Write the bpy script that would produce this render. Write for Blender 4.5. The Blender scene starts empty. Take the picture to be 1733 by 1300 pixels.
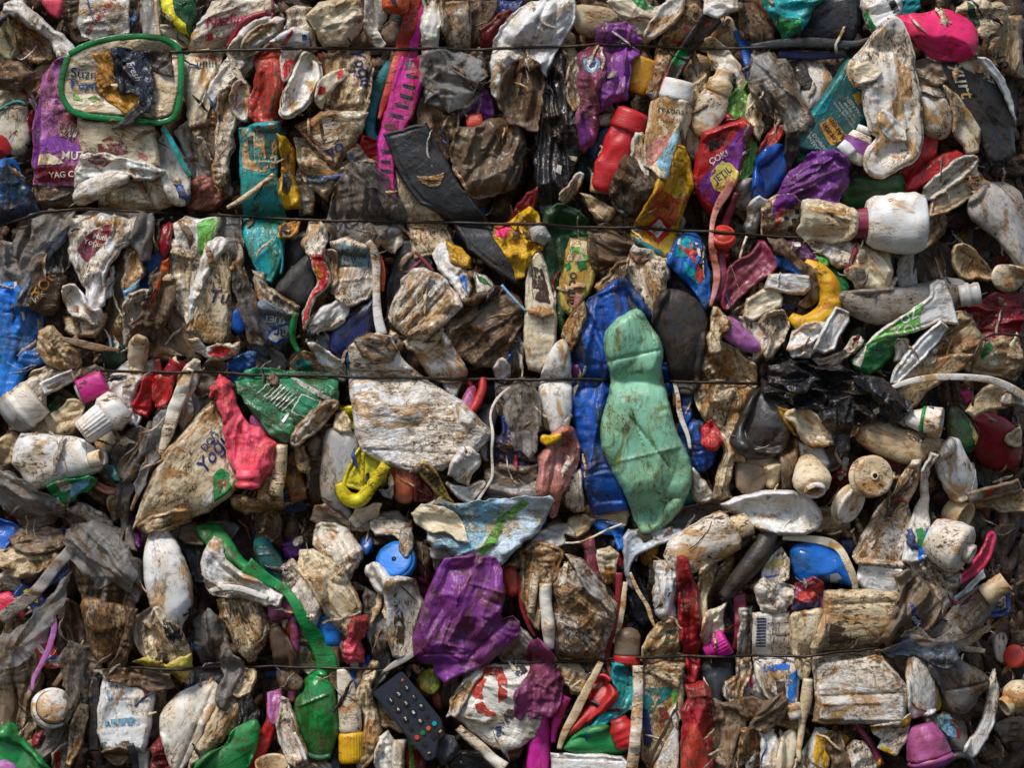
import bpy, math, random
import numpy as np
from mathutils import Vector
from mathutils.geometry import delaunay_2d_cdt
from mathutils.bvhtree import BVHTree

SC = bpy.context.scene
COL = SC.collection
TS = 10.0 / 3.8244            # one survey unit on the bale face, in millimetres
TX = [0, 430, 860, 1283]
TY = [0, 320, 640, 960]
CUR = [0, 0]                  # origin of the survey square being written
ITEMS = []
SP = 2.3                      # mesh spacing, mm

def tile(c, r):
    CUR[0], CUR[1] = TX[c], TY[r]

def mm(x, y):                 # survey square units -> millimetres on the face (y downwards)
    return CUR[0] + x * TS, CUR[1] + y * TS

def pts(s):
    out = []
    for w in s.split():
        a, b = w.split(',')
        out.append(mm(float(a), float(b)))
    return np.array(out)

# ------------------------------------------------------------------ noise
def _h(ix, iy, seed):
    n = (ix.astype(np.int64) * 374761393 + iy.astype(np.int64) * 668265263 + int(seed) * 1442695041) & 0x7fffffff
    n = ((n ^ (n >> 13)) * 1274126177) & 0x7fffffff
    n = (n ^ (n >> 16)) & 0xffffff
    return n / float(0x7fffff) - 1.0

def crump(x, y, seed):
    """piecewise linear lattice noise: flat facets meeting in sharp folds; also returns closeness to a fold"""
    s = (x + y) * 0.36603
    u, v = x + s, y + s
    iu, iv = np.floor(u), np.floor(v)
    fu, fv = u - iu, v - iv
    a = _h(iu, iv, seed); b = _h(iu + 1, iv, seed); c = _h(iu, iv + 1, seed); d = _h(iu + 1, iv + 1, seed)
    up = fu > fv
    val = np.where(up, a * (1 - fu) + b * (fu - fv) + d * fv, a * (1 - fv) + c * (fv - fu) + d * fu)
    mb = np.minimum(np.minimum(np.where(up, 1 - fu, 1 - fv), np.abs(fu - fv)), np.where(up, fv, fu))
    return val, mb

def vn(x, y, seed):
    ix, iy = np.floor(x), np.floor(y)
    fx, fy = x - ix, y - iy
    fx = fx * fx * (3 - 2 * fx); fy = fy * fy * (3 - 2 * fy)
    a = _h(ix, iy, seed); b = _h(ix + 1, iy, seed); c = _h(ix, iy + 1, seed); d = _h(ix + 1, iy + 1, seed)
    return (a * (1 - fx) + b * fx) * (1 - fy) + (c * (1 - fx) + d * fx) * fy

# ------------------------------------------------------------------ materials
COLS = dict(
    w=(.84,.79,.70), w2=(.88,.86,.83), c=(.68,.53,.33), c2=(.85,.73,.52), t=(.38,.285,.20), n=(.20,.145,.095),
    g=(.33,.31,.295), g2=(.52,.50,.475), gb=(.22,.27,.36), s=(.50,.54,.60), k=(.014,.014,.017), k2=(.026,.028,.032),
    kb=(.014,.020,.036), br=(.075,.042,.022), r=(.60,.015,.02), r2=(.70,.06,.035), rd=(.27,.008,.02), m=(.26,.03,.07),
    pk=(.80,.02,.20), pk2=(.80,.30,.36), hp=(.98,.03,.18), cr=(1.0,.10,.17), o=(.80,.13,.01), y=(.85,.50,.01),
    y2=(.84,.76,.01), yo=(.62,.30,.02), gr=(.008,.22,.05), gr2=(.012,.30,.07), gd=(.01,.09,.028), gl=(.16,.52,.07),
    mt=(.27,.60,.40), tl=(.005,.25,.29), tl2=(.005,.40,.45), td=(.004,.13,.15), b=(.004,.10,.52), b2=(.008,.15,.60),
    b3=(.010,.22,.80), bl=(.22,.52,.80), nv=(.012,.028,.15), pu=(.20,.03,.32), pu2=(.30,.07,.42), lv=(.52,.17,.50),
    mv=(.42,.09,.28), sal=(.72,.30,.26), bc=(.52,.13,.06), mag=(.70,.02,.36), gw=(.32,.34,.22), st=(.045,.038,.034),
    k3=(.06,.06,.066), lm=(.42,.60,.03), ye=(.72,.58,.12), pg=(.55,.66,.56), bw=(.58,.70,.80), gb2=(.03,.27,.13),
    pj=(.25,.04,.31))
_mats = {}

def grime_group():
    g = bpy.data.node_groups.new('grime', 'ShaderNodeTree')
    I = g.interface
    for n, t in (('Color', 'NodeSocketColor'), ('Dirt', 'NodeSocketFloat'), ('Gloss', 'NodeSocketFloat'), ('Wrinkle', 'NodeSocketFloat')):
        I.new_socket(n, in_out='INPUT', socket_type=t)
    for n, t in (('Color', 'NodeSocketColor'), ('Roughness', 'NodeSocketFloat'), ('Normal', 'NodeSocketVector')):
        I.new_socket(n, in_out='OUTPUT', socket_type=t)
    N, L = g.nodes, g.links
    gi = N.new('NodeGroupInput'); go = N.new('NodeGroupOutput')
    tc = N.new('ShaderNodeTexCoord'); oi = N.new('ShaderNodeObjectInfo')
    sc = N.new('ShaderNodeVectorMath'); sc.operation = 'SCALE'
    cb = N.new('ShaderNodeCombineXYZ')
    for k in range(3): L.new(oi.outputs['Random'], cb.inputs[k])
    L.new(cb.outputs[0], sc.inputs[0]); sc.inputs['Scale'].default_value = 37.0
    ad = N.new('ShaderNodeVectorMath'); ad.operation = 'ADD'
    L.new(tc.outputs['Object'], ad.inputs[0]); L.new(sc.outputs[0], ad.inputs[1])
    def mapping(s):
        m = N.new('ShaderNodeMapping'); m.inputs['Scale'].default_value = s
        L.new(ad.outputs[0], m.inputs[0]); return m.outputs[0]
    def noise(vec, s, det, rough=.6, dist=0.0):
        n = N.new('ShaderNodeTexNoise'); n.inputs['Scale'].default_value = s; n.inputs['Detail'].default_value = det
        n.inputs['Roughness'].default_value = rough; n.inputs['Distortion'].default_value = dist
        L.new(vec, n.inputs['Vector']); return n.outputs['Fac']
    def rng(v, a, b, shift=0.0, hi=1.0):      # ramp whose start moves down as the dirt grows
        m = N.new('ShaderNodeMath'); m.operation = 'MULTIPLY_ADD'; L.new(dd.outputs[0], m.inputs[0])
        m.inputs[1].default_value = shift; L.new(v, m.inputs[2])
        r = N.new('ShaderNodeMapRange'); r.interpolation_type = 'SMOOTHSTEP'
        r.inputs['From Min'].default_value = a; r.inputs['From Max'].default_value = b; r.inputs['To Max'].default_value = hi
        L.new(m.outputs[0], r.inputs['Value']); return r.outputs[0]
    def mix(fac, c1, c2, mode='MIX'):
        m = N.new('ShaderNodeMix'); m.data_type = 'RGBA'; m.blend_type = mode
        L.new(fac, m.inputs['Factor']); L.new(c1, m.inputs['A'])
        if isinstance(c2, tuple): m.inputs['B'].default_value = (*c2, 1)
        else: L.new(c2, m.inputs['B'])
        return m.outputs['Result']
    def mul(a, b):
        m = N.new('ShaderNodeMath'); m.operation = 'MULTIPLY'; L.new(a, m.inputs[0])
        if isinstance(b, float): m.inputs[1].default_value = b
        else: L.new(b, m.inputs[1])
        return m.outputs[0]
    iso = mapping((1, 1, 1)); along = mapping((.42, 1, 1)); across = mapping((1, 1, .3))
    big = noise(iso, 9, 6, .65, 1.2)
    dv = N.new('ShaderNodeMath'); dv.operation = 'MULTIPLY_ADD'; L.new(oi.outputs['Random'], dv.inputs[0]); dv.inputs[1].default_value = 1.35; dv.inputs[2].default_value = .08
    dd = N.new('ShaderNodeMath'); dd.operation = 'MULTIPLY'; L.new(gi.outputs['Dirt'], dd.inputs[0]); L.new(dv.outputs[0], dd.inputs[1])
    st1 = noise(along, 21, 5, .62, 1.4)
    st2 = noise(across, 60, 6, .7, .6)
    fine = noise(mapping((.42, 1, 1)), 150, 5, .70, .8)
    spk = noise(iso, 420, 3, .6, 0)
    c = gi.outputs['Color']
    def vein(vec, sc, w, det=3, dist=1.2):     # thin wandering lines
        n = noise(vec, sc, det, .55, dist)
        m = N.new('ShaderNodeMath'); m.operation = 'SUBTRACT'; L.new(n, m.inputs[0]); m.inputs[1].default_value = .5
        a_ = N.new('ShaderNodeMath'); a_.operation = 'ABSOLUTE'; L.new(m.outputs[0], a_.inputs[0])
        r = N.new('ShaderNodeMapRange'); r.interpolation_type = 'SMOOTHSTEP'; L.new(a_.outputs[0], r.inputs['Value'])
        r.inputs['From Min'].default_value = 0; r.inputs['From Max'].default_value = w; r.inputs['To Min'].default_value = 1; r.inputs['To Max'].default_value = 0
        return r.outputs[0]
    v1 = vein(mapping((.5, 1, 1.2)), 30, .016)
    v2 = vein(mapping((1.2, 1, .45)), 48, .022, 4)
    # film of dust, ochre water stains, brown streaks
    c = mix(rng(big, .44, .66, .20, .70), c, (.87, .68, .45), 'MULTIPLY')
    f1 = rng(st1, .56, .66, .12, .95)
    c = mix(f1, c, (.70, .43, .18), 'MULTIPLY')
    c = mix(mul(rng(st2, .61, .70, .11, .55), rng(big, .48, .62, .16)), c, (.13, .07, .032))
    # dirt rubbed along the folds of the sheet
    at = N.new('ShaderNodeAttribute'); at.attribute_name = 'fold'
    c = mix(mul(mul(at.outputs['Fac'], rng(fine, .45, .58, .12, 1.0)), rng(st1, .40, .60, .22, .9)), c, (.085, .045, .02))
    c = mix(mul(v1, rng(big, .46, .62, .18, .85)), c, (.09, .05, .025))
    c = mix(mul(v2, rng(big, .54, .66, .14, .35)), c, (.10, .055, .028))
    # smeared soil and specks
    soil = mul(rng(fine, .555, .62, .05, .95), rng(big, .53, .64, .16))
    c = mix(soil, c, (.060, .036, .020))
    c = mix(mul(rng(spk, .675, .71, .04, .9), rng(big, .46, .62, .14)), c, (.022, .015, .012))
    L.new(c, go.inputs['Color'])
    r = N.new('ShaderNodeMapRange'); L.new(soil, r.inputs['Value'])
    L.new(gi.outputs['Gloss'], r.inputs['To Min']); r.inputs['To Max'].default_value = .85
    r2 = N.new('ShaderNodeMath'); r2.operation = 'MULTIPLY_ADD'; L.new(big, r2.inputs[0]); r2.inputs[1].default_value = .35
    L.new(r.outputs[0], r2.inputs[2])
    r3 = N.new('ShaderNodeMath'); r3.operation = 'SUBTRACT'; L.new(r2.outputs[0], r3.inputs[0]); r3.inputs[1].default_value = .12; r3.use_clamp = True
    L.new(r3.outputs[0], go.inputs['Roughness'])
    # small wrinkles
    w1 = noise(mapping((.25, 1, 1.2)), 95, 3, .5, 1.5)
    w2 = noise(mapping((.6, 1, 1.1)), 34, 3, .5, 1.6)
    rid = N.new('ShaderNodeMath'); rid.operation = 'PINGPONG'; L.new(w1, rid.inputs[0]); rid.inputs[1].default_value = .5
    sm = N.new('ShaderNodeMath'); sm.operation = 'ADD'; L.new(mul(rid.outputs[0], 1.1), sm.inputs[0]); L.new(w2, sm.inputs[1])
    sm2 = N.new('ShaderNodeMath'); sm2.operation = 'ADD'; L.new(sm.outputs[0], sm2.inputs[0]); vs = N.new('ShaderNodeMath'); vs.operation = 'ADD'; L.new(mul(soil, .16), vs.inputs[0]); vq = N.new('ShaderNodeMath'); vq.operation = 'ADD'; L.new(mul(v1, -.24), vq.inputs[0]); L.new(mul(v2, -.14), vq.inputs[1]); L.new(vq.outputs[0], vs.inputs[1]); L.new(vs.outputs[0], sm2.inputs[1])
    # crumpled facets: cells meeting in sharp little ridges, strongest in patches
    warp = N.new('ShaderNodeVectorMath'); warp.operation = 'MULTIPLY_ADD'
    wn = N.new('ShaderNodeTexNoise'); wn.inputs['Scale'].default_value = 22; wn.inputs['Detail'].default_value = 2
    L.new(iso, wn.inputs['Vector']); L.new(wn.outputs['Color'], warp.inputs[0]); warp.inputs[1].default_value = (.035, .035, .035); L.new(mapping((.5, 1, 1.15)), warp.inputs[2])
    def facets(sc):
        v_ = N.new('ShaderNodeTexVoronoi'); v_.feature = 'F1'; v_.inputs['Scale'].default_value = sc; v_.inputs['Randomness'].default_value = 1
        L.new(warp.outputs[0], v_.inputs['Vector']); return v_.outputs['Distance']
    fa = N.new('ShaderNodeMath'); fa.operation = 'MULTIPLY_ADD'; L.new(facets(62), fa.inputs[0]); fa.inputs[1].default_value = 1.0
    fa.inputs[2].default_value = 0
    fm = mul(fa.outputs[0], rng(big, .38, .64, .0, 1.0))
    sm3 = N.new('ShaderNodeMath'); sm3.operation = 'ADD'; L.new(sm2.outputs[0], sm3.inputs[0]); L.new(fm, sm3.inputs[1])
    bp = N.new('ShaderNodeBump'); bp.inputs['Distance'].default_value = .0036
    L.new(gi.outputs['Wrinkle'], bp.inputs['Strength']); L.new(sm3.outputs[0], bp.inputs['Height'])
    L.new(bp.outputs[0], go.inputs['Normal'])
    return g

GG = grime_group()

def mat(col, dirt=.5, gloss=.38, film=0.0, wr=.5, metal=0.0, worn=0.0):
    if isinstance(col, str): rgb = COLS[col]
    else: rgb = col
    key = (tuple(rgb), round(dirt, 2), gloss, film, wr, metal, round(worn, 2))
    if key in _mats: return _mats[key]
    m = bpy.data.materials.new('dirty_film' if film else 'dirty_plastic'); m.use_nodes = True
    N, L = m.node_tree.nodes, m.node_tree.links
    b = N['Principled BSDF']
    g = N.new('ShaderNodeGroup'); g.node_tree = GG
    g.inputs['Color'].default_value = (*rgb, 1); g.inputs['Dirt'].default_value = dirt
    g.inputs['Gloss'].default_value = gloss; g.inputs['Wrinkle'].default_value = wr
    L.new(g.outputs['Color'], b.inputs['Base Color']); L.new(g.outputs['Roughness'], b.inputs['Roughness'])
    L.new(g.outputs['Normal'], b.inputs['Normal'])
    b.inputs['Metallic'].default_value = metal
    b.inputs['Specular IOR Level'].default_value = .62
    if worn:          # ink rubbed away in flakes
        tc = N.new('ShaderNodeTexCoord'); mp = N.new('ShaderNodeMapping'); mp.inputs['Scale'].default_value = (.6, 1, 1)
        nz = N.new('ShaderNodeTexNoise'); nz.inputs['Scale'].default_value = 70; nz.inputs['Detail'].default_value = 7; nz.inputs['Roughness'].default_value = .72; nz.inputs['Distortion'].default_value = .6
        L.new(tc.outputs['Object'], mp.inputs[0]); L.new(mp.outputs[0], nz.inputs['Vector'])
        rm = N.new('ShaderNodeMapRange'); rm.inputs['From Min'].default_value = .66 - worn * .3; rm.inputs['From Max'].default_value = .69 - worn * .3
        L.new(nz.outputs['Fac'], rm.inputs['Value'])
        tr = N.new('ShaderNodeBsdfTransparent'); mx = N.new('ShaderNodeMixShader'); L.new(rm.outputs[0], mx.inputs[0])
        L.new(b.outputs[0], mx.inputs[1]); L.new(tr.outputs[0], mx.inputs[2]); L.new(mx.outputs[0], N['Material Output'].inputs['Surface'])
    if film:
        t = N.new('ShaderNodeBsdfTranslucent'); L.new(g.outputs['Color'], t.inputs['Color']); L.new(g.outputs['Normal'], t.inputs['Normal'])
        tr = N.new('ShaderNodeBsdfTransparent')
        m1 = N.new('ShaderNodeMixShader'); m1.inputs[0].default_value = .35
        L.new(b.outputs[0], m1.inputs[1]); L.new(t.outputs[0], m1.inputs[2])
        m2 = N.new('ShaderNodeMixShader'); m2.inputs[0].default_value = film
        L.new(m1.outputs[0], m2.inputs[1]); L.new(tr.outputs[0], m2.inputs[2])
        L.new(m2.outputs[0], N['Material Output'].inputs['Surface'])
    _mats[key] = m
    return m

# ------------------------------------------------------------------ relief of what is already stacked
GM, GS = 120, 4.0
GW, GH = int((1733 + 2 * GM) / GS), int((1300 + 2 * GM) / GS)
_gx, _gy = np.meshgrid(np.arange(GW) * GS - GM, np.arange(GH) * GS - GM)
WIRES = [[(285,85),(430,83),(700,79),(860,77),(1100,75),(1300,77),(1480,80)],
         [(-30,382),(20,370),(70,357),(140,352),(250,357),(400,364),(560,371),(700,375),(860,380),(1000,384),(1200,392),(1350,398),(1385,400)],
         [(165,625),(300,630),(430,634),(600,638),(760,641),(900,643),(1100,645),(1300,648),(1400,652)],
         [(215,1131),(380,1133),(560,1131),(700,1131),(880,1124),(1000,1118),(1130,1115),(1260,1111),(1360,1109),(1440,1102),(1520,1095)]]
def wire_bite(x, y):          # the waste bulges between the tight wires and is drawn in under them
    out = 0
    for W in WIRES:
        W = np.array(W, float); yy = np.interp(x, W[:, 0], W[:, 1])
        e = np.clip((x - W[0, 0]) / 60 + 1, 0, 1) * np.clip((W[-1, 0] - x) / 60 + 1, 0, 1)
        out = out + e * (15 * np.exp(-((y - yy) / 13.0) ** 2) + 9 * np.exp(-((y - yy) / 42.0) ** 2))
    return out
def recede(x, y):             # the bale's right flank curves away; the seam between two bales is sunk
    r = -0.0013 * np.clip(x - 1490, 0, None) ** 2
    r = r - wire_bite(x, y) - 34 * np.exp(-((y - (880 - 0.02 * (x - 800))) / 30.0) ** 2)
    return r
H = np.full((GH, GW), -125.0)
def gidx(x, y):
    return np.clip(((y + GM) / GS).astype(int), 0, GH - 1), np.clip(((x + GM) / GS).astype(int), 0, GW - 1)

def smooth_relief(P, pad=24):
    """upper envelope of the relief, sampled at points P (mm)"""
    j0, i0 = gidx(np.array([P[:, 0].min() - pad]), np.array([P[:, 1].min() - pad]))[::-1]
    j1, i1 = gidx(np.array([P[:, 0].max() + pad]), np.array([P[:, 1].max() + pad]))[::-1]
    j0, i0, j1, i1 = j0[0], i0[0], j1[0] + 1, i1[0] + 1
    A = H[i0:i1, j0:j1].copy()
    M = A.copy()
    for k in (1, 1):
        B = M.copy()
        B[1:] = np.maximum(B[1:], M[:-1]); B[:-1] = np.maximum(B[:-1], M[1:])
        M = B.copy()
        M[:, 1:] = np.maximum(M[:, 1:], B[:, :-1]); M[:, :-1] = np.maximum(M[:, :-1], B[:, 1:])
    for k in range(5):
        Q = np.pad(M, 1, mode='edge')
        M = (Q[:-2, 1:-1] + Q[2:, 1:-1] + Q[1:-1, :-2] + Q[1:-1, 2:] + 2 * Q[1:-1, 1:-1]) / 6
    ii, jj = gidx(P[:, 0], P[:, 1])
    def bil(G):
        fx = np.clip((P[:, 0] + GM) / GS - j0 - .5, 0, G.shape[1] - 1.001); fy = np.clip((P[:, 1] + GM) / GS - i0 - .5, 0, G.shape[0] - 1.001)
        x0 = fx.astype(int); y0 = fy.astype(int); ax = fx - x0; ay = fy - y0
        return (G[y0, x0] * (1 - ax) + G[y0, x0 + 1] * ax) * (1 - ay) + (G[y0 + 1, x0] * (1 - ax) + G[y0 + 1, x0 + 1] * ax) * ay
    return bil(M), bil(A)

def splat(x, y, h):
    i, j = gidx(np.asarray(x), np.asarray(y))
    np.maximum.at(H, (i, j), h)

# ------------------------------------------------------------------ objects
def new_mesh(name, V, F, material, parent=None, fold=None, smooth=True, mats=None, mi=None):
    me = bpy.data.meshes.new(name)
    V = np.asarray(V, dtype=np.float32)
    if isinstance(F, np.ndarray) and F.ndim == 2:
        k = F.shape[1]
        me.vertices.add(len(V)); me.vertices.foreach_set('co', V.ravel())
        me.loops.add(F.size); me.loops.foreach_set('vertex_index', F.astype(np.int32).ravel())
        me.polygons.add(len(F)); me.polygons.foreach_set('loop_start', np.arange(0, F.size, k, dtype=np.int32))
        me.update(calc_edges=True); me.validate()
    else:
        me.from_pydata([tuple(v) for v in V], [], F)
    if smooth: me.polygons.foreach_set('use_smooth', [True] * len(me.polygons))
    if fold is not None and len(fold) == len(me.vertices):
        a = me.attributes.new('fold', 'FLOAT', 'POINT'); a.data.foreach_set('value', np.asarray(fold, dtype=np.float32))
    for m in (mats or [material]): me.materials.append(m)
    if mi is not None: me.polygons.foreach_set('material_index', mi)
    me.update()
    o = bpy.data.objects.new(name, me); COL.objects.link(o)
    if parent is not None: o.parent = parent
    return o

def tag(o, label, cat, group=None):
    o['label'] = label; o['category'] = cat
    if group: o['group'] = group

def inside(P, poly):
    x, y = P[:, 0], P[:, 1]; c = np.zeros(len(P), bool); n = len(poly)
    for i in range(n):
        x1, y1 = poly[i]; x2, y2 = poly[(i + 1) % n]
        if y1 == y2: continue
        m = ((y1 > y) != (y2 > y)) & (x < (x2 - x1) * (y - y1) / (y2 - y1) + x1)
        c ^= m
    return c

def edist(P, poly):
    A = poly; B = np.roll(poly, -1, 0); D = B - A; L2 = (D ** 2).sum(1) + 1e-9
    out = np.full(len(P), 1e9)
    for a, d, l in zip(A, D, L2):
        t = np.clip(((P - a) @ d) / l, 0, 1)
        q = P - a - t[:, None] * d
        out = np.minimum(out, (q ** 2).sum(1))
    return np.sqrt(out)

def chaikin(P, n, closed=True, q=.25):
    for _ in range(n):
        A = P; B = np.roll(P, -1, 0)
        if not closed: A, B = P[:-1], P[1:]
        R = np.empty((2 * len(A), 2)); R[0::2] = A * (1 - q) + B * q; R[1::2] = A * q + B * (1 - q)
        P = R if closed else np.vstack([P[:1], R, P[-1:]])
    return P

def resample(P, s, closed=True):
    Q = np.vstack([P, P[:1]]) if closed else P
    d = np.r_[0, np.cumsum(np.hypot(*np.diff(Q, axis=0).T))]
    n = max(4, int(d[-1] / s))
    t = np.linspace(0, d[-1], n + (0 if closed else 1), endpoint=not closed)
    return np.c_[np.interp(t, d, Q[:, 0]), np.interp(t, d, Q[:, 1])]

def triangulate(poly, sp, rs, jit=.22):
    """mesh the inside of an outline with a jittered triangular grid"""
    lo, hi = poly.min(0), poly.max(0)
    nx = int((hi[0] - lo[0]) / sp) + 2; ny = int((hi[1] - lo[1]) / (sp * .866)) + 2
    X, Y = np.meshgrid(np.arange(nx) * sp, np.arange(ny) * sp * .866)
    X = X + (np.arange(ny) % 2)[:, None] * sp * .5
    P = np.c_[X.ravel() + lo[0], Y.ravel() + lo[1]] + rs.uniform(-jit, jit, (nx * ny, 2)) * sp
    P = P[inside(P, poly)]
    if len(P):
        d = edist(P, poly); k = d > sp * .45; P, d = P[k], d[k]
    else: d = np.zeros(0)
    n = len(poly)
    allp = np.vstack([poly, P]) if len(P) else poly
    r = delaunay_2d_cdt([Vector(p) for p in allp.tolist()], [], [list(range(n))], 1, 1e-4)
    V = np.array([tuple(v) for v in r[0]]); F = np.array([f for f in r[2] if len(f) == 3])
    if len(F) == 0: return None
    D = np.zeros(len(V)); D[:] = -1
    orig = r[3]
    for i, o in enumerate(orig):
        D[i] = d[o[0] - n] if (o and o[0] >= n) else 0.0
    return V, F, np.maximum(D, 0)

STY = {  # thickness, rim width, facets + cell, long folds + cell, wrinkle height + cell, corner rounding, limits
    'B': dict(tf=.36, wf=.30, fa=.42, fc=(50, 28), ra=.38, rc=(110, 15), sa=1.7, sc=(30, 8), rnd=1, lim=(6, 17), jag=3.6),
    'P': dict(tf=.38, wf=.35, fa=.34, fc=(38, 24), ra=.26, rc=(60, 13), sa=1.5, sc=(20, 8), rnd=0, lim=(5, 18), jag=2.6),
    'F': dict(tf=.26, wf=.40, fa=.62, fc=(55, 34), ra=.52, rc=(90, 12), sa=1.25, sc=(44, 8), rnd=0, lim=(6, 16), jag=4.0),
    'S': dict(tf=.45, wf=.75, fa=.20, fc=(70, 46), ra=.04, rc=(120, 40), sa=.22, sc=(40, 16), rnd=2, lim=(7, 30), jag=.6),
    'X': dict(tf=.30, wf=.18, fa=.34, fc=(64, 44), ra=.16, rc=(150, 24), sa=.85, sc=(34, 8), rnd=0, lim=(6, 17), jag=1.3),
    'D': dict(tf=.30, wf=.20, fa=.22, fc=(60, 34), ra=.22, rc=(100, 20), sa=.8, sc=(30, 8), rnd=1, lim=(7, 20), jag=1.6),
    'C': dict(tf=.36, wf=.40, fa=.52, fc=(24, 17), ra=.40, rc=(45, 11), sa=1.7, sc=(15, 6), rnd=0, lim=(5, 17), jag=3.2),
}
class _Z(dict):
    def __missing__(self, k): return self[min(6, int(k))]
Z0 = _Z({0: -70, 1: -48, 2: -32, 3: -12, 4: 4, 5: 16, 6: 26})

def relief(it, u, v, d, R, T, seed):
    s = it['sty']; am = it.get('am', 1.0); rn = random.Random(seed)
    wx = vn(u / 45, v / 45, seed + 5) * 11; wy = vn(u / 38, v / 38, seed + 6) * 11
    f, e1 = crump((u + wx) / s['fc'][0], (v + wy) / s['fc'][1], seed)
    # irregular long folds, each a wandering ridge or valley with its own height, width and reach
    span = max(v.max() - v.min(), 8.0); lu = max(u.max() - u.min(), 8.0)
    n = int(min(max(span / s['rc'][1] * rn.uniform(.7, 1.2), 2), 9))
    pinch = rn.uniform(-.9, .9) if it['k'] == 'F' else 0
    r = np.zeros(len(u)); e2 = np.full(len(u), 9.0)
    for j in range(n):
        v0 = v.min() + span * (j + rn.uniform(.05, .95)) / n; vc = (v.min() + v.max()) / 2
        sl = rn.gauss(0, .16) + pinch * (v0 - vc) / lu * 1.3
        wd = rn.uniform(.35, 1.25) * s['rc'][1]; a_ = rn.choice((-1, 1, 1)) * rn.uniform(.35, 1.15)
        wob = vn(u / 42 + j * 7, v * 0 + j, seed + 30 + j) * 6 + vn(u / 16 + j * 3, v * 0 + j, seed + 50 + j) * 1.6
        ds = v - (v0 + sl * u + wob)
        ce = u.min() + lu * rn.uniform(.1, .9); re = lu * rn.uniform(.3, .75)
        env = np.clip(1.25 - np.abs(u - ce) / re, 0, 1)
        side = np.where(ds > 0, wd * rn.uniform(.35, 1.3), wd)     # one flank steeper than the other
        t_ = np.clip(1 - np.abs(ds) / side, 0, 1)
        r += a_ * env * t_ * (.55 + .45 * t_)
        e2 = np.minimum(e2, np.where(env > .15, np.abs(ds) / 9, 9))
    # short wrinkles running across, and finer crumpling, both in patches
    k = np.clip(vn(u / 34, v / 34, seed + 3) * 1.6 + .5, 0, 1.25)
    k2 = np.clip(vn(u / 30, v / 30, seed + 4) * 1.7 + .4, 0, 1.25)
    q, e3 = crump((u + wx * .7) / s['sc'][0], (v + wy * .7) / s['sc'][1], seed + 2)
    q2, e4 = crump((u + wy * .6) / (s['sc'][1] * .85), (v + wx * .6) / (s['sc'][0] * .9), seed + 7)
    q3, e5 = crump(u / 7.5, v / 6.0, seed + 8)
    A = float(np.clip(R * .42, 4.5, 17))
    h = A * s['fa'] * f * 1.7 + A * s['ra'] * r * 1.6 + s['sa'] * (q * k * 1.7 + q2 * k2 * 1.7 + .22 * q3 * (k + k2) * .6)
    fold = np.maximum(np.exp(-e2 * 6), np.maximum(np.exp(-e3 * 9) * k * .8, np.exp(-e4 * 9) * k2 * .8))
    return h * am, fold

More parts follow.
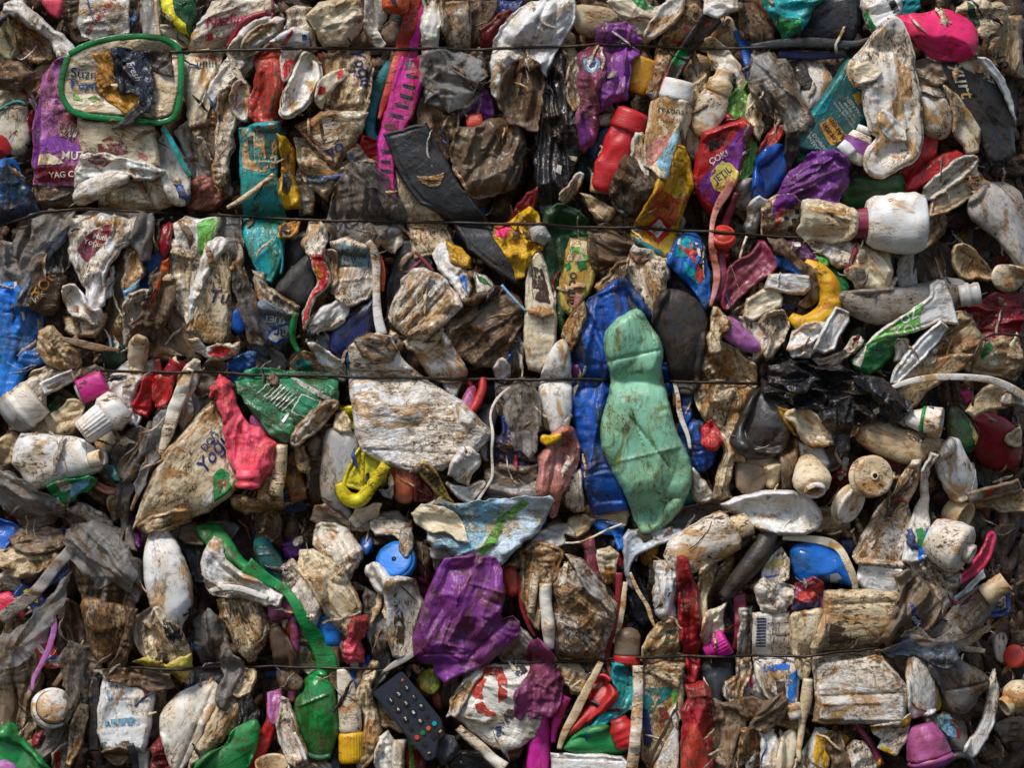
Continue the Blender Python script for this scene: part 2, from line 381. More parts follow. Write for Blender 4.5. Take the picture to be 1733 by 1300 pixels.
def make_sheet(it, parent_name=None):
    rs = np.random.RandomState(it['seed'])
    s = it['sty']
    P0 = it['poly']; ar = ((P0[:, 0] * np.roll(P0[:, 1], -1) - np.roll(P0[:, 0], -1) * P0[:, 1]).sum())
    e0 = np.roll(P0, -1, 0) - np.roll(P0, 1, 0); e0 /= np.linalg.norm(e0, axis=1)[:, None] + 1e-9
    P0 = P0 + np.c_[e0[:, 1], -e0[:, 0]] * (1 if ar > 0 else -1) * it.get('grow', 4.6 if it['k'] in 'BXF' and it['layer'] < 5 else 2.8)
    rd_ = it.get('rnd', s['rnd'])
    if it['k'] == 'B' and 'rnd' not in it and it['seed'] % 5 < 3: rd_ = 0
    poly = chaikin(P0, rd_)
    poly = resample(poly, SP * it.get('sp', 1.0))
    # slightly irregular cut edge
    na = it.get('edge', .9 if it['k'] in 'SX' else 1.6)
    nx = vn(poly[:, 0] / 9, poly[:, 1] / 9, it['seed'] + 8); ny = vn(poly[:, 0] / 9, poly[:, 1] / 9, it['seed'] + 9)
    jg = it.get('jag', s['jag'])
    jx = crump(poly[:, 0] / 24, poly[:, 1] / 24, it['seed'] + 18)[0]; jy = crump(poly[:, 0] / 24, poly[:, 1] / 24, it['seed'] + 19)[0]
    poly = poly + np.c_[nx, ny] * na + np.c_[jx, jy] * jg
    tri = triangulate(poly, SP * it.get('sp', 1.0), rs)
    if tri is None: return None
    V, F, d = tri
    c = poly.mean(0)
    if it.get('ax') is not None: a = math.radians(it['ax'])
    else:
        q = poly - c; w, e = np.linalg.eigh(q.T @ q); a = math.atan2(-e[1, 1], e[0, 1])
    X, Y = V[:, 0] - c[0], -(V[:, 1] - c[1])
    ca, sa = math.cos(a), math.sin(a)
    u = X * ca + Y * sa; v = -X * sa + Y * ca
    R = max(d.max(), 3.0)
    T = it.get('T') or min(max(R * s['tf'] * 1.15, s['lim'][0]), s['lim'][1])
    w = it.get('w') or max(4.0, R * s['wf'])
    t = np.clip(d / w, 0, 1)
    p = np.sqrt(np.clip(1 - (1 - t) ** 2, 0, 1))
    if it['k'] in 'BPXC': p = t ** .62
    if it['k'] in 'BP' and 'T' not in it and it['seed'] % 2: T *= .55
    rel, fold = relief(it, u, v, d, R, T, it['seed'])
    edge_ease = np.clip(d / 4.0, 0, 1) * .75 + .25
    if it['k'] == 'D':
        rw = it.get('rw', 5.0)
        dep = it.get('dep', min(30, R * .55))
        t2 = np.clip((d - rw) / max(6.0, R * .55), 0, 1)
        front = T * np.clip(d / 2.5, 0, 1) ** .5 - dep * (t2 * t2 * (3 - 2 * t2)) + rel * np.clip((d - rw) / 10, .12, 1)
    elif it['k'] == 'F':
        front = T * .5 * p + rel * (edge_ease * .5 + .5)
    else:
        front = T * p + rel * edge_ease
        if it['k'] in 'BX' and it.get('lip', it['seed'] % 3 != 0):      # welded seam or cut edge standing proud
            lm = np.clip(vn(u / 50, v / 50, it['seed'] + 21) * 2 + .6, 0, 1)
            front += lm * (2.6 * np.exp(-((d - 2.5) / 1.6) ** 2) - 3.2 * np.exp(-((d - 7.5) / 2.6) ** 2))
            fold = np.maximum(fold, lm * np.exp(-((d - 7.0) / 2.0) ** 2))
    for (x0, y0, x1, y1, amp, wd) in it.get('cr', ()):       # single sharp folds of this piece
        A = np.array([x0, y0]); D = np.array([x1 - x0, y1 - y0]); L = (D ** 2).sum() ** .5
        tt = ((V - A) @ D) / L ** 2; dist = np.abs(((V[:, 0] - A[0]) * D[1] - (V[:, 1] - A[1]) * D[0]) / L)
        ends = np.clip(1 - np.maximum(np.abs(tt - .5) - .45, 0) * 8, 0, 1)
        g = np.exp(-dist / wd) * ends
        front += amp * g * np.clip(d / 5, .15, 1); fold = np.maximum(fold, g * .9)
    thin = it['k'] in ('F', 'D') or (it['k'] in 'BXP' and it.get('thin', it['seed'] % 4 != 0))
    if thin and it['k'] != 'D':                       # cut edges curl up off the pile or tuck under
        cu_ = vn(u / 30 + 5, v / 30 + 5, it['seed'] + 23) * 1.5 + .25
        front += np.clip(cu_, -.5, 1) * it.get('curl', 8.0 if it['k'] != 'X' else 5.0) * np.exp(-d / 8.0)
    sl = it.get('tilt') or (rs.normal(0, .15), rs.normal(0, .14))
    cl = np.clip(60.0 / max(np.abs(X).max(), np.abs(Y).max(), 1), .25, 1)
    zed = Z0[it['layer']] + it.get('dz', 0) + rs.uniform(-8, 8) * (0 if 'dz' in it else 1)
    plane = zed + cl * (X * sl[0] + Y * sl[1]) + recede(V[:, 0], V[:, 1])
    Hs, Hr = smooth_relief(V)
    sq = it.get('sink', .0)
    base = np.maximum(plane, Hs - 3.0 - sq)
    # soften where it rides over its neighbours
    front = base + front
    front = np.maximum(front, Hr + 1.2)
    if thin: back = front - it.get('th', 1.5)
    else: back = np.minimum(base - T * .35 * p, front - 1.5)
    bd = d <= 0
    splat(V[:, 0], V[:, 1], front)
    hb = float(np.median(base))
    n = len(V)
    if thin:
        Bi = np.arange(n) + n
        V3 = np.vstack([np.c_[u, -(front - hb), v], np.c_[u, -(back - hb), v]]) * .001
        Fb = Bi[F[:, ::-1]]
        nb = len(poly)
        # side walls around the outline
        idx = np.where(bd)[0]
        order = idx[np.argsort(idx)]
        E = set()
        cnt = {}
        for f in F.tolist():
            for i in range(3):
                e = (f[i], f[(i + 1) % 3]); cnt[e] = 1
        side = []
        for (i, j) in cnt:
            if (j, i) not in cnt: side += [(j, i, i + n), (j, i + n, j + n)]
        Fs = np.vstack([F, Fb, np.array(side)])
        fo = np.r_[fold, fold]
        nfront = len(F)
    else:
        mapb = np.arange(n); ins = np.where(~bd)[0]; mapb[ins] = n + np.arange(len(ins))
        V3 = np.vstack([np.c_[u, -(front - hb), v], np.c_[u, -(back - hb), v][ins]]) * .001
        # the outline vertices lie at mid thickness
        Fs = np.vstack([F, mapb[F[:, ::-1]]]); fo = np.r_[fold, fold[ins]]
        nfront = len(F)
    # orientation: front faces look towards -Y
    a0, b0, c0 = V3[F[0, 0]], V3[F[0, 1]], V3[F[0, 2]]
    if np.cross(b0 - a0, c0 - a0)[1] > 0: Fs = Fs[:, ::-1].copy()
    m = it['mat']
    parts = it.get('parts') or []
    root = None
    loc = Vector((c[0] - 866.5, -hb, 650 - c[1])) * .001
    if parts or it.get('rim'):
        root = bpy.data.objects.new(it['name'], None); COL.objects.link(root); root.empty_display_size = .02
        body = new_mesh(it.get('bn', 'body'), V3, Fs, m, root, fo)
    else:
        root = body = new_mesh(it['name'], V3, Fs, m, None, fo)
    root.location = loc; root.rotation_euler = (0, -a, 0)
    tag(root, it['label'], it['cat'], it.get('group'))
    if not (parts or it.get('rim')): return root
    bvh = BVHTree.FromPolygons([tuple(x) for x in V3.tolist()], [tuple(f) for f in Fs[:nfront].tolist()])
    def loc2(Pm):
        X, Y = Pm[:, 0] - c[0], -(Pm[:, 1] - c[1])
        return X * ca + Y * sa, -X * sa + Y * ca
    def surf(uu, vv):
        out = np.full(len(uu), np.nan)
        for i, (x, y) in enumerate(zip(uu.tolist(), vv.tolist())):
            h = bvh.ray_cast(Vector((x * .001, -.4, y * .001)), Vector((0, 1, 0)))
            if h[0] is not None: out[i] = h[0].y
        return out
    for pt in parts:
        if pt[0] == 'patch':
            _, pname, pp, pm, off = pt
            pp = resample(pp, 2.2)
            if len(pp) > 30: pp = pp + np.c_[crump(pp[:, 0] / 7, pp[:, 1] / 7, 5)[0], crump(pp[:, 0] / 7, pp[:, 1] / 7, 6)[0]] * 1.3
            tr = triangulate(pp, 2.2, rs, .1)
            if tr is None: continue
            PV, PF, _ = tr
            uu, vv = loc2(PV); yy = surf(uu, vv)
            ok = ~np.isnan(yy); PF = PF[ok[PF].all(1)]
            if len(PF) == 0: continue
            yy = np.where(ok, yy, 0)
            W = np.c_[uu * .001, yy - off * .001, vv * .001]
            q = np.cross(W[PF[0, 1]] - W[PF[0, 0]], W[PF[0, 2]] - W[PF[0, 0]])
            if q[1] > 0: PF = PF[:, ::-1].copy()
            used = np.unique(PF); re = np.zeros(len(W), int); re[used] = np.arange(len(used))
            o = new_mesh(pname, W[used], re[PF], pm, root)
        elif pt[0] == 'text':
            _, txt, cx, cy, size, ang, pm, shear, bold, sx = pt
            cu = bpy.data.curves.new('lettering', 'FONT'); cu.body = txt; cu.size = size * TS * 1.38 * .001
            cu.align_x = 'CENTER'; cu.align_y = 'CENTER'; cu.shear = shear; cu.offset = bold * .001; cu.resolution_u = 3
            to = bpy.data.objects.new('lettering', cu)
            me = bpy.data.meshes.new_from_object(to)
            import bmesh
            bm = bmesh.new(); bm.from_mesh(me); bmesh.ops.triangulate(bm, faces=bm.faces[:])
            for _ in range(3):
                le = [e for e in bm.edges if e.calc_length() > .005]
                if not le: break
                bmesh.ops.subdivide_edges(bm, edges=le, cuts=1); bmesh.ops.triangulate(bm, faces=bm.faces[:])
            th = math.radians(ang); ct, sn = math.cos(th), math.sin(th)
            TV = np.array([tuple(vv.co) for vv in bm.verts]); TF = [[vv.index for vv in f.verts] for f in bm.faces]
            bm.free(); bpy.data.objects.remove(to); bpy.data.curves.remove(cu); bpy.data.meshes.remove(me)
            if len(TF) == 0: continue
            TF = np.array(TF); tx, ty = TV[:, 0] * 1000 * sx, TV[:, 1] * 1000
            px = cx + tx * ct - ty * sn; py = cy - (tx * sn + ty * ct)
            uu, vv = loc2(np.c_[px, py]); yy = surf(uu, vv)
            ok = ~np.isnan(yy); TF = TF[ok[TF].all(1)]
            if len(TF) == 0: continue
            W = np.c_[uu * .001, np.where(ok, yy, 0) - .0016, vv * .001]
            used = np.unique(TF); re = np.zeros(len(W), int); re[used] = np.arange(len(used))
            new_mesh('lettering', W[used], re[TF], pm, root, smooth=False)
    if it.get('rim'):
        rr, rc = it['rim']
        nb = len(poly)
        pr = np.array([[*p] for p in poly])
        uu, vv = loc2(pr)
        hh = front[:nb] if len(front) >= nb else None
        C = np.c_[uu, -(hh - hb), vv] * .001
        for _ in range(2): C = (np.roll(C, 1, 0) + C * 2 + np.roll(C, -1, 0)) / 4
        VV, FF = sweep(C, rr * .001, closed=True)
        new_mesh('rim', VV, FF, rc, root)
        splat(poly[:, 0], poly[:, 1], hh + rr)
    return root

def sweep(C, r, closed=False, ns=8, flat=None, cap=True):
    """tube (or flat strap) along a 3-D path C (metres)"""
    n = len(C); r = np.broadcast_to(np.asarray(r, float), (n,))
    Tn = (np.roll(C, -1, 0) - np.roll(C, 1, 0)) if closed else np.gradient(C, axis=0)
    Tn /= np.linalg.norm(Tn, axis=1)[:, None] + 1e-12
    yv = np.array([0, -1.0, 0]); S = np.cross(Tn, yv); S /= np.linalg.norm(S, axis=1)[:, None] + 1e-9
    U = np.cross(S, Tn)
    th = np.arange(ns) * 2 * math.pi / ns
    cs, sn = np.cos(th), np.sin(th)
    if flat is not None:        # superellipse section, width r, thickness flat
        cs = np.sign(cs) * np.abs(cs) ** .5; sn = np.sign(sn) * np.abs(sn) ** .5
        V = C[:, None] + S[:, None] * (cs[None, :, None] * r[:, None, None]) + U[:, None] * (sn[None, :, None] * flat)
    else:
        V = C[:, None] + (S[:, None] * cs[None, :, None] + U[:, None] * sn[None, :, None]) * r[:, None, None]
    V = V.reshape(-1, 3); F = []
    m = n if closed else n - 1
    for i in range(m):
        a, b = i * ns, ((i + 1) % n) * ns
        for k in range(ns):
            k2 = (k + 1) % ns
            F.append((a + k, a + k2, b + k2, b + k))
    if not closed and cap:
        F.append(tuple(range(ns))[::-1]); F.append(tuple((n - 1) * ns + k for k in range(ns)))
    return V, F

def make_strip(it):
    P = chaikin(it['poly'], 2, closed=False) if it.get('rnd', 1) else it['poly']
    P = resample(P, 4.0, closed=False)
    n = len(P); wd = np.interp(np.linspace(0, 1, n), np.linspace(0, 1, len(it['wd'])), it['wd']) * TS * .5
    flat = it.get('flat')
    Hs, Hr = smooth_relief(P)
    off = np.maximum(Hs - 2, Z0[it['layer']] + it.get('dz', 0) + recede(P[:, 0], P[:, 1]))
    k = it.get('stiff', 4)
    for _ in range(k):
        q = np.pad(off, 3, mode='edge'); off2 = sum(q[i:i + n] for i in range(7)) / 7; off = np.maximum(off2, off - 1.5) if it.get('over', 1) else off2
    th = flat if flat else wd
    h = off + th * it.get('up', .9)
    sd = it['seed']
    wob = vn(np.arange(n) / 6.0, np.zeros(n), sd) * it.get('wob', 1.0)
    c = P.mean(0); hb = float(np.median(h))
    C = np.c_[P[:, 0] - c[0] + wob, -(h - hb), -(P[:, 1] - c[1])] * .001
    V, F = sweep(C, wd * .001, ns=it.get('ns', 12), flat=(flat * .001 if flat else None))
    V = np.array(V)
    am = it.get('am', .12 if not flat else .05)
    nz = crump(V[:, 0] * 1000 / 22, V[:, 2] * 1000 / 16, sd)[0]
    V[:, 1] += nz * am * np.mean(wd) * .001
    if it.get('corr'):          # corrugated hose
        pass
    o = new_mesh(it['name'], V, F, it['mat'])
    o.location = Vector((c[0] - 866.5, -hb, 650 - c[1])) * .001
    tag(o, it['label'], it['cat'], it.get('group'))
    for sg in (-1, 0, 1):
        T_ = np.gradient(P, axis=0); T_ /= np.linalg.norm(T_, axis=1)[:, None] + 1e-9
        Q = P + np.c_[-T_[:, 1], T_[:, 0]] * (sg * wd * .8)[:, None]
        splat(Q[:, 0], Q[:, 1], h + (th if sg == 0 else th * .3))
    return o

def make_lathe(it):
    """bottle, cap or cup: sections turned about an axis that may lean towards the viewer, then squashed and dented"""
    (x0, y0), (x1, y1) = it['p']
    dzz = it.get('lean', 0.0)                         # how much nearer the far end stands, mm
    sq = it.get('sq', .75)
    ax = np.array([x1 - x0, -(y1 - y0), dzz]); L = np.linalg.norm(ax)
    segs = it['segs']
    rmax = max(r for s in segs for _, r in s[1]) * TS
    tt = np.linspace(0, 1, 12)
    P = np.c_[x0 + (x1 - x0) * tt, y0 + (y1 - y0) * tt]
    Hs, Hr = smooth_relief(P)
    zed = Z0[it['layer']] + it.get('dz', 0)
    base = max(zed + recede(P[:, 0], P[:, 1]).mean(), np.percentile(Hs, 60) - 4)
    z0 = base + rmax * sq * .45 - min(0, dzz) * .5
    root = bpy.data.objects.new(it['name'], None); COL.objects.link(root); root.empty_display_size = .02
    root.location = Vector((x0 - 866.5, -z0, 650 - y0)) * .001
    tag(root, it['label'], it['cat'], it.get('group'))
    A = np.array([ax[0], -ax[2], ax[1]]) / L          # axis in blender axes
    vw = np.array([0, -1.0, 0])
    S = np.cross(A, vw)
    if np.linalg.norm(S) < .15: S = np.array([1.0, 0, 0]); S = S - A * (S @ A)
    S /= np.linalg.norm(S); U = np.cross(S, A)
    if U @ vw < 0: U = -U
    bend = it.get('bend', 0.0); dent = it.get('dent', .12); sd = it['seed']
    allV = []
    for sg in segs:
        pname, prof, m = sg[0], sg[1], sg[2]; opt = sg[3] if len(sg) > 3 else {}
        ns = opt.get('ns', 40)
        tp = np.array([p[0] for p in prof], float); rp = np.array([p[1] for p in prof], float) * TS
        # add in-between rings along the straight runs
        T_, R_ = [tp[0]], [rp[0]]
        for i in range(len(tp) - 1):
            k = max(1, int(max(abs(tp[i + 1] - tp[i]) * L, abs(rp[i + 1] - rp[i])) / 4.0))
            for j in range(1, k + 1): T_.append(tp[i] + (tp[i + 1] - tp[i]) * j / k); R_.append(rp[i] + (rp[i + 1] - rp[i]) * j / k)
        T_ = np.array(T_); R_ = np.array(R_); nr = len(T_)
        th = np.arange(ns) * 2 * math.pi / ns
        TT, AA = np.meshgrid(T_, th, indexing='ij'); RR = np.repeat(R_[:, None], ns, 1)
        rib = opt.get('rib', 0)
        if rib: RR = RR * (1 + .035 * np.sign(np.sin(AA * rib)))
        ring = opt.get('ring', 0)
        if ring: RR = RR * (1 + opt.get('ra', .05) * np.sin(TT * L / ring * 2 * math.pi))
        dn = opt.get('dent', dent)
        if dn:
            nz = crump(TT * L / 38 + 3, AA * 1.4 * rmax / 30, sd)[0] + .5 * crump(TT * L / 16, AA * rmax / 14, sd + 1)[0]
            RR = RR * (1 + dn * nz * np.abs(np.sin(AA * .5)) ** .3)
        sqq = opt.get('sq', sq)
        cx = bend * np.sin(TT * math.pi) * TS
        V = (A[None, None] * (TT * L)[..., None] + S[None, None] * (RR * np.cos(AA) + cx)[..., None] + U[None, None] * (RR * np.sin(AA) * sqq)[..., None])
        V = V.reshape(-1, 3) * .001
        F = []
        for i in range(nr - 1):
            for k in range(ns):
                k2 = (k + 1) % ns
                F.append((i * ns + k, i * ns + k2, (i + 1) * ns + k2, (i + 1) * ns + k))
        if R_[0] > .5 and not opt.get('open0'): F.append(tuple(range(ns))[::-1])
        if R_[-1] > .5 and not opt.get('open'): F.append(tuple((nr - 1) * ns + k for k in range(ns)))
        o = new_mesh(pname, V, F, m, root)
        if not opt.get('soft', 1): pass
        allV.append(V)
    V = np.vstack(allV) * 1000
    keep = V[:, 1] < 0
    V = V[keep]
    splat(V[:, 0] + x0, y0 - V[:, 2], z0 - V[:, 1])
    return root

# ------------------------------------------------------------------ item recorders
_n = [0]
def _rec(d):
    _n[0] += 1; d['seed'] = d.get('seed', _n[0] * 17 + 3); ITEMS.append(d); return d

def I(name, cat, label, k, layer, poly, col='w', dirt=.5, **o):
    """crushed piece with the outline poly; k picks how the sheet folds"""
    P = pts(poly)
    if k == 'F': dirt *= .6
    gloss = o.pop('gloss', {'S': .40, 'F': .24, 'C': .28, 'P': .24}.get(k, .27))
    film = o.pop('film', .07 if k == 'F' and col in ('g', 'g2', 't', 'gb', 'n') else 0.0)
    if film: film = round(film * 1.6, 3)
    wr = o.pop('wr', {'S': .22, 'B': .5, 'X': .45, 'F': .6, 'P': .7, 'C': .8, 'D': .4}[k])
    parts = []
    for pt in o.pop('parts', ()):
        if pt[0] == 'p':      # ('p', part name, outline, colour[, dirt])
            parts.append(('patch', pt[1], pts(pt[2]), mat(pt[3], pt[4] if len(pt) > 4 else dirt * .8, .35, 0, wr, 0, (.22 + .35 * (pt[4] if len(pt) > 4 else dirt)) if pt[1] not in ('slot', 'bar', 'barcode', 'label_frame', 'label_box') else 0), .9 + .25 * (len(parts) % 3)))
        else:                 # ('t', words, x, y, size, angle, colour[, shear, bold, stretch])
            x, y = mm(pt[2], pt[3]); e = list(pt[7:]) + [0, 0, 1][len(pt) - 7:]
            parts.append(('text', pt[1], x, y, pt[4], pt[5], mat(pt[6], .35, .4, 0, .2, 0, .22), e[0], e[1], e[2]))
    if 'cr' in o: o['cr'] = [(*mm(a, b), *mm(c, d), am, w) for a, b, c, d, am, w in o['cr']]
    if o.get('rim'): r = o['rim']; o['rim'] = (r[0], mat(r[1], r[2] if len(r) > 2 else dirt, .35, 0, .2))
    return _rec(dict(o, t='sheet', name=name, cat=cat, label=label, k=k, layer=layer, poly=P, sty=STY[k],
                     mat=mat(col, dirt, gloss, film, wr), parts=parts))

def S(name, cat, label, layer, path, wd, col='w', dirt=.5, **o):
    """strap, hose or rolled strip along a path"""
    P = pts(path)
    if isinstance(wd, (int, float)): wd = [wd]
    m = mat(col, dirt, o.pop('gloss', .4), 0, o.pop('wr', .3), o.pop('metal', 0))
    return _rec(dict(o, t='strip', name=name, cat=cat, label=label, layer=layer, poly=P, wd=list(wd), mat=m))

def L(name, cat, label, layer, a, b, segs, **o):
    """turned piece from point a to point b; segs = (part, ((t, radius), ...), colour, dirt[, options])"""
    sg = []
    for s in segs:
        sg.append((s[0], s[1], mat(s[2], s[3] * .7, .38, 0, .22 if not (len(s) > 4 and 'wr' in s[4]) else s[4]['wr']), s[4] if len(s) > 4 else {}))
    return _rec(dict(o, t='lathe', name=name, cat=cat, label=label, layer=layer, p=(mm(*a), mm(*b)), segs=sg))

def build_all():
    for it in sorted(ITEMS, key=lambda i: i['layer']):
        if it['t'] == 'sheet': make_sheet(it)
        elif it['t'] == 'strip': make_strip(it)
        elif it['t'] == 'lathe': make_lathe(it)
        else: it['fn'](it)

# ================================================================== what fills the bale behind the pieces one can tell apart
def packed(it):
    rs = np.random.RandomState(11)
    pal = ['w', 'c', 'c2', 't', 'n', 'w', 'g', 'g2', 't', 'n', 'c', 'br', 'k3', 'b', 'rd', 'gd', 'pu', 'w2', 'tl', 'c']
    mats = [mat(tuple(x * .5 for x in COLS[c]), 1.0, .4, 0, .6) for c in pal]  # muddy scrap, colours darkened further to paint shade into the gaps
    VV, FF, MI, FO = [], [], [], []; off = 0
    for layer in range(3):
        for gy in range(-60, 1380, 44):
            for gx in range(-60, 1820, 40):
                cx, cy = gx + rs.uniform(-20, 20), gy + rs.uniform(-22, 22)
                if cx > 1540 and 330 < cy < 900 and rs.rand() < .45 + .25 * layer or layer and abs(cy - 880) < 28 and rs.rand() < .8: continue
                Lh, Wh = rs.uniform(34, 84), rs.uniform(9, 23)
                a = math.radians(90 + rs.normal(0, 38))
                k = 9; th = np.arange(k) * 2 * math.pi / k + rs.uniform(0, .5)
                rr = rs.uniform(.72, 1.1, k)
                x = np.cos(th) * Lh * rr; y = np.sin(th) * Wh * rr
                poly = np.c_[cx + x * math.cos(a) - y * math.sin(a), cy + x * math.sin(a) + y * math.cos(a)]
                poly = resample(chaikin(poly, 1), 6.5)
                tri = triangulate(poly, 6.5, rs)
                if tri is None: continue
                V, F, d = tri
                sd = int(rs.randint(1 << 20))
                ca, sa = math.cos(-a), math.sin(-a)
                X, Y = V[:, 0] - cx, V[:, 1] - cy
                u, v = X * ca - Y * sa, X * sa + Y * ca
                f, e = crump(u / 34, v / 16, sd); q, e2 = crump(u / 60, v / 9, sd + 1)
                p = np.sqrt(np.clip(1 - (1 - np.clip(d / max(d.max() * .8, 4), 0, 1)) ** 2, 0, 1))
                z = [-118, -96, -76][layer] + rs.uniform(-9, 9) + X * rs.normal(0, .2) + Y * rs.normal(0, .2) + recede(V[:, 0], V[:, 1])
                ii, jj = gidx(V[:, 0], V[:, 1])
                z = np.maximum(z, np.minimum(H[ii, jj] - 14, z + 14))
                h = z + p * 13 + f * 5 * p + q * 3.5 * p
                splat(V[:, 0], V[:, 1], h)
                VV.append(np.c_[V[:, 0] - 866.5, -h, 650 - V[:, 1]] * .001)
                VV.append(np.c_[V[:, 0] - 866.5, -(z - 4 * p), 650 - V[:, 1]] * .001)
                n = len(V); m = F[:, ::-1]
                w0 = VV[-2]; t = np.cross(w0[F[0, 1]] - w0[F[0, 0]], w0[F[0, 2]] - w0[F[0, 0]])
                Ff = F if t[1] < 0 else m; Fb = (m if t[1] < 0 else F) + n
                FF += [Ff + off, Fb + off]; off += 2 * n
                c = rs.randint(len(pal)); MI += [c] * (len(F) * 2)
                FO += list(np.exp(-e * 14)) * 2
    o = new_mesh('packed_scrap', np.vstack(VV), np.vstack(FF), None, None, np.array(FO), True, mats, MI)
    o['kind'] = 'stuff'; o['label'] = 'compressed plastic scrap packed in the dark behind the larger pieces'
    # the bale's dark core, closing the view through
    n = 24; X, Z = np.meshgrid(np.linspace(-1.25, 1.25, 2 * n), np.linspace(-.95, .95, n))
    Y = .15 + .03 * vn(X * 6 + 9, Z * 6 + 5, 3) + .0013 * np.clip((X * 1000 + 866.5) - 1490, 0, None) ** 2 * .001
    V = np.c_[X.ravel(), Y.ravel(), Z.ravel()]
    Vb = V + np.array([0, .9, 0]); V = np.vstack([V, Vb]); w = 2 * n
    F = []
    for i in range(n - 1):
        for j in range(w - 1):
            a = i * w + j; F.append((a, a + 1, a + w + 1, a + w)); b = a + n * w; F.append((b, b + w, b + w + 1, b + 1))
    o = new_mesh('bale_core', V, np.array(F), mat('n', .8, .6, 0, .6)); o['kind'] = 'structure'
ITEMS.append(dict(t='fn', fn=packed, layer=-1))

def shreds(it):
    """torn shreds, strands and flakes of film caught in the low places between the pieces"""
    rs = np.random.RandomState(5)
    pal = ['g2', 'w2', 'c2', 'c', 't', 'g', 'w', 'k', 'n', 'g2', 'k3', 't', 'w2', 'c2', 'g', 'rd', 'b']
    mats = [mat(c, .45, .32, 0, .5) for c in pal]
    VV, FF, MI = [], [], []; off = 0; k = 0
    M = H.copy()
    for _ in range(8):
        Q = np.pad(M, 1, mode='edge'); M = (Q[:-2, 1:-1] + Q[2:, 1:-1] + Q[1:-1, :-2] + Q[1:-1, 2:] + Q[1:-1, 1:-1]) / 5
    low = M - H
    while k < 1100:
        x, y = rs.uniform(-20, 1750), rs.uniform(-20, 1320)
        i, j = gidx(np.array([x]), np.array([y])); 
        if low[i[0], j[0]] < 3.5: continue
        k += 1
        n = rs.randint(9, 16); a = rs.uniform(0, 6.28) if rs.rand() < .4 else math.pi / 2 + rs.normal(0, .5)
        L_ = rs.uniform(22, 75); w = rs.uniform(.5, 3.6) if rs.rand() < .8 else rs.uniform(4, 9)
        t = np.linspace(-.5, .5, n); ca = a + np.cumsum(rs.normal(0, .22, n))
        px = x + np.cumsum(np.cos(ca)) * L_ / n; py = y + np.cumsum(np.sin(ca)) * L_ / n
        ii, jj = gidx(px, py); h = H[ii, jj]; h = np.minimum(h, h.min() + 14) * .6 + .4 * h.max() * .0 + .4 * np.median(h)
        h = h + 2.5 + rs.uniform(0, 5) * np.sin(np.pi * (t + .5) * rs.uniform(.5, 2)) + rs.normal(0, .7, n)
        ww = w * np.clip(1.25 - np.abs(t) * 2 * rs.uniform(.5, 1.2), .12, 1) * rs.uniform(.6, 1.2, n)
        nx, ny = -np.sin(ca), np.cos(ca); cu = rs.uniform(-.6, .6) * w
        rows = []
        for sgn, dz in ((-1, cu), (0, rs.uniform(-1, 1)), (1, -cu)):
            rows.append(np.c_[px + nx * ww * sgn - 866.5, -(h + dz), 650 - (py + ny * ww * sgn)])
        rows = np.array(rows) * .001
        V = np.vstack([rows[0], rows[1], rows[2], rows[2] + [0, .0009, 0], rows[1] + [0, .0009, 0], rows[0] + [0, .0009, 0]])
        F = []
        for r in range(6):
            r2 = (r + 1) % 6
            for q in range(n - 1): F.append((r * n + q, r * n + q + 1, r2 * n + q + 1, r2 * n + q))
        VV.append(V); FF.append(np.array(F) + off); off += len(V); MI += [rs.randint(len(pal))] * len(F)
    o = new_mesh('film_shreds', np.vstack(VV), np.vstack(FF), None, None, None, True, mats, MI)
    o['kind'] = 'stuff'; o['label'] = 'small torn shreds and flakes of plastic film caught between the pieces'
ITEMS.append(dict(t='fn', fn=shreds, layer=5.4))
# ================================================================== upper left
tile(0,0)
I('crushed_bottle','bottle','white folded bottle in the upper left corner with a pale blue sheen','B',3,'0,0 13,0 22,10 30,17 40,24 47,31 45,37 37,35 33,26 26,20 14,11 0,5','w2',.35,T=9)
I('crushed_bottle','bottle','cream shell-like crushed bottle below the folded white one in the corner','D',2,'0,4 10,8 25,18 29,26 33,36 22,38 8,36 6,28 8,22 2,13','c2',.8,tilt=(0,.2))
I('plastic_sheet','wrapper','pale olive wrapper edge lettered 500ml at the left border of the photo','X',2,'-6,8 2,10 7,22 9,31 5,36 0,34 -6,30','gw',.55,parts=[('t','500ml',3,25,4,-62,'k2',0,.1)])
I('screw_cap','cap','orange red cap end poking down from the top edge, left','S',2,'22,-4 38,-4 36,5 34,9 29,6','cr',.2)
I('plastic_film','film','dark brown film fold between orange red cap and red lettered pouch','F',1,'36,-3 50,-3 49,10 52,22 46,24 40,16','n',.6)
I('pouch','pouch','white pouch with a slanted red line of lettering and small grey print','P',3,'51,-3 81,-3 82,19 72,22 60,25 52,21 49,12 50,4','w2',.35,T=12,am=.6,tilt=(-.1,.05),parts=[('t','%50 TAM YAGLI YO',65,8,2.8,52,'r',0,.25),('t','SUT ve SUT URUNLERI\nGIDA SAN. TIC. A.S.\nISTANBUL TURKIYE\nTEL 0212 455 00\nuretim tarihi',73,11,1.6,52,'k3')])
I('plastic_film','film','grey brown film hanging beside the red lettered pouch','F',2,'82,-3 93,-3 90,10 88,20 81,21','t',.7)
I('plastic_film','film','smooth taupe film column right of the grey brown fold at top','F',2,'91,-3 100,-3 101,20 92,22 89,12','g2',.5)
S('plastic_strip','strip','thin cream strip hanging left of the green and yellow packet',3,'99,-2 100,10 102,22',2.2,'c',.6,flat=3)
I('crushed_bottle','bottle','brown stained bulge tucked left of the green and yellow packet','B',2,'101,0 106,8 111,16 108,20 102,18','t',.6)
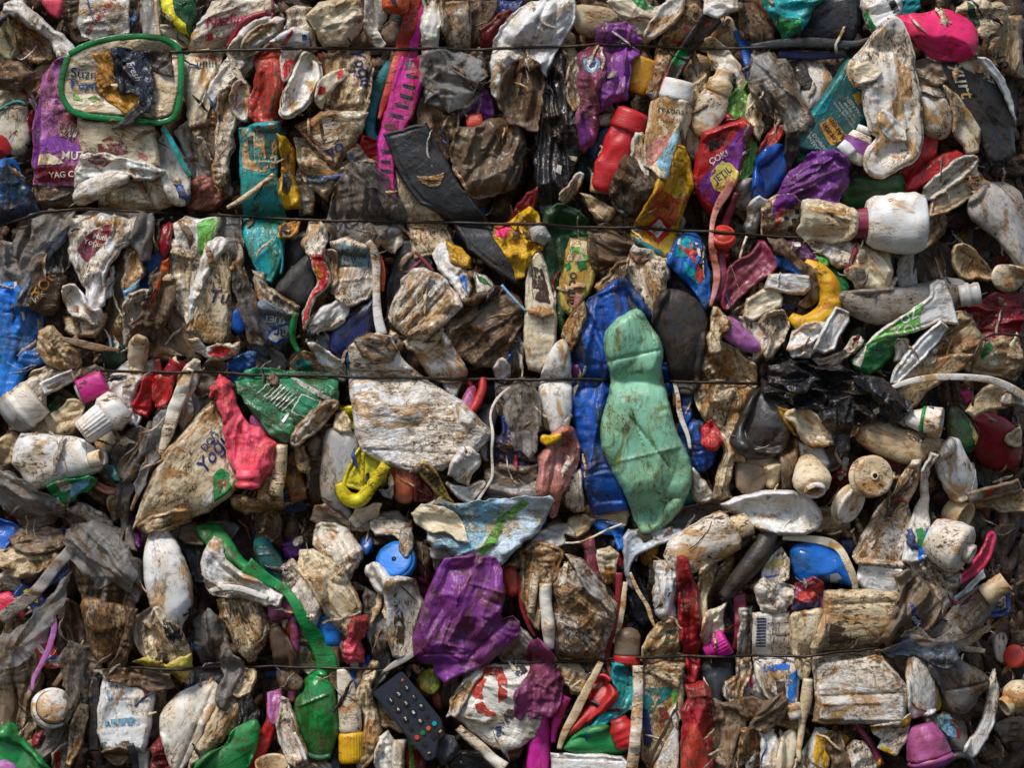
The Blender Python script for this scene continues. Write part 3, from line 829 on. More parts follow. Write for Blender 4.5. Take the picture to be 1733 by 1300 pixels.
I('packet','packet','dark green packet with a ragged yellow border at the top edge','P',3,'102,-3 126,-3 124,10 121,23 114,18 108,11 104,6','gd',.2,am=.6,parts=[('p','border','102,-3 110,-3 112,8 119,14 121,23 114,18 108,11 104,6','y2',.3)])
I('foil','foil','black and silver crumpled foil scrap right of the green packet','C',2,'124,2 131,1 129,9 124,16 121,12','st',.3,gloss=.2)
I('crushed_carton','carton','cream carton end with black stains above the green rimmed tub','X',2,'100,15 110,15 123,21 121,27 110,27 102,22','c2',.8)
I('plastic_film','film','brown grey film crumpled at the top between green packet and pink carton','F',1,'126,-3 142,-3 138,4 130,12 124,14','n',.7)
I('crushed_carton','carton','pale pink carton slanting down from the top with pink scribbled script','B',3,'140,-3 172,-4 180,2 170,12 158,20 148,31 120,32 124,20 131,9','w',.5,am=.6,tilt=(-.15,.2),parts=[('t','Nazlim',145,12,7,9,'pk',.3,.2),('p','print','131,22 138,19 138,25 132,25','cr',.5),('p','fruit','146,22 150,21 149,25 146,25','gl')])
I('crushed_carton','carton','long stained carton panel with a faded barcode right of the green rim','B',3,'118,33 142,32 140,42 138,54 133,68 129,80 126,90 122,74 118,56','c2',.65,am=.6,parts=[('p','label','124,34 141,33 140,38 125,38','sal',.6)]+[('p','barcode',f'{x},38 {x+.6+.4*(x%2)},38 {x+.6+.4*(x%2)},42 {x},42','k2') for x in range(126,140,2)])
S('rope','rope','dark red twisted rope running down from the pink carton top',3,'172,7 160,10 152,19 146,29',[4,5,4],'rd',.4,wob=1,am=.3)
I('plastic_sheet','sheet','smooth white ribbon-like fold bending over beside the red rope','F',3,'149,30 158,18 172,10 182,12 176,17 166,20 160,30 152,46 141,60 135,66 134,60 141,44','w2',.35,T=12)
I('plastic_sheet','sheet','second white fold curving down under the upper ribbon fold','F',2,'160,30 166,24 178,20 182,26 168,31 156,46 150,60 147,62 149,48','w',.45,T=10)
I('crushed_bottle','bottle','narrow white bottle folded lengthwise left of the oval loop','B',3,'141,60 148,52 151,66 150,84 147,104 141,122 137,114 139,94 141,76','w',.45,T=16)
I('crushed_bottle','bottle','thin cream fold squeezed between barcode carton and white bottle','B',2,'133,66 141,56 142,72 137,92 134,104 128,104 127,90 130,80','c2',.6,T=13)
I('crushed_cup','cup','oval loop of a folded white cup beside the red folds','D',3,'151,52 157,50 161,58 161,72 156,79 151,74 149,62','w2',.55,rw=3,dep=9)
I('crushed_bottle','bottle','dark red crushed bottle with three deep lengthwise folds','B',3,'164,32 170,27 176,31 184,30 188,42 186,60 181,80 172,84 163,79 161,64 166,48','r2',.45,T=18)
I('plastic_film','film','pale translucent film end below the narrow folded bottle','F',2,'128,88 138,98 146,108 146,124 138,130 126,118','g2',.4)
I('plastic_film','film','purplish brown crumpled film above the second wire beside the stick','C',2,'119,118 130,113 139,118 142,130 131,135 119,132','sal',.7,film=.05)
I('crushed_tub','tub','white tub side with teal rim at left border under the brown crumple','S',2,'-6,70 12,64 15,70 17,90 9,101 -6,90','w',.4)
S('plastic_strip','strip','curved teal rim strip on the white tub at the left border',3,'-4,71 4,66 11,64 15,67',2.6,'tl',.3)
I('plastic_film','film','brown crinkled dirty film lump at the left border below the first wire','C',3,'-6,40 6,38 12,40 20,46 17,54 8,57 -6,53','t',.95,T=14)
I('plastic_film','film','long pale brown film fold running up to the green rim from the left','F',1,'-6,58 10,52 22,42 40,36 44,40 30,44 20,58 6,68 -6,72','c',.7)
I('packet','packet','small red and white packet corner left of the purple pouch','P',2,'14,60 23,53 26,58 21,70 18,88 16,76 19,68','rd',.3,parts=[('p','band','14,60 17,58 21,66 19,70','w2')])
L('screw_cap','cap','round red screw cap at the left border above the blue bottle',4,(-3,96),(3,93),[('cap',((0,7),(.9,7),(1,6)),'r',.2,{'rib':20,'dent':0}),],lean=8,sq=1)
I('crushed_bottle','bottle','bright blue dented bottle shoulder at the left border under the red cap','S',3,'-6,103 5,101 10,107 12,118 -6,120','b3',.3)
I('plastic_sheet','tarp','dark blue muddy plastic sheet at the left border touching the second wire','P',3,'-6,110 6,106 14,114 20,130 23,137 10,141 -6,146','b2',.75,am=.7)
I('pouch','pouch','purple and pink refill pouch with a red band along its foot','P',3,'26,46 33,40 43,36 46,44 44,70 48,80 53,90 54,110 48,118 20,118 19,104 21,80 24,62','lv',.25,am=.5,T=10,ax=90,bn='body',tilt=(.05,.05),parts=[
 ('p','side_panel','25,60 22,62 17,82 18,104 23,112 25,96 24,78','pu'),('p','wave','24,90 36,86 46,92 54,94 54,99 38,97 24,101','pu2'),('p','picture','23,99 30,98 38,102 40,105 23,106','c2'),('p','red_band','20,108 54,106 54,116 20,117','rd'),
 ('t','Vin',43,83,10,-4,'c2',.25,.9),('t','Vin',43,83,10,-4,'nv',.25,.1),('t','MUT',46,100,5.5,-2,'w2',0,.3),('t','YAG COZ',42,112,4,3,'w2',0,.25)])
I('plastic_tray','tray','muddy see-through tray corner with square cells under the purple pouch','P',2,'20,117 48,117 50,126 46,132 24,134 20,126','n',.7,am=.8)
# green rimmed tub with what lies in it
I('cheese_tub','tub','green rimmed cheese tub lid with blue handwriting and food remains','D',4,'42,42 46,36 56,31 75,26 95,25 108,27 114,33 115,55 112,72 106,76 90,75 70,73 50,72 42,66 40,54','c2',.45,T=8,dep=9,rw=3,am=.35,tilt=(0,.05),dz=8,parts=[
 ('t','Süzn',54,47.5,6.5,-4,'b',0,.15),('t','Peyn',54,54.5,6.5,-4,'b',0,.15),('p','leaf_print','47,60 53,62 53,65 47,64','gl',.5),('p','leaf_print','56,63 61,61 64,64 60,66','gl',.5)])
S('tub_rim_band','rim','translucent dark green rim around the cheese tub with handwriting',5,'45,35 56,28.5 75,24 95,23 108,25 116,31 117,44 116.5,60 114.5,73 108,79 96,79 72,76.5 50,74.5 42,68 39,58 41,46 44,36',[4,4,4],'gr',.3,wr=.2,gloss=.12,flat=3.6,am=.06,up=.5,dz=-6)
I('food_remains','food','yellow crumbly food remains clinging inside the green rimmed tub','C',5,'62,36 70,34 76,40 76,52 84,60 91,64 91,68 82,71 72,66 65,60 62,50 64,44','yo',.9,T=6,edge=3,wr=1)
I('foil_packet','packet','dark blue grey foil packet with faint white script in the cheese tub','P',6,'73,31 86,33 94,34 97,46 99,54 97,74 93,73 92,62 86,60 77,60 76,48','kb',.25,T=7,gloss=.25,parts=[('t','Fresh',87,46,4.5,-62,'g2',.3,.1)])
I('foil','foil','dark wrinkled foil flap folded into the upper right of the cheese tub','P',5,'94,33 106,31 110,34 111,50 104,47 97,44','st',.4,T=5)
I('foil','foil','grey foil wedge hanging over the lower green rim','P',6,'92,66 93,74 86,80 72,83 82,76','k3',.3,T=5)
# below the tub
I('crushed_tub','tub','cream tub wall with a blurred pink flower print below the green rim','X',3,'49,78 72,80 98,83 99,92 101,106 88,106 70,100 53,98 51,88','c2',.5,T=10,am=.5,tilt=(0,.1),parts=[('p','flower','62,91 70,88 80,92 82,98 72,101 63,98','mv',1.0),('p','spot','88,98 94,98 94,103 89,102','pk2',.7)])
I('crushed_tub','tub','white torn tub fold with pink flecks under the flower printed wall','B',3,'53,98 70,101 88,107 101,107 106,111 98,114 87,115 82,111 68,115 55,121 48,124 48,112','w2',.55,tilt=(0,.25),parts=[('p','flecks','54,99 66,101 72,104 66,108 56,104','mv',1)])
I('crushed_bottle','bottle','rounded white bottle end lying on the second wire below the torn tub','S',4,'46,124 52,117 68,113 83,112 84,117 72,122 60,129 51,132 46,130','w2',.45,am=1.5)
I('crushed_tub','tub','cream tub side with a faded stamp resting on the second wire','B',2,'62,127 76,119 86,114 92,123 101,130 98,134 60,134','c2',.55,T=12)
I('crushed_bottle','bottle','wrinkled white corner left of the smooth white slab above second wire','B',2,'86,113 100,110 106,120 110,130 96,134 90,124','w',.6)
I('plastic_sheet','sheet','smooth white slab between blue strip and torn tub','S',2,'98,90 104,82 112,94 120,106 122,118 120,131 110,132 104,120 101,106','w',.3,T=12)
S('plastic_strip','strip','narrow turquoise strip slanting down from the green rim',4,'105,82 110,90 115,100 119,108 123,114',3.4,'tl2',.45,flat=1.8)
I('plastic_film','film','white film sliver between turquoise strip and barcode carton','F',1,'112,82 118,76 128,100 130,116 122,112 116,96','w',.5)
# teal tube, stick
tile(1,0)
I('squeeze_tube','tube','long flattened teal and cream tube crossing the second wire','X',3,'-9,83 0,81 15,79 17,88 14,104 13,112 15,124 18,140 18,152 17,165 14,175 10,182 4,178 -2,165 -7,150 -8,130 -9,104','tl2',.6,T=13,am=.8,ax=90,parts=[('p','cream_end','-9,83 15,79 15,92 13,108 3,111 -8,108','c2',.9),('p','teal_print','-5,88 -1,87 0,104 -4,103','tl',.8),('p','teal_print','6,86 10,85 11,100 7,103','tl',.8)])
S('stick','stick','pale wooden-looking stick lying diagonally across the teal tube',5,'-18,134 -8,129 3,121 13,113',[2.5,4,4,3.6],'c2',.45,dz=-4)
I('crushed_bottle','bottle','yellow and black packet fold right of the teal tube','P',3,'16,86 20,90 25,98 24,112 27,120 28,134 20,134 16,126 18,112 17,100','y',.45,T=15,am=1.3,parts=[('p','dark_print','18,112 22,110 24,118 21,126 18,124','k2')])
# ================================================================== second row, left
tile(0,1)
I('plastic_film','film','grey lilac film arches over the left border just below the second wire','F',3,'6,34 10,24 18,16 32,14 44,14 47,18 40,24 34,30 30,42 26,50 18,62 14,74 12,78 12,60 14,46 8,42','g',.6,T=14)
I('plastic_film','film','thin pale film pleats running down to the chocolate coloured wrapper','F',4,'30,28 38,22 44,26 36,36 28,48 24,58 18,76 11,77 16,62 20,46','gb',.4,T=9)
I('plastic_bag','bag','cloudy lilac bag at the left border above the bright blue barrel','F',2,'-6,34 8,34 12,44 16,52 14,64 6,66 -6,62','g2',.35,T=12,film=.05)
I('plastic_bag','bag','clear brown bag with shiny bubble left of the white carton with red leaf','F',2,'28,44 34,30 44,28 46,46 46,58 38,62 30,52','g',.6,T=14)
I('wrapper','wrapper','chocolate brown wrapper with gold letters left of the white folded tub','P',4,'24,46 32,52 38,54 43,56 40,66 38,76 34,81 26,80 17,77 20,62','br',.25,T=9,am=.8,gloss=.2,parts=[('t','TOR',29,62,7,58,'yo',0,.25),('t','kek',25,70,4.5,50,'c2',.2,.2)])
I('plastic_film','film','dark torn film under the chocolate wrapper','F',1,'24,80 40,80 42,92 30,92 22,86','br',.5)
I('milk_carton','carton','white folded carton with a dull red leaf shaped print and white lettering','B',4,'46,20 56,14 72,14 88,15 91,20 86,28 78,38 70,48 66,60 66,74 62,78 58,78 56,66 50,54 44,42 44,30','w2',.4,T=16,am=.8,ax=80,parts=[('p','leaf_print','73,22 72,29 64,38 56,47 53,44 50,40 54,32 60,26','m',.2),('t','Mutlu',65,31,3.6,-12,'w2',.1,.2),('t','Yoğurt',61,35,3.6,-12,'w2',.1,.2)])
I('crushed_tub','tub','white hooked tub lip hanging below the leaf printed carton','D',4,'40,64 46,61 52,66 58,78 65,77 66,82 62,90 54,84 46,82 41,74','w2',.4,T=14,rw=5,dep=9)
I('crushed_tub','tub','cream tub bottom corner under the hooked lip','B',3,'40,82 50,84 58,82 66,80 64,88 58,95 48,94 41,90','c2',.6,T=12)
I('crushed_bottle','bottle','narrow bottle with red top stripe between two brown films','B',3,'65,52 71,50 72,60 70,68 66,72','w',.6,T=8,parts=[('p','red_stripe','65,52 69,50 70,56 66,59','r')])
I('plastic_film','film','long brown film fold falling from the leaf carton towards the slate strip','F',2,'70,52 78,42 82,40 80,58 78,74 72,88 64,98 58,94 66,84 70,70','t',.8,T=14)
I('plastic_bag','bag','grey knotted film bunch hanging from the second wire right of leaf carton','F',4,'88,22 92,16 97,16 99,22 96,34 94,44 92,46 88,40 85,32','g',.6,T=12)
I('crushed_bottle','bottle','bent cream bottle neck hanging left of the blue grey sheet','B',3,'80,36 84,32 86,40 90,46 91,54 88,58 84,64 79,66 80,50','c2',.75,T=14)
I('packet','packet','tiny striped blue and white foil corner left of the blue grey sheet','P',3,'79,66 86,62 90,58 88,66 84,70 81,74','bl',.4,T=6)
I('plastic_sheet','sheet','blue grey flat sheet showing between the folds left of the green topped bottle','X',2,'92,46 104,38 106,44 102,58 98,66 90,70 88,64','b2',.6,T=5,am=.3)
I('crushed_bottle','bottle','hollow cream bottle wall left of the orange streaked rag','B',3,'82,70 90,66 98,66 97,72 92,82 86,90 82,98 80,104 78,92 79,78','w2',.4,T=14)
I('rag','rag','brown rag with an orange streak hanging under the blue sheet','F',4,'99,56 104,54 110,60 112,72 106,84 102,92 98,98 92,96 84,98 84,88 92,80 97,70','t',.8,T=13,ax=80,parts=[('p','orange_streak','101,58 104,55 104,62 100,72 98,80 95,76 98,66','o',.6)])
I('plastic_sheet','sheet','burnt black edged plastic end of the brown rag','C',4,'84,90 92,84 99,86 99,98 94,98 88,94 85,98','br',.6,T=8)
I('plastic_film','film','wide taupe film fan spreading down left of the tall lettered carton','F',3,'108,66 112,72 118,84 122,96 126,104 128,110 122,110 112,106 100,100 98,94 104,82','t',.45,T=9,am=.6)
I('crushed_bottle','bottle','smooth cream bottle spout under the burnt rag end','S',4,'84,98 90,94 96,97 94,106 91,116 90,130 86,132 83,120 82,108','c2',.3,T=14)
I('crushed_bottle','bottle','brown stained bulge to the left of the smooth cream spout','B',2,'72,86 78,80 80,92 82,106 76,104 70,100 68,94','c',.7,T=13)
I('milk_carton','carton','tall stained carton with a faded blue script fragment','X',4,'140,40 147,38 148,52 148,72 147,94 143,101 136,99 126,96 122,92 126,80 130,66 134,52','c2',.65,T=14,am=.7,ax=90,parts=[('t','Tu',141,70,9,-2,'nv',.3,.3)])
I('crushed_carton','carton','long folded white fin leaning left of the tall script carton','B',5,'134,36 142,30 148,36 142,42 136,52 131,64 127,76 124,86 122,86 124,72 127,58 130,46','w2',.55,T=10,dz=4)
I('crushed_bottle','bottle','white bottle wall with bright green wrap below the second wire','X',3,'112,22 118,18 128,20 140,17 140,28 136,34 132,40 130,49 126,48 118,44 113,34','w2',.5,T=12,am=.7,parts=[('p','green_wrap','126,22 130,19 139,17 140,28 134,36 130,48 128,42 127,32','gl',.4)])
I('crushed_bottle','bottle','black streaked white folded panel left of the white fin','B',3,'108,32 114,34 122,46 128,52 126,66 123,82 120,86 114,76 110,62 107,46','w',.8,T=14)
I('packet','packet','dark red speckled packet fold under the second wire','B',3,'103,24 108,20 110,26 108,40 105,46 102,38','rd',.7,T=10)
I('plastic_strip','strip','orange and red seam strip hanging below the speckled packet','B',3,'104,46 107,44 107,54 104,64 101,62','o',.7,T=6)
I('plastic_film','film','dark grey film column hanging from second wire left of the teal tube','F',3,'140,16 154,18 155,32 154,50 150,62 148,72 148,44 144,34 141,28','g',.5,T=14)
I('plastic_film','film','long slate film tail running down beside the tall script carton','F',3,'154,52 160,62 166,78 168,96 172,112 164,104 158,96 155,84 152,70 150,62','gb',.5,T=14)
I('screw_cap','cap','deep blue round cap behind the slate film tail','S',3,'149,80 153,76 157,82 158,92 153,94 149,90','b',.2,T=9)
I('barrel','barrel','bright blue barrel side with rim line at the left border','X',3,'-6,63 6,62 14,66 20,76 24,80 24,92 20,98 22,104 14,104 8,112 14,116 4,136 -6,142','b3',.35,T=9,am=.8,jag=5,cr=[(0,80,22,78,-3,1.5)])
I('plastic_sheet','sheet','darker blue fold with torn edge under the bright blue barrel','P',3,'14,104 22,102 28,108 26,114 18,116 10,112','b2',.5,T=8)
I('crushed_bottle','bottle','burnt brown bottle lump right of the bright blue barrel','C',4,'24,92 34,88 38,94 42,100 50,104 52,112 48,116 38,116 28,112 24,104','c',1.0,T=16)
S('slat','splinter','flat grey brown pointed splinter lying above the teal jar',5,'40,97 52,100 64,103 77,104',[3,5,5,1.5],'t',.4,flat=2)
I('jar','jar','dark teal jar side under the grey brown splinter','S',2,'62,104 68,98 76,100 80,108 76,116 66,118','td',.3,T=12)
I('crushed_bottle','bottle','cream bottle shoulder at the left above third wire beneath the burnt lump','B',3,'18,120 26,115 38,116 46,118 38,124 26,132 18,140 12,136','c2',.4,T=14)
I('crushed_tub','tub','rectangular white ribbed fold lying next to the cream shoulder, left','X',3,'28,122 40,118 50,116 48,122 36,128 28,132','w2',.5,T=8)
I('crushed_bottle','bottle','mottled brown bag scrap above the pink neck ring','C',3,'50,116 60,114 66,118 68,126 60,132 52,130 48,124','t',.8,T=9)
I('crushed_bottle','bottle','white bottle flank above the third wire under the smooth spout','S',3,'68,124 74,116 82,110 86,118 98,108 100,118 98,134 84,142 72,136','w2',.45,T=16)
I('plastic_sheet','sheet','red and yellow mixed wrapper scraps at the foot of the tall script carton','P',4,'122,96 128,97 132,104 140,100 150,102 156,98 154,108 144,110 132,108 126,104','w2',.6,T=8,parts=[('p','red_flash','134,106 142,101 150,103 146,108 138,110','r'),('p','green_edge','122,96 126,97 126,102 123,101','ye')])
S('plastic_strip','strip','scarlet folded tongue left of the dark red hollow tube above third wire',4,'100,110 102,120 100,130 97,142',[4,6,5,3],'r',.5,flat=4)
L('tube','tube','dark red hollow tube end crossing the third wire',4,(104,134),(116,112),[('body',((0,6),(.8,7),(1,6.6)),'rd',.4,{'open':1}),('lip',((.94,7.4),(1,7.4)),'r',.3,{'open0':1,'open':1})],sq=.8,lean=10)
I('crushed_bottle','bottle','brown crumpled sheet between the spout and the hollow red tube','C',3,'92,98 100,98 110,104 116,108 110,112 98,110 90,106','t',.8,T=9)
I('plastic_bag','bag','metallic blue crinkled bag right of the smoky bottle on third wire','C',4,'146,116 154,110 162,104 166,106 164,118 158,124 150,126 146,122','b2',.4,T=12,gloss=.18)
I('bottle','bottle','smoky translucent bottle tilted over the third wire','S',4,'126,120 132,112 140,108 145,112 144,122 140,132 130,134 124,130','g',.45,T=16,film=.08)
I('crushed_tub','tub','white leaning fold left of the smoky translucent bottle','B',4,'128,110 124,112 118,122 112,134 106,148 110,152 116,142 124,130 128,118','w',.6,T=10)
# ================================================================== third row, left
tile(0,2)
I('crushed_bottle','bottle','cream folded shoulder with white grooves above the grey jar dome, far left','B',4,'14,4 22,0 34,-4 38,4 28,10 28,20 24,24 18,14 12,12','w2',.55,T=14)
L('jar','jar','grey clear jar dome with white threaded collar at the left border',4,(4,28),(24,12),[('dome',((0,2),(.04,8),(.15,13),(.4,15)),'g',.4,{'sq':.8}),('collar',((.4,14),(.5,14.5),(.55,13.4),(.7,14),(1,13)),'w',.4,{'sq':.8})],sq=.75,dent=.05)
I('crushed_bottle','bottle','thin white ribbed edge strip next to the grey jar collar','X',4,'27,4 36,0 46,-4 48,0 38,6 30,9','w2',.4,T=6)
I('packet','packet','dark green speckled scrap left of the pink neck ring','C',3,'36,10 42,14 40,22 30,30 25,28 30,18','gd',.9,T=7)
I('crushed_bottle','bottle','tan crushed can side below the green scrap, left','B',3,'24,28 36,22 46,14 54,18 50,28 44,36 36,38 24,36 18,34','c',.6,T=14)
L('neck_ring','bottle','magenta neck ring with clear bottle end left of fluted white cap',5,(50,10),(68,2),[('clear_end',((0,5),(.2,6),(.3,6)),'g2',.3),('ring',((.1,8),(.75,8.6),(1,8.2)),'mag',.15,{'dent':.03})],sq=.6,lean=4)
L('crushed_bottle','bottle','white shampoo bottle with a tall fluted cap pointing down left',5,(80,16),(54,36),[('body',((0,8),(.1,12),(.35,12.5),(.5,9)),'w2',.5,{'sq':.7,'dent':.15}),('fluted_cap',((.42,9.6),(.6,9.4),(.95,8.2),(1,7)),'w2',.45,{'rib':22,'dent':0,'ns':88})],sq=.8,lean=12)
I('crushed_bottle','bottle','white bottle arm looping over the right of the fluted cap','B',4,'84,-2 90,0 86,8 85,18 90,26 88,31 84,30 82,20 80,10','w2',.4,T=10)
I('plastic_sheet','sheet','scarlet pointed fold under the third wire, left of dark red tube','B',4,'94,0 100,-4 100,6 98,16 94,26 88,22 86,18 92,10','r',.45,T=10)
I('plastic_sheet','sheet','scarlet wide fold hanging below the hollow dark red tube','B',4,'101,-2 114,-4 112,6 108,16 102,20 100,10','r',.4,T=10)
I('bottle','bottle','smooth cream square bottle lying sideways with its mouth to the right','S',5,'13,36 22,36 40,38 56,40 60,44 62,48 66,46 69,50 69,56 65,60 54,63 42,65 30,70 22,71 18,66 12,58 8,54','w2',.32,T=26,am=.5,rnd=1)
L('bottle_neck','bottle','open round mouth of the sideways cream bottle',6,(60,53),(68,51),[('rim',((0,5),(.5,5.4),(.95,5.4),(1,5),(.99,4.2),(.3,4)),'c2',.4,{'dent':.04,'open':1})],sq=1,lean=5)
L('screw_cap','cap','black rimmed jar neck hidden behind the fluted white cap',2,(62,46),(74,38),[('neck',((0,7),(1,7),(.98,5.6),(.4,5.4)),'c2',.5,{'open':1})],sq=.8,lean=6)
I('plastic_film','film','rolled tan strips behind the sideways bottle at the left border','B',3,'-4,42 6,36 13,38 8,52 4,56 -4,54','c',.6,T=9)
I('plastic_film','film','lilac grey clear bag bottom under the sideways cream bottle','F',3,'-6,62 6,56 12,60 18,70 20,80 10,88 2,84 -6,76','g',.5,T=14,film=.06)
I('plastic_film','film','brown bubble of clear plastic under the sideways bottle','F',3,'14,80 22,76 34,78 36,86 30,94 20,98 10,94 6,88','t',.6,T=12,film=.04)
I('wrapper','wrapper','shiny green white and blue chip wrapper below the bottle mouth','P',5,'32,70 38,67 46,66 58,64 62,66 56,72 48,76 42,82 36,84 34,80','gr2',.2,T=8,am=.7,gloss=.2,parts=[('p','badge','38,66 44,66 47,70 44,74 39,73','w2',.3),('p','blue_part','47,68 60,64 58,69 48,76 44,79','bl',.2),('p','white_square','34,79 38,77 39,82 35,83','w2'),('p','badge_print','40,67 44,67 45,71 41,72','yo',.3)])
I('crushed_cup','cup','dull pink cup rim curling left of the grey brown loop','D',4,'58,67 66,70 74,73 77,72 76,75 68,75 60,72','sal',.4,rw=2,dep=3,T=6)
I('plastic_bag','bag','large smoky see-through bag loop hanging below the fluted cap','F',4,'84,36 92,32 98,36 96,46 90,58 82,64 76,65 72,58 72,48 76,40','g',.55,T=14,film=.12)
I('plastic_film','film','brown clear film tail falling from the smoky bag loop','F',4,'96,30 104,22 108,18 104,34 100,50 96,60 88,70 82,78 80,92 83,104 87,112 82,110 78,98 75,80 76,70 86,62 92,50','g',.65,T=10,film=.04)
S('plastic_strip','strip','rust coloured inner fold of the smoky bag loop',5,'96,54 94,64 90,74 84,86',[3,4,3,2],'t',.6)
I('plastic_strip','strip','tiny teal strip edging the smoky bag loop','X',5,'70,56 73,58 76,64 78,66 74,66 71,62','tl',.3,T=3)
S('crushed_tube','tube','tall thin white folded tube between brown film tail and script carton',5,'124,-6 118,8 113,20 109,34 104,50',[5,9,9,8,3],'w',.7,flat=6,am=.4)
I('crushed_bottle','bottle','narrow white stained bottle between folded tube and dark film','B',3,'120,14 124,10 128,20 122,28 116,34 114,28','w',.7,T=10)
I('plastic_film','film','dark smoky film column under the third wire left of coral bottle','F',3,'126,-2 138,-4 140,4 136,12 132,22 126,24 124,12','g',.6,T=11,film=.05)
I('yogurt_carton','carton','big slanting white yogurt carton with dark blue script and green badge','X',5,'143,14 140,22 144,32 147,46 150,60 155,66 152,72 146,78 134,86 124,90 114,96 106,99 96,98 90,94 86,98 88,90 94,76 100,62 108,48 118,36 128,24 136,16','c2',.62,T=14,am=.6,ax=55,w=9,parts=[('t','Yoğu',138,49,9,54,'nv',.3,.45),('t','DOĞ',136,41,4.5,50,'nv',0,.2),('p','green_badge','138,68 139,62 143,58 148,62 150,72 146,76 139,80','gr2',.2),('p','badge_field','140,69 141,66 147,65 148,71 145,74 140,75','w2',.2),('t','%40\n%40',144,69,2.8,80,'r',0,.15),('p','white_foot','132,76 138,70 138,80 130,86','w2',.4)])
I('yogurt_carton','carton','soil caked bottom edge of the big slanting yogurt carton','B',6,'88,96 96,92 106,88 116,84 124,88 122,94 112,96 104,100 96,100','c2',.8,T=7,am=1.2)
I('crushed_bottle','bottle','fluorescent coral crushed bottle with twisted top and ringed neck','B',6,'142,-2 148,1 150,8 152,18 158,28 165,32 172,36 178,44 178,56 174,62 170,66 169,71 158,71 154,64 150,54 147,44 146,32 142,20 139,12 136,14 136,8','cr',.06,T=18,am=.8,lip=0,ax=85,gloss=.5,cr=[(149,16,158,40,-5,2),(163,34,166,54,-4,2)])
L('bottle_neck','bottle','ringed neck at the foot of the fluorescent coral bottle',6,(162,59),(162,71),[('thread',((0,7.4),(.2,7.4),(.25,8),(.45,8),(.5,7),(.7,7),(.75,7.8),(.95,7.6),(1,5)),'cr',.15,{'dent':.02})],sq=.9)
I('crushed_bottle','bottle','black stained tan scrap under the coral bottle neck','C',4,'148,78 156,77 166,80 174,74 182,76 182,84 170,86 158,88 150,84','c',.9,T=12)
S('plastic_strip','strip','dark grey brown torn edge under the yogurt carton badge',4,'122,92 130,86 140,80 150,74',[2,4,4,2],'br',.6,flat=3)
I('crushed_bottle','bottle','small cream oval tub under the brown film tail','D',3,'67,78 72,76 76,80 74,90 71,96 67,88','c2',.7,rw=3,dep=6)
# below: dark seam
I('crushed_bottle','bottle','bluish white crumpled bottle pointing right above the grey veil','B',4,'42,86 48,83 54,84 62,88 70,94 70,98 66,102 62,103 57,98 54,92 48,88','w2',.4,T=14)
I('plastic_film','film','dark grey shred left of the bluish white bottle tip','P',3,'38,88 46,88 56,94 58,100 50,100 44,96 40,92','g',.6,T=6)
I('plastic_sheet','sheet','royal blue sheet corner at the left border in the dark seam','X',3,'-6,92 4,96 10,99 4,106 0,112 -6,112','b',.3,T=6)
I('burnt_lump','plastic lump','burnt rusty lump with white crust at the left border','C',4,'4,104 12,99 24,98 36,100 42,104 40,110 30,112 18,114 8,110','t',1.0,T=14)
I('crushed_bottle','bottle','rusty brown bag bulge under the burnt lump at the left border','C',3,'-6,112 8,110 20,114 34,112 38,116 32,124 20,130 6,128 -4,122','c',1.0,T=12)
S('plastic_strip','strip','thin blue cap edge above the burnt rusty lump',3,'12,100 24,98 42,100',2,'b',.3)
I('crate','tray','dark blue slotted crate corner below the rusty bulge','X',2,'18,124 32,116 46,108 52,112 46,124 34,134 24,136','nv',.3,T=8,am=.2,parts=[('p','slot','26,128 29,126 31,129 28,131','k'),('p','slot','32,125 35,123 37,126 34,128','k')])
I('plastic_bag','bag','grey veil bag spreading wide over the lower left folds','F',4,'62,104 70,98 76,98 80,108 84,118 88,126 90,140 86,152 76,160 64,162 56,156 52,140 46,128 44,118 48,106 54,98 58,100','g',.65,T=18,film=.05,ax=80)
S('plastic_strap','strap','long grey film band bending down to the lower left corner',5,'54,98 46,112 36,122 26,136 14,146 0,156',[7,8,8,8,9,8],'g',.5,flat=3,am=.3)
I('plastic_film','film','brown film fold dropping from the seam beside the white pointed bottle','F',4,'78,112 84,112 90,122 94,132 95,144 92,136 86,130 80,122','g',.7,T=9)
I('crushed_bottle','bottle','tall white pointed bottle with a narrow twisted waist in the lower left','S',5,'97,98 100,95 106,98 114,108 120,120 124,132 124,146 120,156 116,162 119,176 125,198 120,200 112,182 106,164 100,152 96,140 94,124 94,110','w2',.35,T=24,am=1.2,cr=[(99,100,103,140,-4,2)])
I('plastic_film','film','purple speckled shred in the seam above the white pointed bottle','C',3,'74,88 80,86 84,94 88,104 92,106 88,110 80,104','pu',.7,T=6)
I('crushed_tub','tub','brown translucent block in the dark seam under yogurt carton','X',3,'115,98 122,96 132,97 134,104 130,108 120,107 115,104','n',.5,T=9)
I('plastic_film','film','dark clear strip in the seam right of the brown block','F',2,'132,96 142,96 150,100 146,104 138,105','g',.5)
I('plastic_sheet','grille','black ribbed grille in the shadow between two white bottles','X',1,'112,106 132,108 134,124 132,134 124,134 120,122','k2',.2,T=6,am=.2)
I('crushed_bottle','bottle','white shirt shaped crushed tub at lower left with a rolled lip','B',5,'134,110 138,104 142,108 146,118 154,124 164,128 172,134 182,140 182,148 172,146 160,142 148,142 138,140 132,132 131,120','w2',.45,T=18,am=.8)
S('broken_rod','strip','black rod in the dark seam with an orange tip',2,'136,108 146,114 154,118',3,'k3',.3)
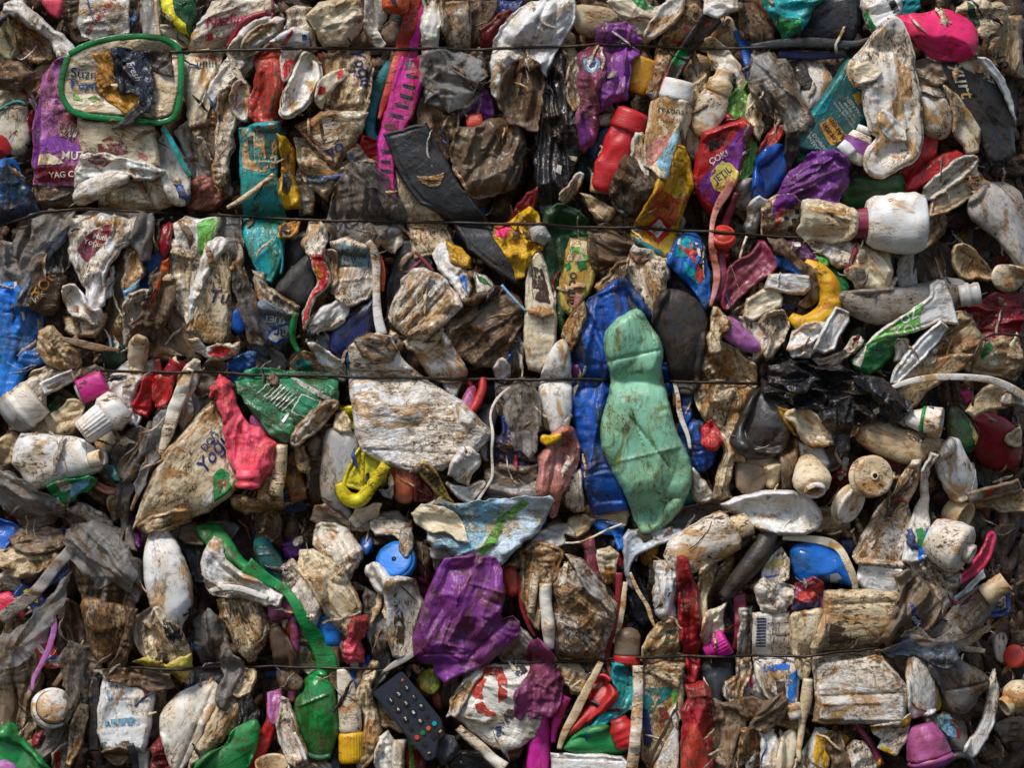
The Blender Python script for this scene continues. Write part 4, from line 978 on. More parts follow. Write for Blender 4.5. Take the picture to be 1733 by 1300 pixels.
# ================================================================== fourth row, left
tile(0,3)
I('packet','packet','white and magenta packet corner under the dark crate at the left border','B',2,'-6,8 0,4 8,10 14,15 10,18 2,16 -6,20','w',.6,T=8)
I('crushed_bottle','bottle','hot pink bottle wedge at the left border under the speckled white strip','S',3,'-6,20 4,17 8,20 14,30 15,34 6,34 -6,36','hp',.15,T=12)
I('wrapper','wrapper','yellow and navy wrapper strip with red squiggle beside the pink wedge','X',3,'8,18 14,12 22,16 26,22 34,34 32,42 26,38 20,30 14,24','nv',.2,T=6,parts=[('p','yellow_panel','14,16 18,14 23,19 23,25 18,22','y2'),('p','red_squiggle','16,18 20,17 22,23 19,22','r'),('p','yellow_panel','28,34 32,34 33,40 30,39','y2'),('p','striped_panel','7,19 12,20 18,26 21,33 14,28','w2')])
I('plastic_bag','bag','large reddish brown blurred bag filling the lower left border','F',4,'-8,38 4,36 16,34 22,40 18,52 22,62 26,70 24,84 22,96 20,106 14,112 4,108 -8,110','t',.35,T=14,film=.05,wr=.3)
I('wrapper','wrapper','red white and orange wrapper peeking right of the reddish brown bag','P',3,'19,50 24,44 32,52 36,60 40,66 32,66 24,62 20,60','r2',.4,T=6,parts=[('p','white_bar','21,52 23,50 38,64 34,65','w2')])
S('plastic_strip','strip','violet grey translucent ribbon hanging left of the fanned brown shreds',5,'34,28 36,38 32,52 26,64 22,72 21,80',[2,4,4,3.6,3,2],'lv',.6,flat=2)
I('plastic_film','film','dark film hollow with fanned brown shreds at lower left','F',2,'36,20 44,26 52,38 56,50 54,62 44,68 36,64 34,48','br',.5)
S('plastic_strip','strip','thin tan shred crossing over the fanned film',4,'30,64 40,58 50,52',[1.4,2.4,1.4],'t',.3,flat=1.5)
S('plastic_strip','strip','brown shred curving down to the dotted jar lid',4,'53,48 48,60 40,70 34,78',[1.5,3,4,3],'t',.4,flat=2)
L('jar','jar','white dotted jar lid with dark ring facing out in the lower left',5,(33,92),(37,89),[('collar',((-.3,12),(.3,13.4),(.8,13.2)),'w2',.3,{'dent':.03}),('groove',((.8,11.4),(.82,11.2)),'k2',.2,{'dent':0}),('lid',((.82,10.8),(1.1,10.8),(1.25,9.8)),'w2',.4,{'dent':.02})],sq=1,lean=22)
I('plastic_film','film','brown film shreds running over the right side of the jar lid','F',5,'44,66 50,60 54,66 52,80 48,90 44,96 48,84 42,76','t',.5,T=7)
S('plastic_strip','strip','black flat bar standing in the lower left',4,'60,72 60,90 60,106 60,120',[7,7,7,7],'k2',.25,flat=3,am=.02)
I('plastic_film','film','tan folds falling between the fanned film and the black bar','F',4,'48,60 56,50 64,60 62,72 56,84 52,92 48,98 44,100 48,84','t',.6,T=10)
I('crushed_bottle','bottle','dotted cream spine-like fold left of the black bar','B',5,'53,88 56,90 56,100 53,112 50,122 46,130 43,128 44,114 48,100','c2',.7,T=9)
I('plastic_film','film','grey clear strips criss-crossing at the lower left foot','F',3,'22,106 34,102 44,98 42,110 36,120 28,126 22,118','g',.5,T=8,film=.05)
I('packet','packet','small red and white packet part showing at the lower left foot','P',3,'20,110 26,108 24,116 18,118','rd',.3,T=5)
I('crushed_bottle','bottle','emerald green bottle sloping down at the lower left corner','S',4,'-6,112 2,104 6,101 10,103 12,110 18,116 26,124 34,134 30,140 -6,140','gr2',.15,T=22,gloss=.3)
I('crushed_bottle','bottle','pale lilac bottle end at the very lower left corner','S',5,'-6,128 4,125 10,128 13,134 12,140 -6,140','lv',.1,T=10)
I('crushed_bottle','bottle','red and white strip at the bottom edge beside the cream spine fold','B',3,'36,120 42,114 44,118 42,134 36,140 34,130','w2',.4,T=6,parts=[('p','red_side','36,120 39,117 37,138 34,138','r')])
I('crushed_bottle','bottle','olive stained cup hanging inside the wide grey veil at lower left','S',5,'52,22 60,20 72,24 82,26 84,36 80,46 76,54 70,62 64,62 58,54 56,40','c',1.0,T=12,am=1.3)
I('plastic_film','film','grey torn veil end pointing down beside the white label tub','F',5,'84,26 90,26 86,40 84,54 80,66 78,74 74,72 70,66 76,58 80,44','t',.7,T=9)
I('crushed_cup','cup','clear ringed cup edge left of the yellowed ear shaped bottle','D',4,'86,36 92,30 98,26 102,26 96,34 93,42 96,52 104,62 96,62 88,54','g2',.5,T=8,rw=3,dep=6)
I('crushed_bottle','bottle','yellowed ear shaped bottle fold with black oval burn in the lower left','B',5,'101,27 106,26 112,34 118,42 122,52 124,62 118,66 110,65 100,63 94,56 92,44 95,36','c2',.6,T=15,am=.9,parts=[('p','black_burn','107,32 112,32 119,40 119,49 114,50 109,44','k',.8)])
I('crushed_bottle','bottle','yellowed flat foot piece lying on the fourth wire under the ear shape','X',5,'86,62 96,58 108,64 118,58 124,56 124,66 122,70 118,74 112,70 96,67','ye',.4,T=6)
I('plastic_film','film','brown knot of film at the fourth wire left of the white label tub','F',5,'68,66 80,66 96,66 110,70 112,78 98,80 80,76 70,72','t',.6,T=7)
I('crushed_tub','tub','white label covered tub with blue prints and orange smudge at the lower left','X',4,'66,72 80,74 94,74 98,82 96,96 95,110 92,120 86,118 76,118 68,118 64,108 64,92 66,80','w2',.6,T=16,am=.6,ax=90,parts=[('p','blue_smear','68,78 76,76 78,84 70,86','bl',1),('p','orange_smudge','92,77 98,77 98,83 93,84','o',.6),('p','blue_print','68,99 90,97 90,102 69,103','bl',1),('p','blue_print','66,113 84,112 84,115 67,117','bl',1)])
I('crushed_cup','cup','brown rolled lip at the foot of the white label tub','D',4,'66,118 80,116 84,118 82,126 76,130 68,126','t',.7,rw=2,dep=7)
S('plastic_strip','strip','short dark bar under the right foot of the white label tub',4,'85,114 87,124 88,134',[5,5,4],'k3',.3,flat=3)
I('crushed_bottle','bottle','speckled column at the bottom edge right of the short dark bar','B',3,'88,120 94,120 95,134 88,138','w',.7,T=8)
I('plastic_film','film','brown bag folds between the white label tub and the pale diamond bag','F',3,'96,76 104,78 106,90 104,104 102,114 96,112 95,96','n',.6,T=12)
I('packet','packet','red crumpled packet at the bottom edge under the brown bag folds','C',4,'98,118 103,110 107,114 108,124 112,134 100,138 97,128','rd',.5,T=9)
I('crushed_bottle','bottle','pale diamond shaped crushed bottle in the lower left','S',5,'106,92 114,84 122,79 134,75 140,76 141,84 138,94 134,102 130,112 124,122 118,132 112,134 108,122 104,108 103,98','w',.4,T=18,am=1.5,cr=[(138,78,116,130,-5,3)])
I('crushed_bottle','bottle','long brown veined bottle leaf right of the pale diamond bottle','B',5,'141,84 148,82 153,88 154,95 151,104 144,112 136,120 128,128 121,134 124,124 130,112 138,98','c2',.75,T=13)
I('plastic_film','film','dark smoky film wall beyond the twisted waist of the pointed bottle','F',3,'126,36 134,30 142,34 146,42 146,58 140,64 130,64 126,50','g',.5,T=12,film=.05)
I('plastic_film','film','smooth dark film below the fourth wire above the pale diamond','F',3,'118,68 134,66 146,64 150,68 142,74 128,76 118,82','gb',.5,T=8)
I('plastic_film','film','twisted grey film rope hanging across the fourth wire, left of the magenta post','F',6,'146,46 150,54 156,60 158,66 154,74 150,84 146,92 142,90 141,80 146,70 144,58','g',.7,T=10)
I('crushed_tub','tub','sharp folded lower part of the white shirt shaped tub','B',4,'142,22 152,20 166,22 170,30 172,42 168,52 164,60 160,62 156,52 150,42 144,32','c2',.6,T=15,am=1.1)
S('plastic_strip','strip','white ridge line across the shirt shaped tub',6,'136,16 142,13 154,13 164,16 174,20',[3,4,4,4,3],'w2',.5,flat=2)
I('crushed_cup','cup','small white ring cup dangling below the fourth wire right of film rope','D',5,'156,68 163,66 166,70 163,78 158,84 152,84 150,80 153,74','c2',.8,rw=3,dep=6,T=8)
I('plastic_sheet','sheet','dark hollow cloth left of the green rag at the bottom','F',2,'150,90 160,88 166,96 164,108 154,114 148,106','k2',.4,T=8)
I('crushed_bottle','bottle','emerald green crumpled sheet at the bottom edge left','S',5,'126,134 128,126 134,120 144,117 148,114 150,106 158,102 166,98 168,104 166,116 162,126 158,136 150,138 136,138','gr2',.35,T=14,am=1.4)
I('packet','packet','yellow and red slim packet right of the green crumpled sheet','X',4,'170,84 174,86 173,100 168,112 162,120 158,132 162,134 172,118 178,104','r',.4,T=7,parts=[('p','yellow_panel','170,88 173,92 168,108 164,114 166,100','yo')])
# ================================================================== upper middle left
tile(1,0)
I('crushed_bottle','bottle','cream bottle fold at top with a dark crease right of the red rope','B',3,'-3,18 12,14 18,20 8,28 -2,34 -8,36 -8,28','w',.5,T=12)
I('crushed_bottle','bottle','dirty white neck and shoulder folded at the top, left of the round bag','B',3,'21,6 28,2 36,3 33,10 38,20 37,30 34,31 22,30 19,24 22,16','w',.5)
I('packet','packet','small white packet with red wedge and blue square on the first wire','P',3,'11,27 18,22 26,18 34,21 34,30 16,31','w2',.5,T=8,parts=[('p','red_wedge','17,29 25,19 26,20 21,28','r'),('p','blue_square','31,22 34,22 34,26 31,26','b2')])
I('plastic_bag','bag','round cream bag with fine radial wrinkles at the top edge','P',4,'34,10 42,2 56,-2 68,0 70,10 67,20 62,26 58,31 48,31 43,26 38,18','c2',.55,T=22,am=1.1)
I('crushed_bottle','bottle','tan bottle flank between the round bag and the orange cup','B',2,'62,26 68,16 72,8 80,8 84,26 78,30 64,30','t',.5)
I('plastic_film','film','twisted grey white film tail above the first wire left of the red strip','F',3,'72,-2 83,-2 82,12 78,18 84,26 80,30 74,24 70,12','w',.55)
I('crushed_bottle','bottle','brown plastic bulge under the orange cup','S',2,'80,18 86,11 94,14 94,24 90,28 84,26','t',.6)
L('cup','cup','orange nested cup end hanging from the top edge',4,(92,-6),(91,7),[('body',((0,9),(.4,9),(1,7.4)),'o',.3,{'ring':5,'ra':.03})],sq=.9,lean=8)
S('plastic_strip','strip','long red flattened strip hanging beside the perforated magenta strip',3,'104,-4 101,10 96,26 92,42 86,58 80,76',[9,10,9,9,6,2],'r2',.45,flat=5,am=.2)
S('plastic_strip','strip','dark teal sheet edge behind the long red strip',2,'88,38 80,52 76,68 73,84 80,92 82,112',[7,9,7,7,5,4],'tl',.4,flat=6,am=.3)
# perforated magenta strip
S('perforated_strip','strip','upper stretch of the magenta strip, plain and creased, above the slots',3,'110,-4 106,14 102,28 100,38',[8,8,8,9],'mag',.35,flat=4)
def magenta(it):
    P=it['poly']
make_slots=[]
I('perforated_strip','strip','long magenta band pierced with a row of dark slots','X',4,'96,34 108,38 110,46 106,58 102,72 95,84 91,92 89,104 90,118 90,130 87,135 84,130 81,110 81,94 83,80 87,66 91,52','mag',.3,T=7,am=.35,ax=90,w=4,parts=
 [('p','slot',f'{x-4},{y-1.6} {x+4.4},{y+.6} {x+4.4},{y+2.8} {x-4},{y+.6}','k',.3) for x,y in ((102,48),(100,54.5),(98,61),(95,67),(92,73.5))]+
 [('p','slot',f'{x-3},{y-1} {x+3},{y-.5} {x+3},{y+1.4} {x-3},{y+1}','k',.3) for x,y in ((85,97),(85,104),(85,110),(84.5,116))]+[('p','crease_stain','98,38 103,37 101,43 97,44','k',.3),('p','crease_stain','84,79 93,80 92,84 84,83','rd',.8)])  # black and dark red patches laid across the creases
I('crushed_bottle','bottle','tall white fluted bottle left of the folded one at the top','B',3,'110,-3 121,-3 120,12 118,26 116,34 110,36 109,20','w',.45,T=18)
I('crushed_bottle','bottle','top-edge white bottle folded flat with a ladder-like inner fold','X',3,'121,-3 138,-3 139,14 138,28 128,30 123,20','w',.55,T=12)
I('plastic_film','film','grey brown draped film at the top edge beside the dark blue scrap','F',2,'138,-3 157,-3 154,8 146,16 142,26 139,24','t',.65)
I('plastic_sheet','sheet','dark navy scrap at the top edge above the red flap','P',1,'155,-3 175,-3 172,6 160,12 154,8','nv',.4)
I('plastic_sheet','sheet','dull red flap pointing down left of the ribbed white sheet','B',2,'146,18 158,8 166,4 168,8 158,18 153,28 148,28','rd',.4,T=9)
I('plastic_bag','bag','brown grey veined clear bag below the first wire in the middle','F',3,'115,32 130,32 148,31 149,44 147,54 140,68 134,74 124,70 112,66 108,50','g',.75,T=18,film=.06)
I('crushed_bottle','bottle','brown smeared bottle body under the veined clear bag','B',2,'106,54 122,68 134,76 128,96 122,108 112,100 106,88 100,82 104,66','t',.85,T=18)
I('plastic_sheet','sheet','violet triangular scrap below the ribbed white sheet','B',2,'149,54 153,62 155,76 144,74 135,73 140,64','pu2',.35,T=8)
L('screw_cap','cap','dull red oval cap lying under the violet scrap',3,(138,79),(148,77),[('cap',((0,5.5),(.8,5.5),(1,5)),'r2',.5)],sq=.8,lean=4)
I('plastic_sheet','sheet','long black rubber-like slab slanting across the second wire','X',4,'85,86 97,84 111,80 114,88 124,106 138,128 150,142 168,168 170,184 162,178 140,160 128,140 108,130 100,120 92,104','k2',.35,T=9,am=.35,w=4,tilt=(.05,.1),dz=2,gloss=.45)
I('plastic_sheet','sheet','small torn cream flake lying on the black slab','P',5,'106,114 114,115 122,112 121,118 117,121 110,118','c2',.5,T=2)
I('crushed_bottle','bottle','dark ribbed crushed container with bent ridges below the veined bag','B',4,'128,88 132,82 142,84 156,76 166,78 174,84 174,100 170,120 160,124 150,128 140,126 131,112 129,98','n',.75,T=20,ax=80,am=1.3,parts=[('p','stained_label','156,84 162,76 169,82 163,92 158,92','yo',1)])
I('plastic_sheet','sheet','orange and dark red cup pieces hidden left of the magenta band','B',2,'70,86 78,90 80,100 77,108 68,104','r',.5,T=8)
# left cluster
I('crushed_tub','tub','dirty white oval tub seen edge-on left of the swirled blue lettering','D',4,'31,34 36,34 42,40 42,52 36,66 24,76 17,75 19,64 26,48','w2',.5,T=14,rim=(2.2,'w2',.5))
I('wrapper','wrapper','white wrapper with red swirl beside the oval tub','P',3,'18,33 30,32 29,40 24,48 20,54 17,44','w2',.4,parts=[('p','swirl','20,38 25,38 23,46 20,52 18,46','r')])
I('crushed_carton','carton','cream carton with dark blue curly script above the diamond folded carton','B',3,'43,33 58,31 74,31 75,44 74,60 73,72 60,70 46,70 40,66 42,54 44,44','c2',.6,am=.6,T=13,parts=[('t','Yoğu',69,42,8.5,-72,'nv',.3,.35)])
I('wrapper','wrapper','red and cream wrapper strip with tiny print across the script carton','P',4,'39,66 42,54 50,46 57,44 58,48 52,54 46,62 42,70','c2',.4,T=4,parts=[('p','red_end','52,46 57,44 58,48 54,51','r'),('p','red_patch','42,56 46,55 47,60 41,61','r')])
I('plastic_strip','strip','dark red and lime sliver under the first wire in the left middle','B',2,'40,31 48,32 56,38 57,44 48,40 40,36','rd',.4,T=6)
I('crushed_carton','carton','diamond folded cream carton corner with a dark blue OY print','X',4,'27,82 44,73 56,73 73,73 70,80 62,94 52,108 44,98 34,88','c2',.55,T=14,am=.5,tilt=(.05,.2),parts=[('t','yo',52,96,9,32,'nv',0,.45),('p','picture','44,77 50,76 57,82 54,90 46,92','w2',.8),('p','brown_streak','42,80 44,79 46,94 44,93','br',.6)])
I('crushed_bottle','bottle','stained cream crushed bottle hanging under the diamond carton','B',3,'27,88 34,90 44,100 51,109 60,104 68,92 70,98 62,112 50,120 46,128 38,122 29,108','c2',.7,T=15)
I('crushed_bottle','bottle','pale slim fold with turquoise line next to the yellow packet','B',2,'27,108 32,112 36,122 35,136 29,136 26,122','w',.5)
I('plastic_film','film','dirty grey clear bag with brown pleats crossing the second wire left of black slab','F',4,'50,130 53,120 60,112 63,104 70,104 76,110 84,124 92,128 97,140 95,148 88,154 80,150 74,160 60,160 52,156 47,144','g',.65,T=18,film=.05)
I('crushed_bottle','bottle','pinkish white long panel right of the pleated bag crossing second wire','X',3,'90,108 100,122 112,132 124,146 128,158 122,162 104,166 102,152 97,136 93,124','c2',.55,T=10,am=.6)
I('plastic_sheet','sheet','crimson sliver between the magenta band and the pale long panel','B',2,'90,106 92,130 98,142 101,150 97,152 90,134','m',.4,T=6)
# ================================================================== second row, middle left
tile(1,1)
I('crushed_bottle','bottle','brown and yellow packet tip below the second wire left of dark bowl','B',4,'17,24 22,20 28,20 27,26 22,31 16,30','y',.5,T=10,parts=[('p','brown_half','16,27 20,22 24,24 22,31 16,30','br')])
I('plastic_sheet','bowl','black rubber bowl with torn edge leaning left of the red yellow bottle','S',4,'12,66 20,56 28,48 36,40 38,50 40,62 36,72 30,78 22,72 14,68','k2',.3,T=18,gloss=.5)
I('plastic_sheet','sheet','dark grey curved sheet behind the black rubber bowl','S',2,'18,34 26,28 34,24 36,36 28,48 20,56','k3',.3,T=12)
S('plastic_strip','strip','thin teal edge strip between the painted tube and dark bowl',4,'15,30 18,38 18.5,48 17,55',1.6,'tl',.3)
I('crushed_bottle','bottle','white bottle twisting into a red and yellow printed waist','B',5,'37,20 42,20 47,25 48,34 44,38 44,46 49,56 47,64 42,68 38,70 35,84 32,92 32,82 37,68 42,62 40,52 36,44 32,38 31,33 35,26','w2',.4,T=15,am=.8,ax=80,parts=[('p','red_print','36,42 45,42 49,56 47,64 42,68 38,70 35,84 31,92 33,80 38,66 42,62 40,52','r',.2),('p','yellow_print','40,48 45,56 43,58 40,54','y',.2)])
I('crushed_bottle','bottle','white curved bottle fin below the black bowl, left of the blue oval logo','B',4,'0,52 4,54 8,64 14,68 22,74 28,78 27,82 20,80 10,76 4,70 0,60','w',.65,T=12)
I('pouch','pouch','smoky pouch with blue oval logo printed upside down','P',4,'-2,72 6,72 16,78 26,82 25,90 22,98 14,102 6,100 2,90','gb',.35,T=10,am=.6,parts=[('p','logo_ring','7,94 12,89 22,86 26,88 22,97 14,101 8,99','b',.2),('p','logo_center','9,95 13,91 21,88 23,90 21,95 14,99 10,98','g2',.2),('t','ar',16,93.5,6.5,168,'nv',0,.3),('t','SÜET',13,84,4.5,175,'w2',0,.2)])
S('plastic_strip','strip','green bottle edge curving beside the logo pouch',5,'28,80 25,88 25,98 29,106',[4,5,4,3],'gr',.2)
I('crushed_bottle','bottle','cream twisting bottle arm left of the dark slate drum','B',4,'46,76 56,72 60,76 58,84 50,90 42,92 38,100 34,98 36,88 40,84','w2',.5,T=14)
I('crushed_bottle','bottle','long cream bottle fold descending to the third wire below the slate drum','B',4,'34,100 38,98 42,104 50,108 56,114 60,120 56,124 48,120 42,114','w2',.5,T=12)
I('carton','carton','white box with pale blue label squeezed in the middle left','X',4,'50,35 60,32 74,38 76,50 77,64 72,70 64,74 60,76 54,70 50,66 53,58 53,46','w2',.5,T=13,am=.5,ax=90,cr=[(53,50,75,50,-4,1.5),(53,60,75,57,3,2)],parts=[('p','blue_label','54,35 74,39 74,50 54,49','bl',.7),('t','Pastorin',64,42,3.6,-6,'k3',.2,.15)])
I('crushed_bottle','bottle','white jug ear with dark hole left of the pale blue labelled box','D',4,'45,40 53,39 54,48 52,56 54,60 50,64 46,52','w',.5,rw=3,dep=10)
I('crushed_bottle','bottle','grey smeared bottle bulge crossing the second wire under the pleated bag','B',3,'48,18 60,14 70,22 78,30 80,36 74,38 60,36 50,30','g2',.6,T=14)
I('crushed_bottle','bottle','cream torn bottle scrap hanging under the pleated grey bag','B',3,'76,32 86,26 94,24 94,34 90,40 87,38 82,34','c2',.6,T=10)
S('crushed_tube','tube','tall white tube fold standing between labelled box and grey panel',5,'74,34 79,40 79,56 79,72 80,84 83,94',[4,6,5,5,6,7],'w2',.5,flat=6,am=.3)
S('plastic_strip','strip','thin orange and blue edge along the tall white tube fold',4,'81,42 84,52 83,66',[2,3,2],'o',.5,flat=2)
I('plastic_sheet','sheet','grey flat panel leaning behind the crimson sticks','X',2,'96,32 102,34 112,40 114,48 108,58 98,66 90,76 86,78 86,64 90,48','k3',.35,T=8,am=.3)
S('plastic_stick','stick','crimson stick crossing from upper left above the striped round tub',4,'104,40 110,46 116,53',[1.6,2.6,2.4],'m',.2)
S('plastic_stick','stick','second crimson stick leaning the other way beside the grey panel',3,'108,46 102,51 97,56',[3,2.6,1.8],'m',.3)
I('crushed_bottle','bottle','slate black drum side leaning left of the long white fins','S',3,'72,74 77,70 78,82 78,94 72,98 64,104 58,110 52,110 48,104 49,94 54,86 62,80','nv',.35,T=22,gloss=.3)
I('crushed_cup','cup','grey translucent cup part below the cream bottle arm','S',2,'36,96 46,94 50,96 50,104 44,110 36,104','gb',.3,T=9)
I('crushed_tub','tub','round white tub crushed into four deep diagonal ribs','B',5,'96,58 102,54 110,52 118,55 124,60 130,68 134,76 130,80 122,88 112,96 104,98 98,94 92,88 88,82 90,74','w2',.55,T=24,am=.5,cr=[(95,86,120,58,-8,2.5),(99,93,127,64,-9,2.5),(98,90,123,60,5,2),(92,80,112,56,-5,3)],ax=48)
I('crushed_bottle','bottle','torn pointed white bottle mouth above the ribbed round tub','P',4,'116,42 120,36 124,34 128,46 134,50 139,56 139,64 138,74 134,74 130,64 124,56 120,52','w2',.5,T=10,parts=[('p','blue_flash','132,56 136,54 138,58 138,68 135,64','b2')])
I('plastic_strip','strip','dark yellow band on the edge of the black slab below second wire','B',4,'126,32 132,38 138,44 140,50 132,48 128,44','y',.55,T=6)
I('packet','packet','small green and blue packet corner under the black slab','P',4,'143,54 150,58 156,64 152,70 146,70 144,62','w2',.4,T=5,parts=[('p','green_tip','143,54 150,58 154,63 146,60','gr'),('p','blue_tip','147,66 154,65 152,70 146,70','b2')])
I('plastic_bag','bag','brown grey stained tub wrapped in clear film beside the ribbed tub','F',4,'124,84 132,76 144,70 152,68 158,64 166,66 172,74 176,82 170,92 166,98 162,112 154,114 144,114 134,108 126,98 122,90','t',.8,T=22,film=.03)
S('plastic_strip','strip','thin blue edged strip right of the brown film wrapped tub',5,'160,62 165,68 170,73 176,79',1.8,'bl',.2)
I('crushed_bottle','bottle','white bottle hip left of the brown wrapped tub, above third wire','S',4,'104,98 112,96 118,92 122,92 126,98 130,106 136,114 138,120 134,124 118,126 110,116 104,106 99,102','w2',.4,T=18)
I('crushed_bottle','bottle','small round white bulge with black streaks under the ribbed tub','B',4,'99,98 104,94 112,88 118,84 122,90 118,98 112,106 106,106','c2',.7,T=12)
I('crushed_bottle','bottle','dark brown clear bottle neck between white tube fold and ribbed tub','B',3,'86,80 90,84 96,92 98,102 94,106 88,100 86,90','n',.8,T=12)
I('jerrycan','jerrycan','big cream jerrycan with woodlike brown streaks crossing the third wire','X',5,'62,102 70,96 80,94 88,96 92,104 96,112 106,120 114,126 124,132 134,138 140,144 148,152 154,158 150,164 142,172 132,176 122,181 112,183 98,181 84,178 72,170 66,160 65,150 63,134 61,118','w2',.72,T=20,am=.8,ax=5,w=9,cr=[(62,118,104,118,-5,2),(66,168,140,172,-4,1.6),(94,100,98,116,-3,2)],tilt=(.02,-.08),wr=.8)
I('plastic_film','film','slate smear folds on top of the big cream jerrycan','P',6,'64,98 74,94 86,96 92,104 90,110 78,112 70,108','g2',.8,T=7)
I('crushed_bottle','bottle','small white torn bottle tip above the third wire, right of the brown tub','B',4,'158,112 162,110 165,118 164,124 158,124 156,118','w2',.4,T=9)
I('plastic_film','film','grey brown folds dropping to third wire left of the long cream bottle','F',3,'162,96 170,94 174,100 174,114 176,126 166,128 166,112','g2',.6,T=11)
I('crushed_carton','carton','white crumpled carton with pale green print on the third wire','P',4,'20,118 26,110 32,106 38,108 44,116 42,122 30,122 22,122','w2',.6,T=9,parts=[('p','print','24,114 30,109 36,112 38,118 30,119','tl')])
I('plastic_film','film','pale grey film under the blue oval logo pouch','F',2,'-4,102 8,102 16,108 18,118 8,122 -4,118','g2',.4)
S('plastic_strip','strip','red seam strip behind the white and pink bits on the third wire',3,'138,124 142,132 138,138',[3,4,3],'r',.3)
# ================================================================== third row, middle left
tile(1,2)
I('wrapper','bag','green laminated bag printed with fine white lines and a label box','P',5,'-12,2 -6,-4 6,-6 20,-4 34,-4 44,-4 52,0 54,10 54,15 44,16 38,24 30,32 22,41 14,38 6,30 -2,20 -8,12','gb2',.3,T=12,am=.6,ax=-30,gloss=.22,parts=[('p','label_frame','31,10 44,15 37,27 24,22','w2',.2),('p','label_box','31.6,11 43,15.4 36.6,26 25,21.6','gb2',.2)]+[('p','print_line',f'{x},{y} {x+10},{y-9.4} {x+10.6},{y-9} {x+.6},{y+.4}','w2',.2) for x,y in ((6,12),(8,13.5),(10,15),(12,16.6),(14,18),(16,19.5),(18,21),(2,10))]+[('p','white_tab','18,28 22,22 23.6,23 19.6,29','w2',.2),('p','silver_scuff','23,0 26,-1 50,13 48,15 40,11','g2',.5)])
I('wrapper','bag','tuft of dirt and thread on the green laminated bag','C',6,'8,-1 12,-3 15,0 14,3 10,3','t',.8,T=3)
I('crushed_carton','carton','white torn foot of the green laminated bag','B',6,'24,40 26,34 32,28 40,20 46,15 54,15 54,19 50,24 42,32 34,40 30,44 25,44','w2',.6,T=9)
I('plastic_sheet','sheet','pinkish grey bottle panel squeezed between coral bottle and green bag','S',4,'-2,22 6,28 14,36 22,42 16,43 6,38 -3,32','mv',.4,T=8)
I('crushed_bottle','bottle','right hip of the coral bottle showing beyond its twisted neck','S',5,'-4,36 4,38 9,44 9,56 5,62 4,70 0,71 -4,60','cr',.2,T=14)
S('crushed_tube','tube','upright cream tube with rounded foot below the green bag',5,'18,43 17,56 15,68 14,76',[8,9,10,9],'c2',.6,am=.3)
S('crushed_tube','tube','shorter tan tube with black stained foot right below the coral bottle',4,'8,64 8,72 6,80',[9,10,10],'c',.8,am=.2)
I('packet','packet','yellow brown mesh like packet between upright cream tube and dark strands','X',3,'23,46 28,54 30,66 32,78 24,80 21,68 22,56','yo',.75,T=8)
I('plastic_strip','strip','brown curled strip hanging under the torn white bag foot','B',4,'26,44 32,46 34,58 34,62 30,60 26,52','c',.7,T=8)
I('crushed_bottle','bottle','dark orange and brown curled scraps below the torn bag foot','C',3,'34,42 40,38 44,40 44,50 38,54 34,50','t',.8,T=9)
I('plastic_film','film','brown film strands falling right of the mesh packet','F',3,'34,54 44,52 45,66 42,78 38,84 34,70','n',.6,T=9)
I('plastic_sheet','sheet','steel blue creased sheet in the seam left of the pale milky panel','P',2,'13,78 20,74 28,78 32,84 22,88 14,86','b2',.5,T=5)
I('crushed_bottle','bottle','milky translucent upright bottle panel left of the yellow basket','S',4,'46,34 52,32 60,34 66,36 68,48 64,62 58,72 54,76 60,86 64,92 60,96 52,88 44,82 43,68 44,52','g2',.3,T=14,am=.8)
I('crushed_bottle','bottle','cream knotted neck above the milky translucent panel','B',5,'52,24 58,22 62,28 62,34 56,35 52,32','c2',.6,T=9)
I('plastic_sheet','sheet','dark yellow sheet corner between jerrycan and the knotted neck','B',3,'56,20 64,18 65,34 60,30','y2',.5,T=6)
# yellow basket
I('basket','basket','bright yellow plastic basket wall behind the bristled handle','X',4,'69,46 80,50 88,56 84,66 74,72 66,70 58,70 62,58','y2',.4,T=6,am=.3)
S('yellow_basket','basket','bright yellow bristled V shaped handle of the basket',5,'55,68 58,76 64,80 70,79 76,70 82,62 86,56',[6,9,10,9,8,8,7],'y2',.25,ns=20,am=.12,up=.6)
S('basket_rod','basket','thin upright yellow rod of the basket',5,'71,48 71,58 70,68',2.4,'y2',.3)
I('crushed_bottle','bottle','copper brown smooth bottle with two dimples under the jerrycan','S',4,'90,54 98,54 105,56 106,66 104,76 100,82 92,80 88,70 87,62','bc',.2,T=17,am=1.2)
I('plastic_film','film','clear thin cup edge left of the copper brown bottle','D',4,'80,72 88,74 88,62 90,78 86,78','g2',.4,rw=2,dep=3,T=4)
I('packet','packet','dark red triangle pack with cream strip and brown squiggle letters','X',4,'105,60 112,66 118,74 119,78 112,80 105,80','rd',.3,T=8,parts=[])
I('packet','packet','cream strip with brown squiggles beside the dark red triangle','X',5,'104,57 110,54 116,58 121,68 126,78 130,82 124,82 118,74 110,64','ye',.4,T=4,parts=[('t','EMM',114,63,6,-50,'br',.2,.3)])
I('plastic_sheet','sheet','magenta cup fold with red lip beside the jerrycan shoulder','S',4,'132,20 138,8 143,4 144,10 140,22 136,26','mv',.2,T=9)
S('plastic_strip','strip','bright red lip of the magenta cup fold',4,'148,0 148,8 143,18 136,28',[5,6,6,5],'r',.2)
I('crushed_bottle','bottle','dark slate bottle flank right of the magenta cup fold','S',3,'142,28 150,16 158,18 156,30 150,42 146,40','k3',.4,T=12)
I('crushed_bottle','bottle','small white cup side between the pink fold and the wire','B',3,'122,-2 134,-4 132,6 128,14 124,8','w2',.5,T=9)
